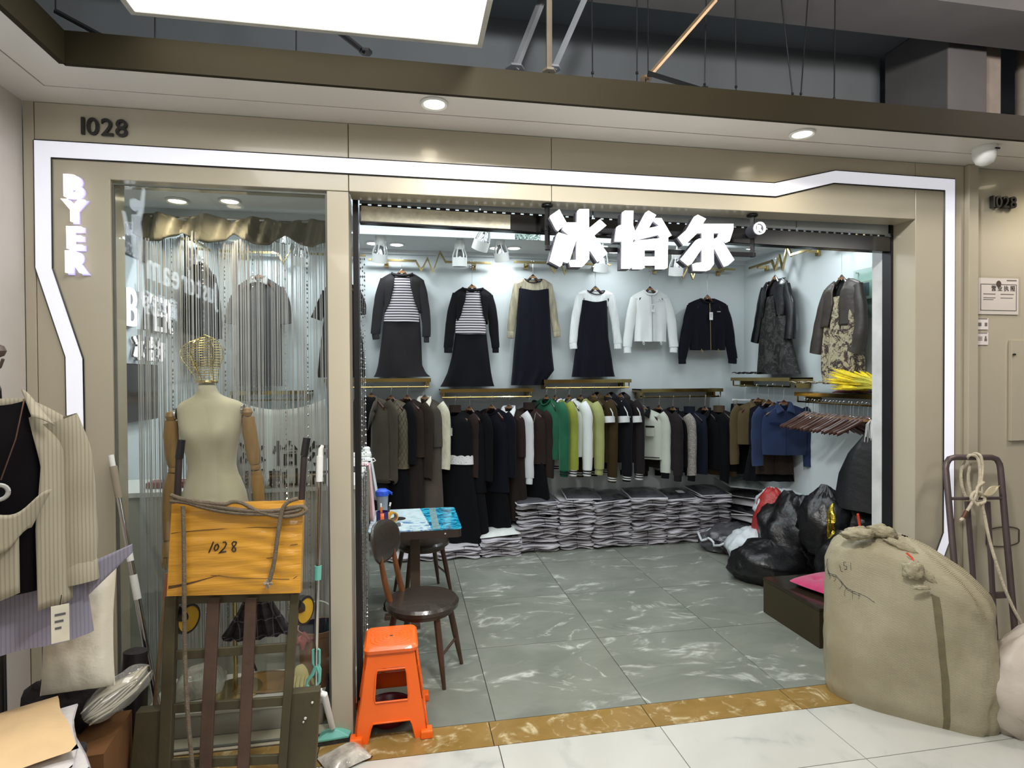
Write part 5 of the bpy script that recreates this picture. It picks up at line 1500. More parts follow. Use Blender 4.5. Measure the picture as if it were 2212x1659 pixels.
# empty wooden hangers bunched on the rod nearest the doorway
rn = random.Random(5)
xr_ = XR - 0.23
proto = None
OR17 = 'first second third fourth fifth sixth seventh eighth ninth tenth eleventh twelfth thirteenth fourteenth fifteenth sixteenth seventeenth'.split()
for i in range(17):
    y = 1.84 - 0.045 * i + rn.uniform(-0.01, 0.01)
    rz = radians(-50 + rn.uniform(-9, 9))
    P = Vector((xr_, y, rods[6][0] - 0.14 + rn.uniform(-0.003, 0.003)))
    if proto is None:
        proto = hanger(P, rz, 'empty dark wooden hanger, first from the corner end of the bunch under the wheat shelf', 0.16, 0.21, WOOD_H, 'empty wooden hangers bunched on the right rod')
    else:
        o = copy_tree(proto); o['label'] = 'empty dark wooden hanger, %s from the corner end of the bunch' % OR17[i]; o.location = P; o.rotation_euler = (0, 0, rz)


# ================================================================ packed stock along the back wall
def sheen_mat(name, c1, c2, c3, freq=60, rough=0.28, st=(0.30, 0.36, 0.48)):
    t = NT(name)
    v = t.coord('Object', (3.0, 3.0, freq), True)
    n1 = t.noise(v, 1.0, 3, 0.7, 0.4)
    n2 = t.noise(t.coord('Object', (1, 1, 1), True), 14.0, 3)
    f = t.math('ADD', t.math('MULTIPLY', n1, 0.75), t.math('MULTIPLY', n2, 0.25))
    t.set(Base_Color=t.ramp(f, [(st[0], c1), (st[1], c2), (st[2], c3)]), Roughness=rough)
    t.b.inputs['Coat Weight'].default_value = 0.3
    t.bump(t.noise(t.coord('Object', (2, 2, 10), True), 16, 3), 0.35, 0.01)
    return t.m
POLY = sheen_mat('clouded_polybag', (74, 70, 75), (178, 172, 178), (214, 210, 215), 22)
POLYD = sheen_mat('dark_polybag', (16, 16, 18), (34, 34, 37), (74, 73, 77), 12, 0.22)
STRG = mat('packing_string', (40, 36, 36), 0.7)

def bundle_mesh(w_, d_, h_, seed, nsh=4):
    """a stack of folded, plastic packed garments pinched by a string"""
    rn = random.Random(seed)
    sx = rn.uniform(-0.06, 0.06) * w_ / 0.36
    sheets = MB(); inserts = MB()
    hs = h_ / nsh
    for k in range(nsh):
        z0 = k * hs; off = rn.uniform(-0.03, 0.03); offx = rn.uniform(-0.014, 0.014); ww = w_ * rn.uniform(0.93, 1.04)
        wav = rn.uniform(0, 6); thick = hs * rn.uniform(0.6, 0.85); tilt = rn.uniform(-0.006, 0.006)
        rings = []
        NX = 12
        for i in range(NX + 1):
            t = -1 + 2 * i / NX
            x = t * ww / 2 + offx
            pin = 1 - 0.62 * math.exp(-((x - sx) / (0.10 * w_ / 0.36)) ** 2)
            zc = (z0 + hs * 0.5 - h_ / 2) * (0.72 + 0.28 * pin) + h_ / 2 + 0.006 * sin(wav + t * 4 + k) + tilt * t
            th = max(0.003, thick * 0.5 * pin * (1 - 0.55 * max(0, abs(t) - 0.8) / 0.2))
            yf = -d_ / 2 + off + 0.012 * sin(wav * 2 + t * 5) - 0.012 * pin + 0.03 * (1 - pin) + (0.02 * (abs(t) > 0.95))
            pr = []
            for (a, b_) in ((0.0, -0.25), (-0.004, -0.85), (0.02, -1.0), (0.3, -0.95), (0.3, 0.95), (0.02, 1.0), (-0.004, 0.8), (0.0, 0.2)):
                pr.append((x, yf + a * (d_ / 0.4 if a > 0.05 else 1) + (0.08 * d_ if a > 0.05 else 0), zc + th * b_))
            rings.append(pr)
        sheets.loft(rings, True, True, True)
    s_ = MB()
    pts = []
    zl = h_ * 0.14; zt = h_ * 0.86
    s_.tube([(sx, 0.08, zl), (sx, -d_ / 2 + 0.005, zl), (sx + 0.003, -d_ / 2 - 0.006, (zl + zt) / 2), (sx, -d_ / 2 + 0.005, zt), (sx, 0.08, zt)], 0.0028, 5)
    return sheets, s_
BVAR = {}
ORD = ['bottom', 'second', 'third', 'fourth', 'fifth', 'sixth', 'seventh']
CORD = ['first', 'second', 'third', 'fourth', 'fifth', 'sixth']
def bundle(x, y, z, w_, h_, seed, label, rz=0.0):
    k = (seed % 6, round(w_, 2), round(h_, 3))
    t = thing('clothes_bundle', label, 'bundle', (x, y, z), rz, 'tied bundles of plastic wrapped clothes along the back wall')
    if k not in BVAR:
        a, b = bundle_mesh(w_, 0.40, h_, seed)
        BVAR[k] = (a.build('packed_layers', POLY, t, auto=50), b.build('string', STRG, t))
        BVAR[k][0]['kind'] = 'stuff'
    else:
        for o in BVAR[k]:
            c = o.copy(); COL.objects.link(c); c.parent = t
    return t
colx = [(1120, 1208), (1208, 1282), (1282, 1363), (1363, 1440), (1440, 1512), (1512, 1580)]
YS = 2.97
ntop = [6, 6, 6, 6, 6, 6]
hB = 0.082
HB = [1.0, 1.04, 0.97, 1.0, 0.95, 1.0]
tops = []
for c, (a, b) in enumerate(colx):
    x0 = atY(a, 1180, YS - 0.2).x; x1 = atY(b, 1180, YS - 0.2).x
    n = ntop[c]
    for r in range(n):
        if c == 0 and r == 5: pass
        bundle((x0 + x1) / 2 + random.uniform(-0.012, 0.012), YS + random.uniform(-0.02, 0.02), 0.002 + r * hB * HB[c], (x1 - x0) * 1.02, round(hB * HB[c] * 0.99, 4), 11 * c + 7 * r + 1,
               'tied plastic wrapped bundle, %s from the floor in the %s column of the wall stack' % (ORD[r] if r else 'lowest', CORD[c]), random.uniform(-0.04, 0.04))
    tops.append(((x0 + x1) / 2, 0.002 + n * hB * HB[c], x1 - x0))
# lower piles to the left of the wall stack
for i, (a, b, n, lab) in enumerate(((835, 938, 1, 'left of the black skirt, behind the table'), (945, 1038, 2, 'under the black skirt'), (1040, 1128, 3, 'beside the wall stack'))):
    x0 = atY(a, 1200, YS - 0.3).x; x1 = atY(b, 1200, YS - 0.3).x
    for r in range(n):
        bundle((x0 + x1) / 2, YS - 0.07, 0.002 + r * 0.058, x1 - x0, 0.057, 40 + i * 5 + r, 'flat plastic wrapped bundle %s, %s layer' % (lab, 'lowest' if r == 0 else ('second' if r == 1 else 'third')))
# loose packed garments lying on top: dark plastic with pale rim
def loose_pack(name, label, P, size, rz, tilt=(0, 0), m=None, rim=True, bulge=0.03, seed=1, grp=None, lab=False, puff=1.0):
    t = thing(name, label, 'package', P, rz, grp)
    w_, d_ = size
    def f(top):
        def g(u, v):
            x, y = (u - 0.5) * w_, (v - 0.5) * d_
            e = (1 - abs(2 * u - 1) ** 4) * (1 - abs(2 * v - 1) ** 4)
            z = bulge * e * (1 if top else -0.35)
            n3 = noise.noise(Vector((x * 9 + seed, y * 9, seed)))
            return Vector((x + 0.012 * noise.noise(Vector((y * 6, seed, 1))), y + 0.012 * noise.noise(Vector((x * 6, seed, 3))), z + 0.010 * n3 * e * puff + tilt[0] * x + tilt[1] * y))
        return g
    MB().grid(f(True), 18, 14).grid(f(False), 18, 14).build('packed_garment', m or POLYD, t, auto=60)
    if rim:
        r_ = MB()
        def q(u, v):
            p = f(True)(u, v); return p
        pts = [q(i / 10, 0) for i in range(11)] + [q(1, i / 8) for i in range(1, 9)] + [q(1 - i / 10, 1) for i in range(1, 11)] + [q(0, 1 - i / 8) for i in range(1, 9)]
        r_.tube(pts, 0.006, 4, flat=0.4)
        r_.build('sealed_edge', POLY, t)
    if lab:
        m2 = MB(); 
        m2.grid(lambda u, v: f(True)(0.55 + 0.22 * u, 0.28 + 0.2 * v) + Vector((0, 0, 0.003)), 4, 3)
        m2.build('paper_label', mat('paper_label', (214, 212, 214), 0.6), t)
    return t
packs = [(0, -0.02, 'dark wrapped garment with crumpled pale wings on the left of the wall stack', 0.05, True), (1, 0.1, 'dark wrapped garment on the second column of the wall stack', -0.1, False), (2, 0, 'dark wrapped garment on the third column of the wall stack', 0.12, False),
         (3, 0.02, 'dark wrapped garment sagging over the fourth column of the wall stack', -0.06, False), (4, -0.03, 'flat dark wrapped garment with white paper label on the wall stack', 0.02, True), (5, 0.0, 'dark wrapped garment under the clear one at the right end of the wall stack', 0.1, False)]
for c, dx, lab, rz, lb in packs:
    x, z, w_ = tops[c]
    loose_pack('wrapped_garment', lab, (x + dx, YS - 0.02, z + 0.018), (w_ * 1.0, 0.36), rz, (0.02 * (-1) ** c, 0.12), seed=c * 3 + 2, lab=lb, bulge=0.035)
x, z, w_ = tops[5]
CLEARP = mat('clear_polybag', (150, 160, 154), 0.18, 0, 0.2, 9, 0.5, 30, coat=0.5)
x1_ = atY(1620, 1100, YS).x
for r in range(6):
    loose_pack('wrapped_garment', 'dark and pale wrapped garment, %s in the loose pile at the stack\'s right end' % (ORD[r] if r else 'lowest'), (x1_ - 0.02 * (r % 2), YS - 0.02 + 0.01 * r, 0.024 + r * 0.083), (0.36, 0.40), 0.1 + 0.12 * r, (0.02, 0.02), m=(POLYD if r % 2 else POLY), seed=30 + r, bulge=0.05)
loose_pack('wrapped_garment', 'clear wrapped pale garment topmost at the right end of the wall stack', (x1_ - 0.06, YS, 0.56), (0.52, 0.40), -0.1, (-0.12, 0.1), m=CLEARP, seed=50, bulge=0.05, puff=2)
x1_ = atY(1085, 1160, YS - 0.25).x
loose_pack('wrapped_garment', 'white wrapped package lying on the low pile by the black skirt', (x1_, YS - 0.12, 0.205), (0.40, 0.26), -0.12, (0.1, 0.08), m=mat('white_polybag', (206, 208, 204), 0.35, 0, 0.06, 8, 0.3, 30), seed=52, bulge=0.045, rim=False)

# ================================================================ bags at the right wall
BAGB = mat('black_plastic_bag', (19, 18, 20), 0.34, 0, 0.2, 8, 0.55, 22, spec=0.5)
BAGW = mat('white_plastic_bag', (196, 202, 206), 0.35, 0, 0.08, 8, 0.4, 24)
MESHR = NT('red_net'); v = MESHR.coord()
MESHR.set(Base_Color=MESHR.ramp(MESHR.n('ShaderNodeTexVoronoi', i_Vector=v, i_Scale=60.0, feature='DISTANCE_TO_EDGE').outputs['Distance'], [(0.05, (190, 48, 44)), (0.16, (120, 40, 38))]), Roughness=0.5)
def blob(name, label, P, size, m, seed, lump=0.18, freq=2.2, parts=None, rz=0.0, cat='bag', crease=0.05, n=40, top_pinch=0.0, pname='bag_body'):
    """a sagging sack: flattened underside, lumpy folds"""
    t = thing(name, label, cat, P, rz)
    a, b, c = size
    def f(u, v):
        th = 2 * pi * u; ph = pi * v
        d = Vector((sin(ph) * cos(th), sin(ph) * sin(th), cos(ph)))
        k = 1 + lump * noise.noise(d * freq + Vector((seed, seed * 1.7, 0))) + crease * (1 - abs(noise.noise(d * freq * 2.6 + Vector((0, seed, 3)))) * 3) + 0.35 * crease * noise.noise(d * freq * 7 + Vector((seed, 0, 0)))
        p = Vector((d.x * a * k, d.y * b * k, d.z * c * k))
        if top_pinch and d.z > 0.5:
            q = (d.z - 0.5) / 0.5
            s = 1 - top_pinch * q; p.x *= s; p.y *= s; p.z += 0.25 * c * q * top_pinch
        p.z = max(p.z, -c * 0.62) + c * 0.62
        return p
    MB().grid(f, n, n // 2, True).build(pname, m, t, auto=80)
    return t, f
blob('garbage_bag', 'black plastic bag lying lowest, left of the pink cushion', (3.08, 1.62, 0), (0.34, 0.30, 0.20), BAGB, 3)
blob('garbage_bag', 'large black plastic bag in the middle of the bag heap', (3.43, 1.72, 0.0), (0.33, 0.33, 0.42), BAGB, 8, 0.2, 2.4, crease=0.09)
t, f = blob('garbage_bag', 'black plastic bag with a gold tape strip, top of the bag heap', (3.42, 1.36, 0.28), (0.21, 0.22, 0.32), BAGB, 12, 0.16, 2.8, crease=0.1)
MB().grid(lambda u, v: f(0.645 + 0.045 * u, 0.26 + 0.40 * v) * 1.02 + Vector((-0.006, -0.006, 0)), 4, 14).build('gold_tape', mat('gold_foil', (168, 148, 52), 0.18, 0.8, 0.3, 30, 0.5, 40), t, solid=0.002)
blob('garbage_bag', 'black plastic bag behind the big woven sack', (3.40, 0.98, 0.0), (0.28, 0.28, 0.34), BAGB, 17, 0.16, 2.6, crease=0.09)
blob('garbage_bag', 'black plastic bag under the hanging garment bag', (3.62, 1.28, 0.42), (0.16, 0.2, 0.22), BAGB, 19, 0.14, 2.6, crease=0.08)
blob('plastic_bag', 'white plastic bag on the floor before the black bag heap', (3.22, 2.05, 0), (0.26, 0.24, 0.20), BAGW, 23, 0.2, 2.2, crease=0.08)
blob('plastic_bag', 'white plastic bag lying on top behind the black bag heap', (3.50, 2.08, 0.42), (0.24, 0.20, 0.16), BAGW, 27, 0.2, 2.4, crease=0.08)
blob('net_sack', 'red net sack squeezed beside the black bag heap', (3.36, 1.99, 0.02), (0.17, 0.2, 0.42), MESHR.m, 29, 0.12, 2.2)
t, f = blob('open_bag', 'clear bag with black clothes spilling on the floor by the wall stack', (3.25, 2.48, 0), (0.32, 0.24, 0.15), POLYD, 33, 0.25, 2.2, crease=0.1)
MB().tube([f(0.02 * k + 0.2, 0.45 + 0.05 * sin(k)) * 1.05 for k in range(30)], 0.012, 6).build('bag_rim', BAGW, t)
t = thing('metal_bar', 'thin grey metal bar lying from the wall stack to the bag heap', 'rod', (3.30, 2.62, 0.32), -0.7)
MB().tube([(0, 0, 0), (0.45, 0.02, 0.02)], 0.011, 8).build('bar', STEEL, t); MB().lathe([(0.014, 0), (0.014, 0.02)], 8).build('end_cap', BLACKM, t)
# hanging dark garment bag
P = Vector((3.57, 1.03, 1.36))
t = thing('garment_bag', 'big black garment bag hanging by white strings under the empty hangers', 'bag', P, radians(-70))
put_skirt(t, dict(prof=[(0.0, 0.035), (-0.06, 0.06), (-0.22, 0.19), (-0.40, 0.27), (-0.66, 0.31)], dep=[(0, 0.03), (-0.2, 0.07), (-0.66, 0.11)], k=4, fold=[(0, 0.004), (-0.3, 0.007), (-0.6, 0.012)]), mat('black_nylon', (25, 27, 29), 0.42, 0, 0.1, 6, 0.35, 18), 'bag_body', 140, 50, 20)
MB().grid(lambda u, v: ((u - 0.5) * 0.58 * (1 - 0.05 * v), -0.10 * (1 - v) + 0.1 * v, -0.655 - 0.01 * sin(pi * u)), 10, 4).build('bag_bottom', BLACKM, t, solid=0.004)
sm = MB()
rn = random.Random(4)
for k in range(14):
    a = rn.uniform(0, 6.28); r = rn.uniform(0.01, 0.03)
    sm.tube([(0.01 * cos(a), 0.01 * sin(a) - 0.02, 0.05), (r * 1.3 * cos(a), r * sin(a) - 0.04, 0.015), (r * 1.6 * cos(a), r * 1.4 * sin(a) - 0.05, -0.07 - rn.uniform(0, 0.06))], 0.0025, 4)
sm.tube([(0, 0, 0.14), (0, 0, 0)], 0.003, 5)
sm.build('strings', mat('white_string', (214, 214, 212), 0.8), t)
b0 = atX(1885, 905, 3.53); b1 = atX(1886, 1112, 3.53)
t = thing('cord', 'thin white cord hanging straight down in front of the garment bag', 'cord', tuple(b1))
MB().tube([(0, 0, 0), (0, 0, rods[6][0] - b1.z + 0.004)], 0.0045, 6).build('cord', mat('white_string', (214, 214, 212)), t)
MB().lathe([(0.006, 0), (0.008, 0.012), (0.004, 0.02)], 8).build('end_knot', mat('white_string', (214, 214, 212)), t)

# wheat bouquet lying on the right shelf
t = thing('wheat_bunch', 'bright yellow bunch of wheat ears tied with a dark band on the shelf', 'dried flowers', (3.64, 0.955, 1.615))
WH = mat('yellow_wheat', (232, 204, 30), 0.7, 0, 0.14, 40); WHS = mat('wheat_stem', (206, 196, 70), 0.7)
rn = random.Random(9)
ears = MB(); stems = MB(); awn = MB()
for k in range(120):
    y = rn.uniform(-1, 1); z = rn.uniform(0, 1)
    tip = Vector((-0.06 + rn.uniform(-0.09, 0.10), 0.42 + rn.uniform(-0.10, 0.10), 0.02 + 0.2 * z * (1 - 0.2 * abs(y))))
    tip.x += y * 0.06
    base = Vector((0.0 + y * 0.012, 0.0, 0.022 + 0.02 * z))
    d = (tip - base)
    stems.tube([base, base + d * 0.4 + Vector((0, 0, 0.012)), base + d * 0.68], 0.0022, 4)
    e0 = base + d * 0.62; e1 = tip
    ears.tube([e0, e0.lerp(e1, 0.25), e0.lerp(e1, 0.7), e1], [0.003, 0.0085, 0.0075, 0.001], 6)
    for j in range(5):
        q = e0.lerp(e1, 0.3 + 0.14 * j); dd = d.normalized() * 0.05 + Vector((rn.uniform(-.02, .02), rn.uniform(-.01, .02), rn.uniform(-.012, .02)))
        awn.add([q, q + Vector((0.0012, 0, 0.0012)), q + dd], [(0, 1, 2)])
for k in range(24):
    a = rn.uniform(0, 6.28); stems.tube([(0.012 * cos(a), 0.02, 0.03 + 0.012 * sin(a)), (0.03 * cos(a), -0.13 + rn.uniform(-0.02, 0.02), 0.034 + 0.02 * sin(a))], 0.0024, 4)
o = ears.build('ears', WH, t); o['kind'] = 'stuff'
o = stems.build('stems', WHS, t); o['kind'] = 'stuff'
o = awn.build('awns', WH, t, fixn=False); o['kind'] = 'stuff'
MB().lathe([(0.03, -0.02), (0.031, 0.0), (0.03, 0.02)], 16, c0=False, c1=False).build('dark_band', mat('maroon_ribbon', (74, 30, 24), 0.5), t, solid=0.002, loc=(0, -0.02, 0.032)).rotation_euler = (pi / 2, 0, 0)
t = thing('folded_cloth', 'dark red folded cloth under the yellow wheat', 'cloth', (3.68, 1.36, 1.603))
MB().grid(lambda u, v: ((u - 0.5) * 0.2, (v - 0.5) * 0.26, 0.01 + 0.006 * sin(u * 9 + v * 5)), 12, 12).build('cloth', mat('dark_red_cloth', (84, 26, 30), 0.8), t, solid=0.008)

# low dark box and pink cushion
t = thing('low_box', 'low dark bronze bench box standing on the marble floor by the sack', 'box', (2.9, 0.69, 0))
BOXM = mat('bronze_box', (60, 50, 30), 0.28, 0.25, 0.08, 2)
for q in ((-0.30, -0.275, -0.30, 0.30, 0, 0.238), (0.275, 0.30, -0.30, 0.30, 0, 0.238), (-0.275, 0.275, -0.30, -0.275, 0, 0.238), (-0.275, 0.275, 0.275, 0.30, 0, 0.238)):
    MB().bx(*q).build('side_panel', BOXM, t, smooth=False, bevel=0.002)
MB().bx(-0.302, 0.302, -0.302, 0.302, 0.239, 0.259).build('top_panel', mat('bronze_top', (48, 40, 30), 0.16, 0.2, 0.06, 2), t, smooth=False, bevel=0.002)
t = thing('seat_cushion', 'pink tufted cushion lying on the low dark box', 'cushion', (2.93, 0.66, 0.262), 0.25)
def cus(s):
    def f(u, v):
        x, y = (u - 0.5), (v - 0.5)
        e = max(0, (1 - abs(2 * x) ** 3) * (1 - abs(2 * y) ** 3)) ** 0.5
        d = 1.0
        for qx in (-0.2, 0.2):
            for qy in (-0.2, 0.2):
                d -= 0.55 * math.exp(-((x - qx) ** 2 + (y - qy) ** 2) / 0.006)
        return Vector((x * 0.42 * (1 + 0.02 * sin(9 * y)), y * 0.42, 0.028 + (0.045 * e * d if s else -0.024 * e)))
    return f
PINK = mat('pink_plush', (182, 46, 96), 0.85, 0, 0.06, 20, 0.4, 180, sheen=0.4)
MB().grid(cus(True), 30, 30).grid(cus(False), 12, 12).build('cushion_body', PINK, t)
for qx in (-0.084, 0.084):
    for qy in (-0.084, 0.084):
        MB().lathe([(0.011, 0.0), (0.009, 0.005), (0.001, 0.007)], 10).build('tuft_button', PINK, t, loc=(qx, qy, 0.047))


# ================================================================ table, chairs, counter
DWOOD = mat('dark_walnut', (70, 46, 32), 0.35, 0, 0.18, 5, 0.1, 40, stretch=(8, 8, 1), coat=0.2)
MWOOD = mat('mid_walnut', (112, 68, 38), 0.35, 0, 0.18, 5, 0.1, 40, stretch=(8, 8, 1), coat=0.2)
LEA = mat('dark_brown_leatherette', (50, 42, 36), 0.26, 0, 0.1, 8, 0.12, 60, coat=0.2)
t = thing('small_table', 'small square table with blue picture top, beside the left wall of the shop', 'table', (0.055, 1.40, 0))
tt = NT('sea_picture'); v = tt.coord()
sx_ = tt.n('ShaderNodeSeparateXYZ', i_Vector=v).outputs
ed = tt.math('ADD', sx_[0], tt.math('MULTIPLY', sx_[1], 0.1))
n1 = tt.noise(v, 14, 4, 0.6, 1.0); 
sea = tt.ramp(n1, [(0.35, (14, 62, 84)), (0.5, (20, 128, 166)), (0.64, (70, 190, 212))])
pale = tt.ramp(tt.noise(v, 20, 3), [(0.3, (172, 200, 208)), (0.6, (206, 222, 226))])
msk = tt.ramp(ed, [(0.075, (0, 0, 0, 1)), (0.08, (1, 1, 1, 1))])
blue = tt.ramp(tt.noise(v, 9, 4, 0.6, 1.5), [(0.52, (0, 0, 0, 1)), (0.58, (1, 1, 1, 1))])
inkm = tt.math('MULTIPLY', blue, tt.ramp(sx_[1], [(0.42, (1, 1, 1, 1)), (0.46, (0, 0, 0, 1))]))
pale = tt.mix(tt.math('MULTIPLY', tt.math('MULTIPLY', blue, tt.math('LESS_THAN', sx_[1], -0.06)), 0.8), pale, lin((48, 112, 168)))
tt.set(Base_Color=tt.mix(msk, pale, sea), Roughness=0.12)
def rrect(a, b, r, n=5):
    pts = []
    for cx, cy, s in ((a - r, b - r, 0), (-a + r, b - r, pi / 2), (-a + r, -b + r, pi), (a - r, -b + r, 1.5 * pi)):
        for k in range(n + 1): pts.append((cx + r * cos(s + k * pi / 2 / n), cy + r * sin(s + k * pi / 2 / n)))
    return pts
MB().prism(rrect(0.315, 0.335, 0.035), 0.715, 0.722, 'xy').build('picture_glass', tt.m, t, smooth=False)
MB().prism(rrect(0.312, 0.332, 0.035), 0.66, 0.7145, 'xy').build('table_top', mat('table_edge', (52, 40, 34), 0.4, 0, 0.1, 8), t, smooth=False)
MB().bx(0.115, 0.165, -0.33, 0.33, 0.7222, 0.7232).build('clear_tape', mat('clear_tape', (120, 150, 154), 0.2, 0, 0.15, 30), t, smooth=False)
for sx in (-0.18, 0.2): MB().lathe([(0.008, 0), (0.006, 0.004)], 10).build('bolt', CHROME, t, loc=(sx, -0.334, 0.69)).rotation_euler = (pi / 2, 0, 0)
MB().bx(-0.035, 0.035, -0.03, 0.03, 0.03, 0.66).build('leg', mat('table_leg', (80, 66, 54), 0.4, 0, 0.08), t, smooth=False, bevel=0.004)
MB().bx(-0.22, 0.22, -0.03, 0.03, 0.0, 0.03).bx(-0.03, 0.03, -0.22, 0.22, 0.0, 0.0299).build('foot', mat('table_leg', (80, 66, 54)), t, smooth=False, bevel=0.004)
MB().lathe([(0.055, 0), (0.055, 0.002)], 24).build('dark_round_print', mat('ink_black', (30, 28, 34), 0.4), t, loc=(-0.12, 0.02, 0.7222))

def chair(name, label, P, rz, back=True, sh=0.44, r=0.215, cat='chair', seat_m=None):
    t = thing(name, label, cat, P, rz)
    MB().lathe([(0.001, sh - 0.045), (r * 0.92, sh - 0.045), (r, sh - 0.034), (r * 1.01, sh - 0.012), (r * 0.95, sh + 0.004), (r * 0.6, sh + 0.008), (0.001, sh + 0.009)], 40).build('seat', seat_m or LEA, t)
    MB().lathe([(r * 0.86, sh - 0.065), (r * 0.86, sh - 0.046)], 32).build('seat_frame', DWOOD, t)
    for ax, ay in ((0.145, -0.115), (0.145, 0.115), (-0.145, -0.115), (-0.145, 0.115)):
        k = 1.32
        MB().tube([(ax * 0.9, ay * 0.9, sh - 0.06), (ax * (0.9 + (k - 0.9) * 0.46), ay * (0.9 + (k - 0.9) * 0.46), sh * 0.47), (ax * k, ay * k, 0.0)], [0.019, 0.019, 0.011], 10).build('leg', DWOOD, t)
    for sgn_ in (-1, 1):
        pass
    MB().tube([(0.165, -0.13, 0.17), (0.165, 0.13, 0.17)], 0.008, 8).build('stretcher', DWOOD, t)
    if back:
        for sy in (-1, 1):
            MB().tube([(-0.155, sy * 0.085, sh - 0.05), (-0.20, sy * 0.088, sh + 0.12), (-0.245, sy * 0.085, sh + 0.34)], [0.02, 0.018, 0.013], 10, flat=0.7).build('back_post', MWOOD, t)
        def bk(s):
            def f(u, v):
                y = (u - 0.5) * 2; z = (v - 0.5) * 2
                lim = sqrt(max(0.0, 1 - abs(z) ** 2.6))
                e = (max(0, 1 - y * y) * max(0, 1 - z * z)) ** 0.5
                return Vector((-0.225 - 0.05 * z * 0.5 - 0.03 * (1 - (y * lim) ** 2) + (0.028 * e * s), y * lim * 0.185, sh + 0.33 + z * 0.125))
            return f
        MB().grid(bk(1), 22, 16).grid(bk(-1), 22, 16).build('backrest', LEA, t)
    return t
chair('bentwood_chair', 'dark round seated chair with oval leather backrest behind the orange stool', (0.085, 0.57, 0), -0.42)
chair('round_stool', 'dark round seated stool half under the picture topped table', (0.12, 1.86, 0), 0.3, False)

# orange plastic stool
ORG = mat('orange_plastic', (240, 102, 20), 0.38, 0, 0.05, 3, 0.05, 40, coat=0.15)
t = thing('plastic_stool', 'orange plastic stool standing on the gold threshold strip', 'stool', (-0.085, 0.105, 0), 0.02)
hs, ht, hb = 0.435, 0.118, 0.175
def sq(a, z, r=0.022): return [(x, y, z) for x, y in rrect(a, a, r, 4)]
tp = MB(); tp.loft([sq(ht + 0.012, hs - 0.028, 0.03), sq(ht + 0.014, hs - 0.012, 0.03), sq(ht + 0.004, hs, 0.028), sq(ht * 0.94, hs + 0.002, 0.025)], True, False, True)
tp.build('seat', ORG, t)
pat_ = MB()
for a in range(5):
    rr = 0.022 + 0.018 * a
    for s_ in range(4):
        A0 = s_ * pi / 2 + pi / 4
        pts = [(rr * 1.25 * cos(A0 + q) * (0.8 + 0.2 * cos(2 * q)), rr * 1.25 * sin(A0 + q) * (0.8 + 0.2 * cos(2 * q)), hs + 0.002) for q in [-0.6 + 0.2 * k for k in range(7)]]
        pat_.tube(pts, 0.0022, 5)
pat_.build('seat_relief', ORG, t)
MB().lathe([(0.009, 0), (0.007, 0.0006)], 12).build('centre_hole', mat('stool_hole', (96, 44, 14), 0.6), t, loc=(0, 0, hs + 0.0022))
def side_pt(s, zz):   # half width at height
    return ht + (hb - ht) * (1 - zz / (hs - 0.02)) ** 1.0
for q in range(4):
    R = Matrix.Rotation(q * pi / 2, 4, 'Z')
    m = MB()
    # one side: apron with a window, between two legs; built in a slanted plane
    def P3(x, z, off=0.0):
        a = side_pt(0, z); return R @ Vector((x * a, -(a + off), z))
    zt, z1, z2, z3, z4 = hs - 0.02, 0.335, 0.31, 0.20, 0.175
    def slab(poly, th=0.006):
        n = len(poly)
        o_ = [P3(x, z) for x, z in poly]; i_ = [P3(x, z, -th) for x, z in poly]
        m.add(o_ + i_, [tuple(range(n)), tuple(range(2 * n - 1, n - 1, -1))] + [(k, (k + 1) % n, (k + 1) % n + n, k + n) for k in range(n)])
    W_ = 0.56
    slab([(-1, zt), (1, zt), (1, z1), (-1, z1)])
    slab([(-1, z1), (-W_ + 0.06, z1), (-W_, z2), (-W_, z3), (-W_ + 0.06, z4), (-1, z4)])
    slab([(1, z1), (1, z4), (W_ - 0.06, z4), (W_, z3), (W_, z2), (W_ - 0.06, z1)])
    slab([(-1, z4), (-0.5, z4), (0.5, z4), (1, z4), (1, 0.085), (0.54, 0.09), (-0.54, 0.09), (-1, 0.085)])
    slab([(-1, 0.085), (-0.54, 0.09), (-0.60, 0.068), (-0.66, 0.0), (-1.0, 0.0)])
    slab([(1, 0.085), (1.0, 0.0), (0.66, 0.0), (0.60, 0.068), (0.54, 0.09)])
    m.build('side', ORG, t, smooth=False)
    rim = MB()
    pts = [P3(x, z, 0.002) for x, z in ((-W_, z2 - 0.004), (-W_ + 0.05, z1 - 0.006), (W_ - 0.05, z1 - 0.006), (W_, z2 - 0.004), (W_, z3 + 0.004), (W_ - 0.05, z4 + 0.006), (-W_ + 0.05, z4 + 0.006), (-W_, z3 + 0.004), (-W_, z2 - 0.004))]
    rim.tube(pts, 0.005, 6)
    rim.tube([P3(-0.66, 0.0, 0.002), P3(-0.60, 0.068, 0.002), P3(-0.54, 0.088, 0.002), P3(0.54, 0.088, 0.002), P3(0.60, 0.068, 0.002), P3(0.66, 0.0, 0.002)], 0.005, 6)
    rim.build('rim', ORG, t)
    cn_ = R @ Vector((hb, -hb, 0))
    MB().box((cn_.x * 0.955, cn_.y * 0.955, 0.019), (0.062, 0.062, 0.038), taper=(0.92, 0.92)).build('foot', ORG, t, smooth=False, bevel=0.006)
t = thing('basin', 'dark red plastic basin on the floor behind the orange stool', 'basin', (0.0, 0.62, 0))
t.location = (-0.02, 0.235, 0)
t.location = (-0.10, 0.11, 0.0)
MB().lathe([(0.085, 0.002), (0.10, 0.03), (0.115, 0.075), (0.12, 0.078), (0.112, 0.07), (0.095, 0.02), (0.001, 0.008)], 28, c1=False).build('bowl', mat('wine_plastic', (92, 20, 34), 0.35), t)
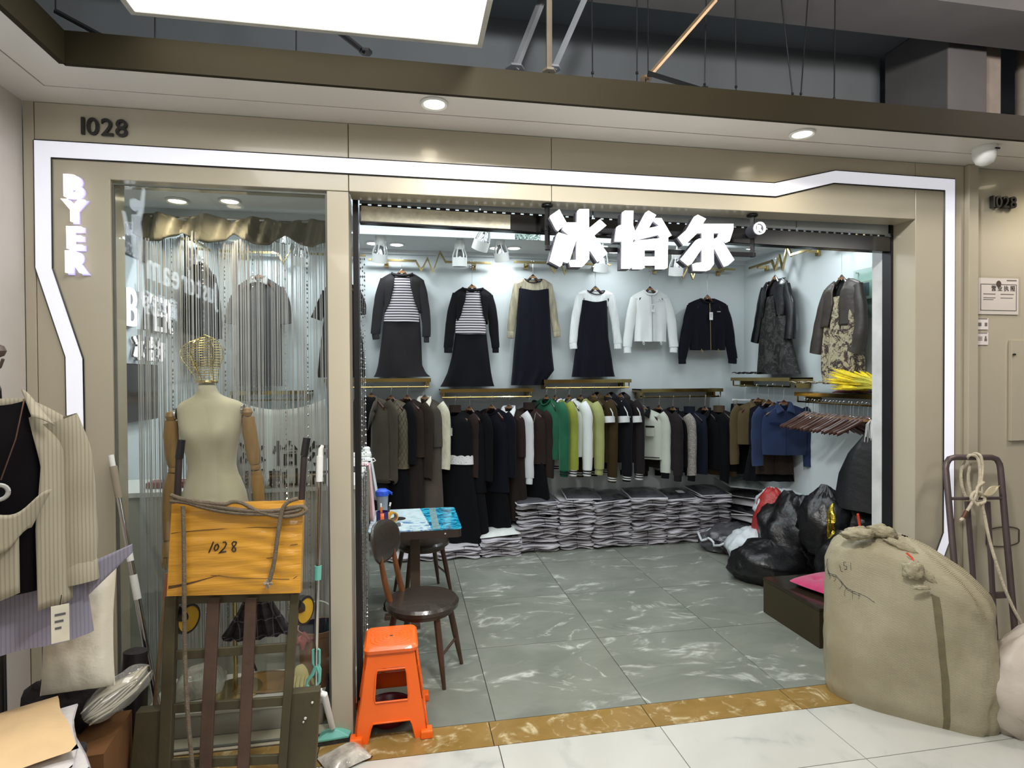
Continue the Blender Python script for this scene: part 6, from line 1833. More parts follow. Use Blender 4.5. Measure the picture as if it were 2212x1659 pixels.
MB().lathe([(0.118, 0.074), (0.125, 0.078), (0.118, 0.082)], 28, c0=False, c1=False).build('rim', mat('wine_plastic', (92, 20, 34)), t)

# counter: desk behind the curtain with a return along the left of the doorway
WDESK = mat('white_desk', (214, 214, 208), 0.4, 0, 0.02, 2)
t = thing('counter_desk', 'white counter desk behind the curtain with its return running into the shop', 'desk', (-0.9, 0.80, 0))
MB().bx(-0.885, 0.585, -0.10, -0.08, 0.0, 1.085).build('front_panel', mat('desk_front', (176, 174, 162), 0.5, 0, 0.03, 2), t, smooth=False, bevel=0.002)
MB().bx(0.565, 0.585, -0.079, 1.30, 0.0, 1.085).build('side_panel', mat('desk_front', (176, 174, 162)), t, smooth=False, bevel=0.002)
MB().prism([(-0.885, -0.12), (0.61, -0.12), (0.61, 1.32), (0.12, 1.32), (0.12, 0.36), (-0.885, 0.36)], 1.086, 1.115, 'xy').build('desk_top', WDESK, t, smooth=False, bevel=0.003)
z = 1.116
t = thing('red_case', 'red flat case lying on the counter behind the glass', 'case', (-1.38, 0.85, z))
MB().bx(-0.12, 0.12, -0.06, 0.06, 0, 0.035).build('body', mat('red_plastic', (120, 34, 28), 0.4), t, smooth=False, bevel=0.005)
MB().tube([(-0.03, 0, 0.035), (-0.03, 0, 0.05), (0.03, 0, 0.05), (0.03, 0, 0.035)], 0.004, 5).build('handle', GOLD, t)
t = thing('desk_device', 'white payment device lying at the far end of the counter', 'device', (-0.38, 2.0, z), 0.1)
MB().bx(-0.10, 0.09, -0.06, 0.06, 0, 0.035).build('body', WHITEP, t, smooth=False, bevel=0.008)
MB().lathe([(0.03, 0), (0.03, 0.03), (0.02, 0.04)], 20).build('paper_roll', WHITEP, t, loc=(0.055, 0, 0.034))
MB().bx(-0.08, -0.01, -0.03, 0.04, 0.0352, 0.037).build('screen', BLACKM, t, smooth=False)
t = thing('keyboard_pad', 'black pad lying across the white counter top', 'pad', (-0.42, 1.28, z))
MB().bx(-0.11, 0.09, -0.12, 0.12, 0, 0.006).build('pad', mat('pad_black', (30, 31, 33), 0.5), t, smooth=False, bevel=0.002)
t = thing('charging_cable', 'white cable looping over the right edge of the counter', 'cable', (-0.30, 1.6, z + 0.004))
MB().tube([(-0.25, -0.10, 0), (-0.1, -0.08, 0.004), (0.0, -0.10, 0.03), (0.06, -0.12, 0.045), (0.075, -0.14, 0.03), (0.04, -0.14, 0.012), (0.012, -0.12, 0.004), (-0.08, -0.2, 0.0)], 0.004, 6).build('cable', WHITEP, t)
def hang_cloth(name, label, P, w_, h_, m, seed, depth=0.035):
    t = thing(name, label, 'cloth', P, pi / 2)
    MB().grid(lambda u, v: ((u - 0.5) * w_ * (1 - 0.35 * (1 - v)), -0.012 - depth * v - 0.012 * sin(u * 15 + seed) * (0.3 + v), -h_ * v + 0.002), 20, 12).build('cloth', m, t, solid=0.004)
    MB().grid(lambda u, v: ((u - 0.5) * w_ * 0.65, 0.08 * v - 0.014, 0.004 + 0.003 * sin(u * 15 + seed)), 12, 4).build('folded_end', m, t, solid=0.004)
    return t
hang_cloth('towel', 'white cloth hanging off the counter side above the table', (-0.285, 1.75, z), 0.24, 0.30, cloth('towel_white', (206, 208, 210)), 1)
hang_cloth('towel', 'pink cloth hanging off the counter side behind the cup', (-0.285, 1.48, z), 0.22, 0.40, cloth('towel_pink', (214, 176, 176)), 2, 0.02)
# things on the small table
def at_table(px, py): p = atZ(px, py, 0.723); return (p.x, p.y, 0.7235)
PT = (-0.185, 1.63, 0.7235)
t = thing('plastic_cup', 'clear plastic tumbler with crumpled blue film on top, on the table', 'cup', PT)
MB().lathe([(0.034, 0.0), (0.036, 0.002), (0.046, 0.15), (0.045, 0.15), (0.033, 0.004)], 24, c1=False).build('cup', mat('frosted_cup', (128, 134, 140), 0.2, 0, 0.1), t)
rn = random.Random(2)
MB().lathe([(0.05, 0.135), (0.053, 0.15), (0.05, 0.17), (0.03, 0.185), (0.001, 0.188)], 18, c0=False, c1=False).build('blue_film', mat('blue_film', (42, 84, 200), 0.3, 0, 0.2, 40, 0.6, 60), t)
MB().grid(lambda u, v: (0.045 + 0.03 * v, -0.02 + 0.03 * u, 0.165 + 0.012 * sin(u * 7) - 0.02 * v), 5, 4).build('film_flap', mat('blue_film', (42, 84, 200)), t, solid=0.002)
PT = (-0.17, 1.30, 0.7235)
t = thing('pen_holder', 'round pen pot with purple and orange wrap on the table', 'pen pot', PT)
MB().lathe([(0.045, 0.0), (0.046, 0.085), (0.041, 0.085), (0.040, 0.006), (0.001, 0.006)], 24, c1=False).build('pot', mat('purple_wrap', (46, 32, 96), 0.4, 0, 0.1), t)
for a_, m_ in ((-1.9, (232, 108, 34)), (-0.6, (206, 152, 34))):
    MB().grid(lambda u, v: (0.0475 * cos(a_ + u * (0.55 if a_ < -1 else 1.3)), 0.0475 * sin(a_ + u * (0.55 if a_ < -1 else 1.3)), 0.002 + 0.08 * v), 8, 2).build('wrap_panel', mat('wrap_%d' % m_[0], m_, 0.4), t, solid=0.001)
for nm, lab, (dx, dy, tx, ty), c_ in (('marker_pen', 'orange marker pen standing in the pen pot', (-0.008, 0.0, -0.004, 0.0), (236, 128, 50)), ('marker_pen', 'black and white pen standing in the pen pot', (0.018, 0.01, 0.03, 0.01), (60, 60, 64))):
    q = thing(nm, lab, 'pen', (PT[0] + dx, PT[1] + dy, PT[2] + 0.0065))
    MB().tube([(0, 0, 0), (tx, ty, 0.11)], 0.0085, 10).build('barrel', mat('pen_%d' % c_[0], c_, 0.35), q)
    MB().tube([(tx, ty, 0.111), (tx * 1.2, ty * 1.2, 0.135)], 0.007, 10).build('cap', WHITEP, q)
t = thing('tape_roll', 'yellow roll of packing tape standing beside the pen pot', 'tape', (-0.105, 1.33, 0.7235), 0.5)
ring_ = [[(r * cos(2 * pi * k / 28), y, 0.037 + r * sin(2 * pi * k / 28)) for k in range(28)] for r, y in ((0.036, -0.024), (0.036, 0.024), (0.029, 0.024), (0.029, -0.024), (0.036, -0.024))]
MB().loft(ring_, True, False, False).build('tape', mat('tape_yellow', (196, 148, 40), 0.3), t)
ring_ = [[(r * cos(2 * pi * k / 28), y, 0.037 + r * sin(2 * pi * k / 28)) for k in range(28)] for r, y in ((0.0288, -0.023), (0.0288, 0.023), (0.026, 0.023), (0.026, -0.023), (0.0288, -0.023))]
MB().loft(ring_, True, False, False).build('core', mat('card_core', (150, 120, 84), 0.7), t)
t = thing('small_clip', 'small dark metal clip lying on the table before the tape', 'clip', (-0.075, 1.2, 0.7235), 0.3)
MB().bx(-0.03, 0.03, -0.012, 0.012, 0, 0.02).build('body', STEEL, t, smooth=False, bevel=0.005); MB().tube([(0.03, 0, 0.01), (0.045, 0, 0.016)], 0.004, 6).build('tip', STEEL, t)
t = thing('shoe', 'dark shoe lying on the floor beneath the table', 'shoe', (-0.07, 1.62, 0), 0.6)
MB().loft([[(x, w_ * cos(a), 0.012 + h_ * (0.5 + 0.5 * sin(a))) for a in [2 * pi * k / 12 for k in range(12)]] for x, w_, h_ in ((-0.12, 0.02, 0.05), (-0.09, 0.035, 0.09), (-0.03, 0.038, 0.085), (0.04, 0.044, 0.05), (0.10, 0.038, 0.035), (0.125, 0.015, 0.02))]).build('upper', F_DARK, t)
MB().prism(rrect(0.125, 0.045, 0.04), 0.0, 0.014, 'xy').build('sole', BLACKM, t, smooth=False)


# ================================================================ shop window display
MANF = mat('mannequin_linen', (196, 186, 160), 0.7, 0, 0.04, 6, 0.08, 200, sheen=0.15)
ARMW = mat('arm_wood', (150, 116, 72), 0.4, 0, 0.12, 6, 0.05, 40, stretch=(6, 6, 1))
YM = 0.31
Pm = atY(450, 1080, YM)
mn = thing('mannequin', 'linen covered mannequin torso with wooden arms and gold wire head in the shop window', 'mannequin', (Pm.x, YM, 0.125))
def mq(px, py):
    q = atY(px, py, YM); return q.x - Pm.x, q.z - 0.125
rows = [(826, 427, 466, .045), (840, 427, 467, .046), (852, 423, 473, .05), (860, 411, 492, .055), (867, 395, 516, .065), (876, 383, 529, .075), (890, 382, 528, .085), (912, 386, 523, .1), (936, 391, 520, .12), (965, 399, 513, .105), (1011, 410, 506, .088), (1037, 402, 520, .1), (1076, 393, 535, .115), (1110, 392, 538, .118), (1140, 397, 534, .11)]
rings = []
for py, a, b, dp in rows:
    xa, z = mq(a, py); xb, _ = mq(b, py)
    c_, h_ = (xa + xb) / 2, (xb - xa) / 2
    rg = []
    for k in range(40):
        an = 2 * pi * k / 40
        y = dp * sgnp(sin(an), 0.9)
        if 905 < py < 965 and sin(an) < 0:
            y -= 0.032 * math.exp(-((py - 938) / 20) ** 2) * (math.exp(-((cos(an) - 0.5) / 0.28) ** 2) + math.exp(-((cos(an) + 0.5) / 0.28) ** 2))
        rg.append((c_ + h_ * cos(an), y, z))
    rings.append(rg)
MB().loft(rings).build('torso', MANF, mn, sub=1, auto=80)
x_, z_ = mq(447, 826)
MB().lathe([(0.05, -0.004), (0.052, 0.004), (0.048, 0.012)], 28, c=(x_, 0, z_)).build('neck_cap', GOLD, mn)
# wire head
wh = MB()
hx, hz0 = mq(447, 822); hx2, hz1 = mq(436, 728)
hh = hz1 - hz0
for i in range(19):
    t_ = i / 18
    z = hz0 + hh * t_
    prof_ = itp([(0, 0.052), (0.1, 0.056), (0.25, 0.066), (0.5, 0.092), (0.68, 0.098), (0.85, 0.078), (0.95, 0.045), (1, 0.012)], t_)
    cx_ = hx + (hx2 - hx) * min(1, t_ * 1.6)
    wh.tube([(cx_ + prof_ * cos(q), prof_ * 1.12 * sin(q) - 0.012 * (t_ > 0.2) * (1 - t_), z + 0.012 * cos(q) * t_) for q in [2 * pi * k / 30 for k in range(31)]], 0.0015, 5)
for k in range(6):
    q = 2 * pi * k / 6 + 0.4
    pts = []
    for i in range(15):
        t_ = i / 14
        prof_ = itp([(0, 0.052), (0.1, 0.056), (0.25, 0.066), (0.5, 0.092), (0.68, 0.098), (0.85, 0.078), (0.95, 0.045), (1, 0.012)], t_)
        cx_ = hx + (hx2 - hx) * min(1, t_ * 1.6)
        pts.append((cx_ + prof_ * cos(q), prof_ * 1.12 * sin(q) - 0.012 * (t_ > 0.2) * (1 - t_), hz0 + hh * t_ + 0.012 * cos(q) * t_))
    wh.tube(pts, 0.0022, 5)
wh.build('wire_head', mat('gold_wire', (206, 186, 118), 0.2, 1.0, 0.1), mn)
def limb(name, pts, r, m):
    P_ = []
    for px, py in pts:
        x, z = mq(px, py); P_.append((x, -0.01, z))
    o = sleeve(P_, r, 0.9, 0.0, 0, 14, 5, True).build(name, m, mn); return o
for side, sh, up, el, fo in ((-1, (371, 899), [(372, 908), (371, 940), (374, 985), (377, 1008)], (376, 1014), [(375, 1021), (368, 1060), (364, 1110), (363, 1165)]), (1, (535, 890), [(537, 900), (541, 935), (548, 980), (552, 1002)], (553, 1008), [(554, 1016), (558, 1050), (563, 1095), (566, 1150)])):
    x, z = mq(*sh)
    MB().lathe([(0.001, -0.026), (0.02, -0.02), (0.027, 0), (0.02, 0.02), (0.001, 0.026)], 18, c=(x, -0.01, z)).build('shoulder_ball', ARMW, mn)
    MB().lathe([(0.03, -0.004), (0.03, 0.006)], 20).build('shoulder_plate', CHROME, mn, loc=(x - side * 0.022, -0.005, z + 0.012)).rotation_euler = (0, pi / 2, 0)
    limb('upper_arm', up, [0.03, 0.036, 0.033, 0.024], ARMW)
    x, z = mq(*el)
    MB().lathe([(0.001, -0.02), (0.022, -0.012), (0.024, 0), (0.022, 0.012), (0.001, 0.02)], 18, c=(x, -0.01, z)).build('elbow_ball', ARMW, mn)
    limb('forearm', fo, [0.024, 0.031, 0.026, 0.018], ARMW)
    # wooden hand: palm and five fingers
    x, z = mq(*fo[-1])
    hd_ = MB(); hd_.tube([(x, -0.01, z), (x, -0.014, z - 0.035), (x, -0.016, z - 0.085)], [0.016, 0.026, 0.024], 10, True, 0.5)
    hd_.build('palm', ARMW, mn)
    for k in range(4):
        L_ = (0.06, 0.07, 0.066, 0.052)[k]; ox = -0.018 + 0.012 * k
        MB().tube([(x + ox, -0.016, z - 0.08), (x + ox * 1.15, -0.024, z - 0.08 - L_ * 0.5), (x + ox * 1.2, -0.022 + 0.008, z - 0.08 - L_)], [0.0065, 0.006, 0.004], 8).build('finger', ARMW, mn)
    MB().tube([(x - side * 0.018, -0.018, z - 0.035), (x - side * 0.036, -0.03, z - 0.06), (x - side * 0.036, -0.032, z - 0.085)], [0.0075, 0.007, 0.0045], 8).build('thumb', ARMW, mn)
xp, zp = mq(505, 1140)
MB().tube([(xp, 0, zp + 0.02), (xp, 0, 0.012)], 0.012, 12).build('stand_pole', GOLD, mn)
MB().lathe([(0.13, 0), (0.13, 0.008), (0.12, 0.012), (0.02, 0.014)], 36, c=(xp, 0, 0)).build('stand_base', GOLD, mn)

t = thing('display_plinth', 'low white plinth on the floor inside the shop window', 'plinth', (-0.85, 0.33, 0))
for q in ((-0.42, 0.42, -0.19, -0.17, 0, 0.105), (-0.42, 0.42, 0.15, 0.17, 0, 0.105), (-0.42, -0.40, -0.17, 0.15, 0, 0.105), (0.40, 0.42, -0.17, 0.15, 0, 0.105)):
    MB().bx(*q).build('side_board', mat('plinth_side', (176, 168, 158), 0.6, 0, 0.05, 4), t, smooth=False, bevel=0.003)
MB().bx(-0.425, 0.425, -0.195, 0.175, 0.106, 0.124).build('top_board', mat('plinth_top', (206, 200, 190), 0.35, 0, 0.05, 4), t, smooth=False, bevel=0.003)
CARD = mat('cardboard', (150, 116, 74), 0.8, 0, 0.08, 4, 0.1, 60)
t = thing('brown_mat', 'flat brown glossy sheet lying on the plinth under the mannequin', 'sheet', (-0.72, 0.36, 0.126))
MB().grid(lambda u, v: ((u - 0.5) * 0.36, (v - 0.5) * 0.22, 0.01 + 0.006 * sin(u * 8 + v * 5)), 14, 8).build('sheet', mat('brown_film', (122, 92, 50), 0.2, 0, 0.15, 8, 0.3, 20), t, solid=0.005)
loose_pack('clear_bag', 'crumpled clear plastic bag lying at the left of the plinth', (-1.08, 0.36, 0.14), (0.24, 0.22), 0.2, (0, 0.1), m=mat('clear_plastic', (168, 164, 150), 0.12, 0, 0.25, 12, 0.8, 24, coat=0.6), seed=61, bulge=0.10, rim=False, puff=3)
t, f = blob('glove', 'cream work glove standing on the plinth beside the bucket', (-0.55, 0.28, 0.126), (0.052, 0.04, 0.075), mat('cream_cotton', (206, 192, 130), 0.8, 0, 0.08, 9, 0.3, 60), 71, 0.1, 2.0, cat='glove', crease=0.05, n=24, pname='palm')
for k in range(4):
    MB().tube([(-0.032 + 0.02 * k, -0.028, 0.075), (-0.038 + 0.021 * k, -0.045, 0.045), (-0.040 + 0.022 * k, -0.05, 0.012)], [0.011, 0.012, 0.008], 8).build('finger', mat('cream_cotton', (206, 192, 130)), t)
MB().tube([(0.035, -0.01, 0.07), (0.055, -0.025, 0.05), (0.06, -0.03, 0.025)], [0.011, 0.011, 0.007], 8).build('thumb', mat('cream_cotton', (206, 192, 130)), t)
# bucket, rag
p = atY(692, 1430, 0.28)
t = thing('bucket', 'brown pail with navy lining and white handle in the shop window corner', 'bucket', (-0.50, 0.24, 0))
t.location = (-0.475, 0.345, 0)
MB().lathe([(0.085, 0.0), (0.088, 0.004), (0.105, 0.39), (0.11, 0.395), (0.11, 0.42), (0.104, 0.42)], 32, c1=False).build('pail', mat('pail_brown', (150, 112, 86), 0.5, 0, 0.06), t)
MB().lathe([(0.1035, 0.42), (0.1, 0.39), (0.085, 0.02), (0.001, 0.012)], 32, c0=False, c1=False).build('lining', mat('pail_navy', (44, 48, 66), 0.5), t)
MB().tube([(0.107 * cos(q), -0.02, 0.40 + 0.16 * sin(q)) for q in [pi * k / 20 for k in range(21)]], 0.004, 6).build('handle', WHITEP, t)
t = thing('cleaning_rag', 'faded pink rag draped over the rim of the pail', 'cloth', (-0.545, 0.27, 0.36))
MB().grid(lambda u, v: (-0.055 + 0.11 * u + 0.01 * sin(v * 9), -0.03 - 0.03 * sin(pi * v) + 0.07 * v, 0.075 * sin(pi * (0.25 + 0.75 * v)) - 0.05 * (1 - v) + 0.02 * sin(u * 9 + v * 4) + 0.012 * sin(u * 21)), 22, 16).build('cloth', mat('pink_rag', (164, 92, 88), 0.85, 0, 0.12, 14, 0.3, 70), t, solid=0.006)
t = thing('spray_bottle', 'small dark bottle standing behind the mop in the window corner', 'bottle', (-0.41, 0.20, 0))
MB().lathe([(0.024, 0), (0.026, 0.01), (0.026, 0.12), (0.012, 0.15), (0.010, 0.19), (0.013, 0.192), (0.011, 0.22)], 20).build('bottle', mat('dark_bottle', (40, 34, 40), 0.3), t)
MB().lathe([(0.0265, 0.03), (0.0265, 0.09)], 20, c0=False, c1=False).build('label', mat('blue_label', (66, 92, 140), 0.5), t)
# white banner with the shop's name, hanging in front of the desk
BX0, BX1 = atY(505, 950, 0.60).x, atY(704, 950, 0.60).x
zt_, zb_ = atY(600, 885, 0.60).z, 1.13
t = thing('cloth_banner', 'white cloth banner with black characters hanging behind the string curtain', 'banner', ((BX0 + BX1) / 2, 0.60, zb_))
hw = (BX1 - BX0) / 2
def ban(u, v): return ((u - 0.5) * 2 * hw, 0.004 * sin(u * 12), (zt_ - zb_) * (1 - v) + 0.06 * (abs(2 * u - 1) ** 2) * (1 - v))
MB().grid(ban, 24, 10).build('cloth', mat('banner_white', (216, 222, 222), 0.6, 0, 0.02), t, solid=0.002)
MB().bx(-hw, hw, 0.004, 0.006, -0.006, 0.012).build('hem_bar', WHITEP, t, smooth=False)
BK = mat('banner_ink', (22, 22, 24), 0.6)
for ch, px, py, hgt in (('冰', 545, 1000, 0.15), ('怡', 618, 1000, 0.15), ('尔', 690, 1000, 0.15), ('新', 552, 1052, 0.11), ('款', 602, 1052, 0.11), ('上', 643, 1050, 0.11), ('市', 690, 1050, 0.11)):
    q = atY(px, py, 0.595)
    gl = glyphs(ch, hgt, 0.001, 0.003)[0]
    M = MF(q.x - t.location.x - (gl[2] + gl[3]) / 2, -0.0075, q.z - zb_ + (0.0 if hgt > 0.12 else 0.01))
    MB().add([M @ v for v in gl[0]], gl[1]).build('character', BK, t, smooth=False)
for sx in (-1, 1): MB().tube([(sx * hw * 0.96, 0.0, zt_ - zb_ + 0.05), (sx * hw * 0.96, -0.06, 2.50 - zb_)], 0.0012, 4).build('cord', WHITEP, t)

# ================================================================ platform cart standing on end before the window
CN = Vector((0, -1, 0.14)).normalized(); CP = Vector((0, -0.45, 0))
def pc(px, py, off=0.0):
    d = ray(px, py); k = ((CP + CN * off) - CAM).dot(CN) / d.dot(CN); return CAM + d * k
cb = pc(490, 1659); cart = thing('platform_cart', 'olive steel platform cart standing on end before the shop window', 'cart', (-0.76, -0.45, 0))
co = Vector((-0.76, -0.45, 0))
OLVM = mat('olive_steel', (74, 68, 48), 0.5, 0.25, 0.14, 5, 0.1, 50); RUST = mat('rusty_olive_steel', (82, 62, 50), 0.6, 0.2, 0.16, 6, 0.15, 40)
def beam(name, a, b, w_, th, m, off=0.0, root=None, ext=0.0):
    a, b = Vector(a) - co, Vector(b) - co
    d = (b - a).normalized(); a = a - d * ext; b = b + d * ext
    s_ = d.cross(CN).normalized()
    vs = []
    for p in (a, b):
        for i, j in ((-1, -1), (1, -1), (1, 1), (-1, 1)):
            vs.append(p + s_ * (i * w_ / 2) + CN * (j * th / 2 + off))
    return MB().add(vs, [(0, 1, 2, 3), (7, 6, 5, 4), (0, 4, 5, 1), (1, 5, 6, 2), (2, 6, 7, 3), (3, 7, 4, 0)]).build(name, m, root or cart, smooth=False, bevel=0.003)
def down(px0, py0, px1, py1):   # continue a traced bar down to the floor
    a, b = pc(px0, py0), pc(px1, py1); k = (a.z - 0.012) / (a.z - b.z); return a, a + (b - a) * k
a, b = down(372, 1285, 358, 1659); beam('side_rail', a, b, 0.044, 0.04, OLVM)
a, b = down(638, 1280, 611, 1659); beam('side_rail', a, b, 0.034, 0.04, OLVM)
a, b = down(465, 1290, 447, 1659); beam('slat_bar', a, b, 0.047, 0.02, RUST, 0.018)
a, b = down(545, 1290, 528, 1659); beam('slat_bar', a, b, 0.045, 0.02, RUST, 0.018)
for y0, y1 in ((1296, 1288), (1417, 1398), (1532, 1514)):
    beam('cross_bar', pc(366, y0), pc(640 - (y0 - 1290) * 0.07, y1), 0.036, 0.018, OLVM, -0.006)
beam('cross_bar', pc(350, 1652), pc(612, 1640), 0.036, 0.018, OLVM, -0.006)
# handle posts with black grips
GRIP = mat('black_grip', (26, 24, 26), 0.35)
for g0, g1, f0 in (((392, 950), (387, 990), (372, 1290)), ((663, 946), (657, 985), (640, 1290))):
    P0, P1, P2 = pc(*g0, -0.005), pc(*g1, -0.005), pc(*f0, -0.01)
    MB().tube([P0 - co, P1 - co], 0.0165, 14).build('grip', GRIP, cart)
    MB().tube([P1 - co, P1.lerp(P2, 0.5) - co, P2 - co], 0.0135, 12).build('handle_post', mat('dark_post', (52, 44, 42), 0.5, 0.3), cart)
# side plates low on the cart
def plate(name, q0, q1, m, off, label=None):
    p0, p1 = pc(*q0, off), pc(*q1, off)
    zb = 0.004
    yb = CP.y - (0.14) * 0 
    w0 = [Vector((p0.x, p0.y, p0.z)), Vector((p1.x, p0.y, p0.z)), Vector((p1.x - 0.02, CP.y + off, zb)), Vector((p0.x - 0.02, CP.y + off, zb))]
    m_ = MB(); vs = [v - co for v in w0] + [v - co + Vector((0, 0.05, 0)) for v in w0]
    m_.add(vs, [(0, 1, 2, 3), (7, 6, 5, 4), (0, 4, 5, 1), (1, 5, 6, 2), (2, 6, 7, 3), (3, 7, 4, 0)])
    return m_.build(name, m, cart, smooth=False, bevel=0.003, label=label)
plate('end_plate', (622, 1499), (690, 1499), OLVM, 0.0)
plate('end_plate', (292, 1540), (352, 1540), OLVM, 0.0)
pm = MB()
for px, py, r in ((660, 1550, 0.006), (656, 1558, 0.004), (675, 1516, 0.005)):
    q = pc(px, py, 0.0) - co
    pm.loft([[(q.x + r * s2 * cos(2 * pi * k / 9), -0.0026 + y + q.y - 0.0, q.z + r * 0.8 * sin(2 * pi * k / 9)) for k in range(9)] for y, s2 in ((0.0, 1.0), (-0.006, 0.8))])
pm.build('paint_spot', mat('white_paint', (206, 204, 196), 0.5), cart)
# casters behind the platform
for px, py, an in ((402, 1336, -0.5), (654, 1318, -0.5)):
    q = pc(px, py, -0.075) - co
    R = Matrix.Translation(q) @ Matrix.Rotation(an, 4, 'Z') @ Matrix.Rotation(pi / 2, 4, 'Y')
    m = MB(); m.lathe([(0.03, -0.016), (0.052, -0.015), (0.054, 0), (0.052, 0.015), (0.03, 0.016)], 24); m.v = [R @ v for v in m.v]
    m.build('caster_wheel', mat('yellow_nylon', (190, 150, 36), 0.4, 0, 0.1), cart)
    m = MB(); m.lathe([(0.053, -0.018), (0.062, -0.014), (0.062, 0.014), (0.053, 0.018)], 24, c0=False, c1=False); m.v = [R @ v for v in m.v]
    m.build('tyre', GRIP, cart, solid=0.002)
    qf = pc(px - (22 if px < 500 else 16), py - 12, -0.012) - co
    MB().tube([qf, qf.lerp(q, 0.5), q], [0.028, 0.026, 0.014], 8).build('caster_fork', BLACKM, cart)
# taped yellow board tied on top
YTAPE = mat('yellow_packing_tape', (200, 144, 48), 0.28, 0, 0.06, 3, 0.35, 14, stretch=(0.6, 1, 5), coat=0.3)
c4 = [pc(371, 1089, 0.055), pc(655, 1081, 0.055), pc(649, 1281, 0.055), pc(360, 1288, 0.055)]
yb_ = thing('taped_box', 'flat carton wrapped in yellow tape with handwritten 1028, tied on the cart', 'carton', tuple(c4[3]))
yo = c4[3].copy()
def face(u, v, d=0.0):
    p = c4[0].lerp(c4[1], u).lerp(c4[3].lerp(c4[2], u), v)
    return p + CN * d - yo
def fr(u, v):
    e = min(1, 12 * min(u, 1 - u, v, 1 - v))
    w_ = 0.0026 * sin(v * 40 + 3 * sin(u * 5)) * (0.3 + u) + 0.0035 * noise.noise(Vector((u * 3, v * 16, 1))) + 0.004 * noise.noise(Vector((u * 14, v * 30, 3))) * max(0, u - 0.6) * 2.5
    return face(u, v, 0.006 * e + w_ * e)
m = MB().grid(fr, 44, 40)
m.grid(lambda u, v: face(u, v, -0.042), 4, 4)
for q in (lambda u, v: face(u, 0, -0.042 * v), lambda u, v: face(u, 1, -0.042 * v), lambda u, v: face(0, u, -0.042 * v), lambda u, v: face(1, u, -0.042 * v)):
    m.grid(q, 10, 2)
m.build('wrapped_carton', YTAPE, yb_, auto=50)
TEAR = mat('tape_seam', (84, 58, 24), 0.7)
m = MB()
def zx(X, Y): # zoom pixel -> u, v on the face
    px, py = 350 + X / 5.924, 1040 + Y / 5.924
    u = (px - 365) / (652 - 365); v = (py - 1087 + 7 * u) / 199
    return u, v
def line_on(mb, pts, r, d=0.0075, n=4):
    mb.tube([Vector(fr(*zx(*q))) + CN * (d - 0.0065) for q in pts], r, n, True)
line_on(m, [(105, 655), (320, 628), (700, 600), (1200, 580), (1520, 585)], 0.0013)
line_on(m, [(630, 1190), (760, 1195), (860, 1215), (1100, 1225), (1640, 1240)], 0.001)
m.grid(lambda u, v: Vector(fr(*zx(105 + 640 * u, 1345 - 160 * u ** 1.2 + (40 - 38 * u) * (v - 0.5)))) + CN * 0.0012, 14, 3)
for q in ([(1640, 810), (1735, 798)], [(1330, 975), (1420, 965)], [(1690, 1235), (1735, 1205)]): line_on(m, q, 0.0012)
m.build('torn_seam', TEAR, yb_)
INKB = mat('marker_ink', (22, 18, 14), 0.5)
hw_ = [[(648, 762), (622, 830), (592, 902)], [(700, 792), (672, 808), (658, 850), (670, 878), (700, 862), (716, 820), (702, 793)], [(765, 768), (800, 765), (812, 790), (790, 840), (745, 885), (716, 908), (760, 896), (812, 888)], [(935, 765), (900, 762), (882, 785), (900, 820), (932, 850), (930, 882), (900, 888), (882, 868), (902, 828), (930, 800), (938, 768)]]
for st_ in hw_:
    m = MB(); line_on(m, st_, 0.0026, 0.0085, 6); m.build('handwritten_digit', INKB, yb_)
# grey rope over the board
rope = thing('grey_rope', 'thick grey rope looped over the yellow carton with a frayed knotted end', 'rope', tuple(pc(400, 1500, 0.075)))
ro_ = pc(400, 1500, 0.075)
RP = mat('grey_rope_fibre', (104, 92, 76), 0.85, 0, 0.12, 40, 0.5, 160)
def rp(pts, r=0.0085, off=0.078, name='strand'):
    P_ = [pc(350 + x / 5.924, 1040 + y / 5.924, off) - ro_ for x, y in pts]
    sleeve(P_, [r] * len(P_), 1.0, 0.0006, 1, 8, 5, True).build(name, RP, rope)
rp([(110, 175), (280, 230), (560, 270), (800, 290), (900, 262), (1020, 275), (1180, 360), (1350, 420), (1540, 450), (1740, 430), (1840, 380), (1800, 325), (1640, 340), (1450, 375), (1150, 380), (800, 340), (450, 280), (200, 215)], off=0.085)
rp([(105, 250), (300, 270), (600, 350), (900, 400), (1250, 420), (1500, 410), (1700, 380), (1790, 350)], off=0.083)
rp([(1740, 220), (1640, 250), (1560, 320), (1520, 450), (1480, 700), (1440, 1000), (1400, 1180), (1375, 1270)], off=0.094)
q = pc(350 + 1355 / 5.924, 1040 + 1310 / 5.924, 0.088) - ro_
m = MB()
for k in range(26):
    a_ = random.uniform(0, 6.28); b_ = random.uniform(-1, 1)
    d_ = Vector((cos(a_) * sqrt(1 - b_ * b_), 0.6 * sin(a_) * sqrt(1 - b_ * b_), b_))
    m.tube([q, q + d_ * 0.017 + Vector((0, 0, 0.004)), q + d_ * random.uniform(0.018, 0.026)], [0.006, 0.004, 0.001], 5)
m.build('frayed_knot', mat('frayed_fibre', (150, 138, 122), 0.9), rope)
P_ = [pc(395, 1093, 0.086), pc(397, 1180, 0.086), pc(398, 1285, 0.08), pc(399, 1400, 0.05), pc(404, 1520, 0.045), pc(414, 1640, 0.045), pc(425, 1760, 0.05)]
P_ = [p - ro_ for p in P_]
sleeve(P_, [0.0085] * len(P_), 1.0, 0.0006, 1, 8, 5, True).build('strand', RP, rope)
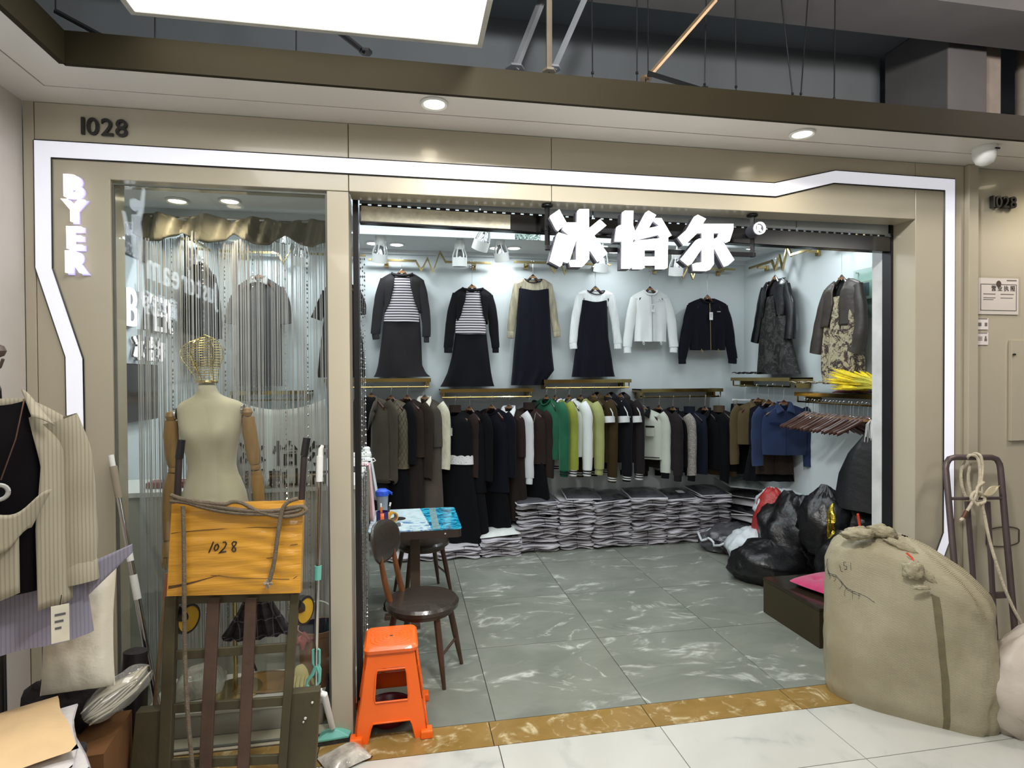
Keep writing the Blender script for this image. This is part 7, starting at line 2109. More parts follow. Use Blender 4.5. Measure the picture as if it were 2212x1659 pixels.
# plaid skirt hung behind the cart bars
PLA = NT('dark_plaid'); v = PLA.coord()
sp = PLA.n('ShaderNodeSeparateXYZ', i_Vector=v).outputs
def band(s_, fq, du, of=0.0): return PLA.math('LESS_THAN', PLA.math('FRACT', PLA.math('ADD', PLA.math('MULTIPLY', s_, fq), of)), du)
xx = PLA.math('ADD', sp[0], PLA.math('MULTIPLY', sp[1], 0.5))
f1 = PLA.math('MULTIPLY', PLA.math('ADD', band(xx, 14, 0.4), band(sp[2], 14, 0.4)), 0.35); f2 = PLA.math('MAXIMUM', band(xx, 14, 0.06, 0.3), band(sp[2], 14, 0.06, 0.3))
PLA.set(Base_Color=PLA.mix(PLA.math('MULTIPLY', f2, 0.7), PLA.mix(f1, lin((20, 18, 22)), lin((50, 45, 50))), lin((100, 94, 98))), Roughness=0.85)
P = atY(556, 1290, -0.13)
t = thing('plaid_skirt', 'small dark plaid pleated skirt hanging behind the cart bars', 'skirt', tuple(P), 0.1)
put_skirt(t, dict(prof=[(0.0, 0.055), (-0.05, 0.075), (-0.17, 0.145)], dep=[(0, 0.03), (-0.17, 0.05)], k=13, fold=[(0, 0.002), (-0.17, 0.011)], hem=0.008), PLA.m, 'skirt', 150, 80, 12)
MB().lathe([(0.056, 0.0), (0.057, 0.02), (0.05, 0.022)], 26, sy=0.55).build('waistband', F_DARK, t)
MB().tube([(0.0, -0.02, 0.02), (0.0, -0.03, 0.05), (0.0, -0.11, 0.06)], 0.003, 5).build('hanging_loop', BLACKM, t)
MB().tube([(-0.02, -0.055, -0.16), (-0.016, -0.055, -0.26), (0.0, -0.055, -0.31)], 0.005, 5, flat=0.3).build('ribbon', BLACKM, t)

# ================================================================ mops and sticks
TEAL = mat('teal_plastic', (110, 186, 172), 0.4, 0, 0.05)
def along(a, b, t_): return a + (b - a) * t_
def pole(name, label, a, b, segs, cat='mop'):
    """segs: (t0, t1, radius, material, part name) between two world points"""
    t = thing(name, label, cat, tuple(b))
    for t0, t1, r, m, nm in segs:
        MB().tube([along(a, b, t0) - b, along(a, b, t0 + (t1 - t0) * 0.5) - b, along(a, b, t1) - b], r, 14).build(nm, m, t)
    return t
a = atY(240, 983, -0.03); b0 = atY(332, 1482, -0.17); k = (a.z - 0.006) / (a.z - b0.z); b = a + (b0 - a) * k
L_ = lambda y: (y - 983) / (1482 - 983) / k
t = pole('floor_mop', 'mop with grey grip and white banded steel pole leaning left of the window', a, b, [(L_(983), L_(1008), 0.011, WHITEP, 'hook_end'), (L_(1008), L_(1078), 0.0155, mat('taupe_foam', (150, 140, 122), 0.8), 'grip'), (L_(1078), L_(1186), 0.011, CHROME, 'pole'), (L_(1184), L_(1216), 0.014, WHITEP, 'collar'), (L_(1216), L_(1248), 0.0125, CHROME, 'pole'), (L_(1246), L_(1298), 0.0155, WHITEP, 'collar'), (L_(1298), 1.0, 0.014, CHROME, 'pole')])
MB().bx(-0.16, 0.02, -0.05, 0.05, 0.0, 0.02).build('mop_plate', mat('mop_grey', (96, 98, 100), 0.7), t, smooth=False, bevel=0.006)
a = atY(362, 1238, -0.20); b0 = atY(334, 1530, -0.30); k = (a.z - 0.004) / (a.z - b0.z); b = a + (b0 - a) * k
t = pole('broom', 'thin brown stick broom leaning against the left side of the cart', a, b, [(0, 0.12, 0.0085, mat('stick_tip', (150, 92, 62), 0.5), 'tip'), (0.12, 0.72, 0.0085, mat('stick_wood', (124, 104, 78), 0.4, 0, 0.15), 'stick'), (0.7, 0.76, 0.011, mat('tie_band', (120, 104, 60), 0.6), 'tie')], 'broom')
m = MB(); rn = random.Random(6)
for k in range(40):
    a_ = rn.uniform(0, 6.28); r_ = rn.uniform(0.2, 1)
    q0 = along(a, b, 0.72) - b
    m.tube([q0, q0 * 0.5 + Vector((0.012 * r_ * cos(a_), 0.012 * r_ * sin(a_), 0)), Vector((0.055 * r_ * cos(a_), 0.03 * r_ * sin(a_), 0.004 + 0.02 * rn.random()))], 0.0018, 4)
o = m.build('bristles', mat('bristle_brown', (104, 74, 48), 0.8), t); o['kind'] = 'stuff'
a = atY(691, 985, -0.07); b0 = atY(682, 1480, -0.13)
t = thing('floor_mop', 'spin mop with teal clip and steel pole leaning right of the cart', 'mop', tuple(b0 * 1.0))
bb_ = b0.copy()
def mp(px, py, Y=None):
    f_ = (py - 985) / 495; return atY(px, py, -0.07 - 0.06 * f_) - bb_
for p0, p1, r, m_, nm in (((691, 985), (690, 1040), 0.0155, WHITEP, 'grip'), ((690, 1040), (687, 1225), 0.012, CHROME, 'pole'), ((687, 1222), (686, 1252), 0.0165, TEAL, 'collar'), ((686, 1252), (683, 1400), 0.010, CHROME, 'pole'), ((683, 1398), (682, 1500), 0.008, CHROME, 'pole')):
    MB().tube([mp(*p0), mp(*p1)], r, 14).build(nm, m_, t)
MB().tube([mp(692, 985), mp(693, 970), mp(697, 962)], [0.012, 0.011, 0.008], 10).build('hook_end', WHITEP, t)
MB().tube([mp(683, 1400), mp(676, 1404), mp(676, 1432), mp(680, 1440), mp(688, 1440), mp(690, 1432), mp(690, 1404), mp(684, 1400)], 0.006, 8).build('clip_frame', TEAL, t)
MB().tube([mp(683, 1438), mp(676, 1456), mp(664, 1470), mp(662, 1480), mp(670, 1487), mp(682, 1484), mp(690, 1472), mp(690, 1455), mp(684, 1438)], [0.011, 0.009, 0.007, 0.006, 0.006, 0.006, 0.007, 0.009, 0.011], 8).build('handle_ring', TEAL, t)
MB().tube([mp(688, 1434), mp(692, 1446), mp(691, 1458)], 0.006, 8).build('trigger', TEAL, t)
MB().bx(-0.028, 0.028, -0.012, 0.012, -0.05, -0.02).build('connector', WHITEP, t, smooth=False, bevel=0.004)
fz = Vector((0, 0, -bb_.z))
h0 = mp(700, 1500); q_ = atZ(720, 1588, 0.03); h1 = Vector((q_.x, q_.y, 0.05)) - bb_
MB().tube([mp(683, 1492), h0, h0.lerp(h1, 0.9)], [0.01, 0.016, 0.0135], 12).build('head_tube', WHITEP, t)
m = MB(); bx_ = Vector((q_.x, q_.y, 0)) - bb_
m.loft([[(bx_.x + s * x, bx_.y + s2 * y, bx_.z + z) for x, y in ((-0.075, -0.035), (0.075, -0.02), (0.085, 0.035), (-0.06, 0.045))] for s, s2, z in ((1, 1, 0.02), (1, 1, 0.03), (0.35, 0.4, 0.055), (0.2, 0.3, 0.06))])
m.build('brush_head', TEAL, t, smooth=False, bevel=0.003)
m = MB()
m.loft([[(bx_.x + s * x, bx_.y + s * y, bx_.z + z) for x, y in ((-0.072, -0.033), (0.072, -0.018), (0.082, 0.033), (-0.058, 0.043))] for s, z in ((1.04, 0.0), (1.0, 0.0195))])
m.build('bristles', mat('bristle_dark', (50, 48, 46), 0.9, 0, 0.2, 60, 0.6, 200), t, smooth=False)
p = atZ(745, 1635, 0.0)
loose_pack('clear_bag', 'flat clear plastic packaging lying on the floor at the foot of the pillar', (p.x, p.y - 0.02, 0.012), (0.20, 0.16), 0.5, m=mat('clear_litter', (176, 170, 160), 0.15, 0, 0.3, 14, 0.6, 30, coat=0.6), seed=81, bulge=0.03, rim=False, puff=1.2)

# ================================================================ clothes and bundles at the left edge
LP_ = Vector((-1.285, -0.86, 0))
NK = atY(-14, 862, -0.86)
g = garment('striped_shirt', 'beige striped open shirt with tied tails over a black top on a stand, left edge', 'shirt', NK, radians(28))
SHS = stripes_mat('striped_shirting', (160, 152, 132), (140, 132, 114), 0, 95, 0.6, 0.12, 0.006)
SHB = stripes_mat('lavender_stripe', (136, 132, 148), (122, 118, 136), 0, 90, 0.6, 0.12, 0.006)
bi = dict(sw=0.155, nw=0.075, ns=0.05, nf=0.02, nb=0.0, prof=[(0, 0.15), (-0.3, 0.15), (-0.6, 0.155)], dep=[(0, 0.06), (-0.3, 0.09), (-0.6, 0.085)], zb=-0.60, k=4, fold=[(0, 0), (-0.6, 0.003)])
put_torso(g, bi, mat('black_jersey', (14, 12, 15), 0.9, spec=0.1), 'black_top', 160)
bo = dict(sw=0.172, nw=0.075, ns=0.06, nf=0.03, nb=0.0, prof=[(0, 0.17), (-0.3, 0.18), (-0.66, 0.188)], dep=[(0, 0.065), (-0.3, 0.10), (-0.66, 0.105)], zb=-0.66, k=6, fold=[(0, 0.0), (-0.3, 0.004), (-0.66, 0.009)], gap=[(0, 0.07), (0.3, 0.11), (0.6, 0.09), (1, 0.09)])
put_torso(g, bo, SHS, 'shirt_body', 161, 50, 26, solid=0.002)
A = Vector((0.066, 0.0, 0.03)); B = Vector((0.092, -0.085, -0.055)); C2 = Vector((0.15, -0.08, -0.085)); D2 = Vector((0.095, -0.01, 0.0))
for sx in (-1, 1):
    MB().grid(lambda u, v: Vector((lambda p: (p.x * sx, p.y, p.z))(A.lerp(B, v).lerp(D2.lerp(C2, v), u) + Vector((0, -0.012 * sin(pi * u), 0.006 * sin(pi * u))))), 8, 8).build('collar_flap', SHS, g, solid=0.003)
    sleeve([(sx * 0.145, 0.01, -0.075), (sx * 0.185, 0.01, -0.20), (sx * 0.2, 0.0, -0.38), (sx * 0.205, -0.01, -0.56)], [0.064, 0.064, 0.058, 0.052], 0.75, 0.008, 5, 16).build('sleeve', SHS, g, auto=80)
    cuff(g, (sx * 0.205, -0.01, -0.545), (sx * 0.21, -0.02, -0.615), 0.054, SHS, 0.7)
# tied front tails
MB().grid(lambda u, v: (-0.06 + 0.2 * u * (1 - 0.25 * v), -0.125 - 0.03 * sin(pi * u), -0.30 - 0.11 * v - 0.10 * (1 - u) ** 2 + 0.02 * sin(u * 8)), 16, 8).build('tied_tail', SHS, g, solid=0.003)
MB().grid(lambda u, v: (-0.08 + 0.14 * u, -0.12 - 0.02 * u, -0.36 - 0.22 * v - 0.05 * (1 - u)), 12, 8).build('hanging_tail', SHS, g, solid=0.003)
MB().tube([(0.075, -0.05, 0.0), (0.055, -0.10, -0.12), (0.02, -0.112, -0.24)], 0.0022, 5).build('necklace', mat('necklace_bronze', (90, 66, 54), 0.4, 0.6), g)
MB().tube([(0.015 + 0.022 * cos(q), -0.122, -0.275 + 0.022 * sin(q)) for q in [2 * pi * k / 18 for k in range(19)]], 0.0065, 7).build('ring_pendant', mat('pendant_grey', (160, 160, 158), 0.4), g)
hangtag(g, 0.155, -0.14, -0.64, 0.045, 0.115, mat('tag_cream', (214, 208, 190), 0.5), 0.03)
kb = MB().tube([(0, 0.02, 0.0), (0, 0.02, 0.10), (0.018, 0.0, 0.135), (0.02, -0.01, 0.16)], 0.004, 8)
t = thing('hanger_stand', 'dark hook with round knob above the striped shirt at the left edge', 'clothes stand', (NK.x, NK.y, 0), radians(28))
MB().tube([(0, 0.22, 0.02), (0, 0.22, NK.z - 0.02), (0, 0.19, NK.z + 0.03), (0, 0.02, NK.z + 0.05)], 0.010, 12).build('pole', BLACKM, t)
MB().lathe([(0.10, 0), (0.10, 0.012), (0.03, 0.02)], 32, c=(0, 0.22, 0)).build('base', BLACKM, t)
MB().tube([(0, 0.02, NK.z + 0.05), (0.0, 0.02, NK.z + 0.085), (0.016, 0.01, NK.z + 0.10), (0.024, 0.0, NK.z + 0.125)], 0.0045, 8).build('hook', mat('bronze_hook', (92, 78, 68), 0.4, 0.6), t)
MB().lathe([(0.001, -0.022), (0.016, -0.015), (0.022, 0), (0.016, 0.015), (0.001, 0.022)], 18).build('knob', mat('brown_knob', (78, 62, 56), 0.5), t, loc=(0.012, -0.004, NK.z + 0.15))
g2 = garment('lavender_shirt', 'lavender striped shirt hanging lower behind the beige striped shirt', 'shirt', NK + Vector((0.005, 0.045, -0.25)), radians(28))
b3 = dict(sw=0.16, nw=0.06, ns=0.04, nf=0.02, nb=0.0, prof=[(0, 0.16), (-0.3, 0.2), (-0.55, 0.225)], dep=[(0, 0.03), (-0.55, 0.06)], zb=-0.55, k=5, fold=[(0, 0), (-0.55, 0.008)])
put_torso(g2, b3, SHB, 'shirt_body', 165)
MB().grid(lambda u, v: (0.20 + 0.13 * u, -0.05 - 0.02 * u, -0.31 - 0.11 * v * (1 - u) + 0.05 * u - 0.03 * u * v), 8, 6).build('collar_point', SHB, g2, solid=0.003)
CREAMP = mat('cream_packet', (206, 176, 134), 0.5, 0, 0.06, 6, 0.2, 30)
t = thing('storage_stand', 'dark fabric covered stool under the wrapped shirts at the left edge', 'stool', (-1.22, -1.0, 0))
MB().prism(rrect(0.17, 0.20, 0.03), 0.0, 0.53, 'xy').build('skirting', mat('dark_fabric', (38, 32, 36), 0.9, 0, 0.25, 30, 0.4, 80), t, smooth=False)
MB().prism(rrect(0.18, 0.21, 0.03), 0.5305, 0.56, 'xy').build('seat', mat('dark_fabric', (38, 32, 36)), t, smooth=False, bevel=0.006)
WR = sheen_mat('wrapped_shirt', (112, 110, 120), (168, 164, 168), (204, 200, 200), 10, 0.25)
for k, (dx, rz, lab, m_) in enumerate(((0.0, 0.5, 'grey wrapped shirt lowest in the pile at the left edge', WR), (0.02, 0.62, 'wrapped white shirt second in the pile at the left edge', WR), (0.01, 0.45, 'wrapped white shirt third in the pile at the left edge', WR), (-0.01, 0.6, 'cream paper packet on top of the wrapped shirts at the left edge', CREAMP))):
    loose_pack('wrapped_shirt', lab, (-1.20 + dx, -0.985, 0.574 + k * 0.036), (0.36, 0.40), rz, (0.0, 0.0), m=m_, seed=90 + k, bulge=0.022, rim=(k < 3), puff=0.6)
p = atY(186, 1490, -0.56)
t = thing('white_pillow', 'plump white pillow standing upright beside the striped shirts', 'pillow', (p.x - 0.02, -0.56, p.z), 0.12)
def pil(s):
    def f(u, v):
        x, z = (u - 0.5) * 2, v
        e = (max(0, 1 - abs(x) ** 4) * max(0, 1 - abs(2 * z - 1) ** 4)) ** 0.5
        return Vector((x * (0.115 - 0.01 * sin(pi * z)) + 0.012 * (z - 0.5), s * 0.065 * e + 0.004 * noise.noise(Vector((x * 3, z * 4, s))) + 0.006 * noise.noise(Vector((x * 2 + 4, z * 9, s))) * e, z * 0.45 + 0.018 * x * (z > 0.5) * (2 * z - 1)))
    return f
MB().grid(pil(-1), 24, 24).grid(pil(1), 12, 12).build('pillow_body', mat('white_nonwoven', (222, 216, 200), 0.7, 0, 0.03, 6, 0.25, 40), t, auto=80)
MB().tube([pil(1)(0, v / 10) for v in range(11)] + [pil(1)(u / 10, 1) for u in range(1, 11)] + [pil(1)(1, 1 - v / 10) for v in range(1, 11)], 0.0028, 5).build('seam', mat('white_nonwoven', (222, 216, 200)), t)
# brown carton with a black heap and a bag of papers on top
t = thing('cardboard_box', 'brown cardboard box on the floor at the left of the cart', 'box', (-1.22, -0.50, 0), 0.1)
for q in ((-0.13, 0.13, -0.145, -0.14, 0, 0.41), (-0.13, 0.13, 0.14, 0.145, 0, 0.41), (-0.13, -0.125, -0.14, 0.14, 0, 0.41), (0.125, 0.13, -0.14, 0.14, 0, 0.41)):
    MB().bx(*q).build('side_panel', mat('dark_cardboard', (112, 74, 38), 0.85, 0, 0.1, 5, 0.1, 60), t, smooth=False)
for q in ((-0.13, -0.001, -0.145, 0.145, 0.411, 0.416), (0.001, 0.13, -0.145, 0.145, 0.411, 0.416)):
    MB().bx(*q).build('top_flap', mat('dark_cardboard', (112, 74, 38)), t, smooth=False)
blob('black_cloth_heap', 'heap of dark cloth on the brown box behind the bag of papers', (-1.30, -0.40, 0.418), (0.15, 0.11, 0.12), mat('dark_heap', (32, 28, 30), 0.85, 0, 0.3, 20, 0.5, 60), 95, 0.25, 2.5, cat='cloth', crease=0.1, pname='cloth')
p = atY(288, 1420, -0.28)
t = thing('black_boot', 'black boot shaft standing behind the bag of papers by the window frame', 'boot', (p.x, -0.26, 0))
sleeve([(0, 0, 0.06), (0.0, 0, 0.25), (-0.005, 0.0, 0.45), (0.0, 0, 0.62)], [0.045, 0.042, 0.05, 0.047], 0.8, 0.004, 3, 16, 5, True).build('shaft', mat('boot_black', (28, 24, 25), 0.5, 0, 0.2, 10, 0.3, 40), t)
MB().loft([[(0.045 * w_ * cos(a), y, 0.004 + h_ * (0.5 + 0.5 * sin(a))) for a in [2 * pi * k / 12 for k in range(12)]] for y, w_, h_ in ((0.05, 0.8, 0.09), (0.0, 1, 0.1), (-0.08, 1, 0.07), (-0.15, 0.9, 0.05), (-0.18, 0.4, 0.03))]).build('foot', mat('boot_black', (28, 24, 25)), t)
p0, p1 = atY(190, 1545, -0.56), atY(318, 1450, -0.46)
t = thing('bag_of_papers', 'clear plastic bag stuffed with folded white papers lying on the brown box', 'bag', tuple((p0 + p1) / 2))
c_ = (p0 + p1) / 2
ax = (p1 - p0); Ln = ax.length; ax.normalize(); nn_ = Vector((-ax.z, 0, ax.x)); 
rn = random.Random(8)
PAP = mat('white_papers', (214, 208, 192), 0.6, 0, 0.04, 8)
for k in range(8):
    w0 = -0.034 + 0.0095 * k; l0 = rn.uniform(-0.012, 0.012)
    def pg(u, v, w0=w0, l0=l0, k=k): 
        s_ = (u - 0.5) * Ln * 0.80 + l0
        q = ax * s_ + nn_ * (w0 * (1.25 - 0.8 * abs(u - 0.4)) + 0.004 * sin(u * 5 + k)) + Vector((0, -0.05 + 0.10 * v, 0.0))
        return q
    MB().grid(pg, 10, 3).build('paper_sheet', PAP, t, solid=0.005)
def bgf(u, v):
    a_ = 2 * pi * u; s_ = (v - 0.5) * Ln * 1.08
    k_ = (max(0.05, 1 - abs(2 * v - 1) ** 3)) ** 0.5
    return ax * s_ + nn_ * (0.066 * k_ * cos(a_) * (1 + 0.06 * sin(v * 17 + u * 9))) + Vector((0, 0.075 * k_ * sin(a_), 0))
MB().grid(bgf, 24, 18, True).build('clear_bag', glassy('bag_film', (240, 238, 232), 2.0, 0.34), t)

# ================================================================ right side: sacks and hand truck
WOV = NT('woven_sack'); v = WOV.coord()
ws = WOV.n('ShaderNodeTexWave', i_Vector=v, i_Scale=60.0, i_Distortion=1.5, bands_direction='Z').outputs['Fac']
wn = WOV.noise(v, 3.0, 4); wf = WOV.noise(WOV.coord('Object', (40, 40, 3)), 5.0, 3)
WOV.set(Base_Color=WOV.mix(WOV.math('MULTIPLY', wf, 0.35), WOV.ramp(wn, [(0.3, (150, 141, 114)), (0.7, (176, 168, 142))]), lin((128, 120, 96))), Roughness=0.55)
WOV.bump(WOV.math('ADD', WOV.math('MULTIPLY', ws, 0.2), WOV.math('MULTIPLY', WOV.noise(v, 9.0, 4), 1.0)), 0.45, 0.02)
SC = Vector((2.637, -0.217, 0.0)); e1 = Vector((0.70, -0.714, 0)); e2 = Vector((0.714, 0.70, 0))
sack = thing('woven_sack', 'huge beige woven sack tied on top, standing on the threshold at the right', 'sack', tuple(SC))
def sk(u, v, d=0.0):
    """u around from the viewer's side, v bottom to the tied top"""
    an = 2 * pi * u - pi / 2
    c, s = cos(an), sin(an)
    a, b = 0.372, 0.225
    p = itp([(0, 0.95), (0.05, 1.0), (0.3, 1.03), (0.6, 1.02), (0.8, 0.99), (0.87, 0.92), (0.92, 0.74), (0.96, 0.42), (1.0, 0.05)], v)
    sx_ = sgnp(c, 0.55) * a * p; sy_ = sgnp(s, 0.6) * b * p
    sx_ += 0.025 * (1 - v) * c + 0.02 * (1 - v)
    zt = itp([(-0.45, 0.86), (-0.3, 0.935), (-0.1, 0.945), (0.1, 0.885), (0.25, 0.80), (0.36, 0.71), (0.45, 0.64)], sx_)
    z = v ** 0.97 * zt if v < 0.87 else (0.87 ** 0.97 * zt + (v - 0.87) * 0.75 * zt)
    nz = 0.022 * noise.noise(Vector((c * 2.2, s * 2.2, v * 3.0))) + 0.01 * noise.noise(Vector((c * 6, s * 6, v * 8)))
    if v > 0.72: nz += 0.03 * (v - 0.72) / 0.28 * sin(an * 11 + 2 * sin(an * 3))
    k = 1 + d + nz * 2.0
    q = e1 * sx_ * k + e2 * sy_ * k
    return Vector((q.x, q.y, max(0.0, z + 0.01 * noise.noise(Vector((c * 4, s * 4, v * 6 + 3))) * (v > 0.02))))
MB().grid(sk, 120, 64, True).build('sack_body', WOV.m, sack, auto=180)
MB().grid(lambda u, v: Vector(sk(0.018 + 0.011 * u + 0.014 * (1 - v), v * 0.76, 0.006)), 3, 24).build('dark_stripe', mat('sack_stripe', (104, 96, 70), 0.6, 0, 0.1, 20, 0.2, 90), sack)
# bunched and knotted cloth along the top
KN = [(1885, 1150, -0.2), (1935, 1165, -0.25), (1985, 1195, -0.3), (2015, 1225, -0.32)]
def top_tube(pts, r, name, fl=0.6, sd=0):
    P_ = [atY(px, py, Y) - SC for px, py, Y in pts]
    sleeve(P_, r, fl, 0.012, sd, 12, 6, True).build(name, WOV.m, sack, auto=90)
def ruffle(px, py, Y, sz, seed, name='gathered_cloth', ax=(1, 0, 0), n=30):
    """a crumpled fold of sack cloth"""
    c0 = atY(px, py, Y) - SC; X_ = Vector(ax).normalized(); Z_ = Vector((0, 0, 1)); Z_ = (Z_ - X_ * Z_.dot(X_)).normalized(); Y_ = Z_.cross(X_)
    def f(u, v):
        th = 2 * pi * u; ph = pi * v
        d = Vector((sin(ph) * cos(th), sin(ph) * sin(th), cos(ph)))
        r = 1 + 0.30 * noise.noise(d * 2.4 + Vector((seed, 0, 0))) + 0.16 * (1 - 3 * abs(noise.noise(d * 4.5 + Vector((0, seed, 0))))) + 0.05 * sin(th * 9 + d.z * 6)
        return c0 + X_ * (d.x * sz[0] * r) + Y_ * (d.y * sz[1] * r) + Z_ * (d.z * sz[2] * r)
    MB().grid(f, n, n // 2, True).build(name, WOV.m, sack, auto=120)
ruffle(1852, 1152, -0.20, (0.075, 0.05, 0.030), 1, ax=(1, -0.2, 0.05))
ruffle(1905, 1150, -0.20, (0.07, 0.045, 0.034), 2, ax=(1, -0.4, -0.2))
ruffle(1950, 1183, -0.29, (0.085, 0.03, 0.022), 3, ax=(1, -0.6, -0.55))
ruffle(1972, 1232, -0.415, (0.045, 0.03, 0.042), 4, 'knot', ax=(1, -0.5, -0.3))
ruffle(2004, 1245, -0.44, (0.05, 0.012, 0.016), 5, 'knot_tail', ax=(0.6, -0.4, -0.7))
ruffle(1990, 1270, -0.46, (0.035, 0.010, 0.010), 6, 'knot_tail', ax=(1, -0.5, 0.1))
P_ = [atY(px, py, Y) - SC for px, py, Y in ((1958, 1194, -0.36), (1970, 1205, -0.38), (1974, 1215, -0.395))]
MB().tube(P_, 0.005, 6).build('red_tie', mat('red_cord', (200, 60, 30), 0.5), sack)
P_ = [atY(1853, 1110, -0.14) - SC, atY(1856, 1130, -0.14) - SC, atY(1860, 1148, -0.15) - SC]
MB().tube(P_, 0.006, 6).build('red_tab', mat('red_cord', (200, 60, 30)), sack)
ruffle(2070, 1290, -0.46, (0.04, 0.028, 0.032), 7, 'corner_knot', ax=(0.8, -0.6, -0.3))
SCR = mat('pen_ink', (52, 50, 58), 0.6)
def on_sack(u, v): return Vector(sk(u % 1.0, v, 0.004))
m = MB(); rn = random.Random(12)
base = [(0.80 + 0.015 * k + 0.002 * rn.uniform(-1, 1), 0.80 - 0.017 * k + 0.01 * sin(k * 1.3)) for k in range(13)]
m.tube([on_sack(*q) for q in base], 0.0013, 4); m.tube([on_sack(q[0] + 0.003, q[1] - 0.012) for q in base[:11]], 0.0013, 4)
for k in range(11):
    q = base[k]; m.tube([on_sack(*q), on_sack(q[0] + rn.uniform(-0.006, 0.008), q[1] - 0.025), on_sack(q[0] + rn.uniform(-0.01, 0.012), q[1] - rn.uniform(0.03, 0.06))], 0.0009, 4)
m.build('pen_scribble', SCR, sack)
for st_ in ([(0.905, 0.775), (0.907, 0.745), (0.912, 0.74)], [(0.922, 0.80), (0.917, 0.80), (0.917, 0.78), (0.923, 0.775), (0.923, 0.76), (0.917, 0.757)], [(0.931, 0.802), (0.932, 0.757)]):
    m = MB(); m.tube([on_sack(*q) for q in st_], 0.0013, 4); m.build('written_mark', SCR, sack)
# second, white sack
WSK = mat('white_woven_sack', (186, 176, 164), 0.5, 0, 0.05, 4, 0.4, 14)
t, f = blob('white_sack', 'dirty white woven sack lying behind the big beige sack at the right edge', (3.16, -0.55, 0), (0.36, 0.22, 0.30), WSK, 101, 0.12, 1.8, cat='sack', crease=0.05, pname='sack_body')
sleeve([(-0.10, -0.05, 0.40), (-0.02, -0.08, 0.44), (0.06, -0.06, 0.42), (0.1, -0.04, 0.38)], [0.02, 0.04, 0.035, 0.015], 0.6, 0.012, 2, 12, 6, True).build('tied_neck', WSK, t)
m = MB()
for k in range(14):
    u0 = 0.68 + 0.008 * k; m.tube([Vector(f(u0, 0.50)) * 1.01, Vector(f(u0 + rn.uniform(-0.01, 0.012), 0.56)) * 1.012, Vector(f(u0 + rn.uniform(-0.012, 0.012), 0.60 + rn.uniform(0, 0.05))) * 1.012], 0.0014, 4)
m.build('pen_scribble', SCR, t)
# hand truck leaning on the wall
TN = Vector((0, -1, 0.17)).normalized(); TP = Vector((0, -0.30, 0))
def tp_(px, py, off=0.0):
    d = ray(px, py); k = ((TP + TN * off) - CAM).dot(TN) / d.dot(TN); return CAM + d * k
to = tp_(2125, 1400); to.z = 0; to.y = -0.30
tk = thing('hand_truck', 'grey tubular steel hand truck leaning on the wall at the right', 'hand truck', tuple(to))
TUB = mat('grey_tube', (92, 80, 80), 0.4, 0.4, 0.08)
def T(px, py, off=0.0): return tp_(px, py, off) - to
lt, lb = T(2043, 1012), T(2062, 1226); kk = (lt.z - 0.16) / (lt.z - lb.z); Lb = lt + (lb - lt) * kk
rt, rb = T(2161, 1012), T(2193, 1369); kk = (rt.z - 0.16) / (rt.z - rb.z); Rb = rt + (rb - rt) * kk
pts = [Lb, lt, T(2045, 1000), T(2051, 991), T(2062, 988), T(2142, 988), T(2153, 992), T(2159, 1002), rt, Rb]
MB().tube(pts, 0.0165, 12).build('frame_tube', TUB, tk)
MB().tube([T(2051, 1077), T(2170, 1076)], 0.009, 10).build('cross_tube', TUB, tk)
def tbeam(a, b, w_, th, nm):
    d = (b - a).normalized(); s_ = d.cross(TN).normalized(); vs = []
    for p in (a, b):
        for i, j in ((-1, -1), (1, -1), (1, 1), (-1, 1)): vs.append(p + s_ * (i * w_ / 2) + TN * (j * th / 2))
    MB().add(vs, [(0, 1, 2, 3), (7, 6, 5, 4), (0, 4, 5, 1), (1, 5, 6, 2), (2, 6, 7, 3), (3, 7, 4, 0)]).build(nm, TUB, tk, smooth=False, bevel=0.003)
for a, b in (((2089, 1083), (2110, 1345)), ((2133, 1083), (2148, 1345))):
    A_, B_ = T(*a), T(*b); k_ = (A_.z - 0.16) / (A_.z - B_.z); tbeam(A_, A_ + (B_ - A_) * k_, 0.024, 0.018, 'upright_bar')
tbeam(T(2066, 1290), T(2184, 1284), 0.036, 0.014, 'cross_plate')
tbeam(Lb + Vector((0, 0, 0.02)), Rb + Vector((0, 0, 0.02)), 0.04, 0.02, 'cross_plate')
MB().bx((Lb.x), (Rb.x), -0.16, 0.0, 0.005, 0.015).build('toe_plate', TUB, tk, smooth=False)
MB().bx(Lb.x, Rb.x, -0.03, 0.0, 0.015, 0.17).build('heel_plate', TUB, tk, smooth=False)
for p in (Lb, Rb):
    m = MB(); m.lathe([(0.02, -0.022), (0.095, -0.02), (0.10, 0), (0.095, 0.02), (0.02, 0.022)], 28); R = Matrix.Translation((p.x, 0.055, 0.101)) @ Matrix.Rotation(pi / 2, 4, 'Y'); m.v = [R @ v for v in m.v]; m.build('wheel', GRIP, tk)
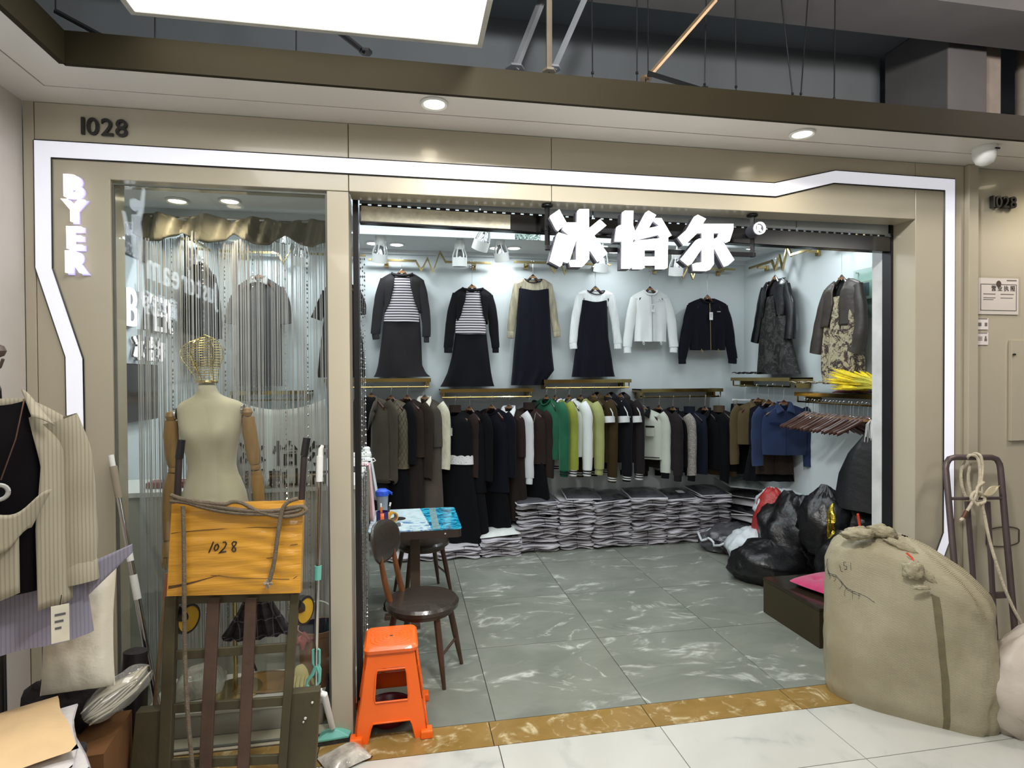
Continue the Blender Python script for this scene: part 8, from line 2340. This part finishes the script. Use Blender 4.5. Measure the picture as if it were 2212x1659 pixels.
# white rope
rp_ = thing('white_rope', 'white twisted rope knotted round the top of the grey hand truck', 'rope', tuple(tp_(2110, 1085, 0.03)))
ro2 = tp_(2110, 1085, 0.03)
WR_ = mat('white_rope_fibre', (196, 186, 164), 0.85, 0, 0.12, 30, 0.6, 140)
def rope2(pts, r, off=0.03, name='strand', twist=True):
    P_ = [tp_(x, y, o if o is not None else off) - ro2 for x, y, o in pts]
    m = sleeve(P_, [r] * len(P_), 1.0, 0.0, 0, 8, 6, True); m.build(name, WR_, rp_)
rope2([(2088, 992, 0.0), (2092, 985, 0.024), (2100, 983, 0.03), (2112, 990, 0.03), (2117, 1020, 0.028), (2113, 1060, 0.03), (2108, 1082, 0.036)], 0.008)
rope2([(2096, 990, -0.02), (2105, 980, 0.0), (2118, 985, 0.03), (2122, 1010, 0.03), (2119, 1050, 0.034), (2122, 1075, 0.036)], 0.008)
rope2([(2083, 995, -0.03), (2076, 1020, -0.026), (2078, 1050, -0.026), (2088, 1076, -0.028), (2098, 1085, -0.02)], 0.008, 0)
rope2([(2096, 1000, -0.03), (2092, 1030, -0.03), (2096, 1060, -0.03), (2102, 1080, -0.02)], 0.008, 0)
rope2([(2096, 1078, 0.03), (2110, 1088, 0.044), (2126, 1084, 0.04), (2124, 1070, 0.04), (2108, 1062, 0.046), (2098, 1075, 0.046), (2112, 1092, 0.05)], 0.009, name='knot')
rope2([(2125, 1042, 0.04), (2112, 1052, 0.05), (2108, 1070, 0.05), (2100, 1085, 0.045), (2090, 1102, 0.04), (2084, 1112, 0.04)], 0.008)
P_ = [tp_(2088, 1104, 0.042) - ro2, tp_(2080, 1119, 0.04) - ro2]
MB().tube(P_, 0.011, 10).build('taped_end', mat('brown_tape', (88, 50, 32), 0.5), rp_)
P_ = [tp_(2080, 1120, 0.04) - ro2, tp_(2074, 1125, 0.04) - ro2]
MB().tube(P_, [0.01, 0.007], 8).build('frayed_tip', WR_, rp_)
rope2([(2120, 1086, 0.04), (2126, 1110, 0.034), (2136, 1160, 0.035), (2150, 1210, 0.04), (2170, 1270, 0.045), (2192, 1320, 0.05), (2216, 1362, 0.06)], 0.008)
MB().grid(lambda u, v: (tp_(2124 + 36 * u, 1068 - 20 * u + 18 * u * sin(pi * u) * 0.3 + (v - 0.5) * 22 * sin(pi * min(1, u * 1.05)), 0.05 + 0.01 * v) - ro2), 10, 6).build('bow_loop', mat('thin_film_ribbon', (176, 164, 136), 0.3, 0, 0.1, 12), rp_, solid=0.001)
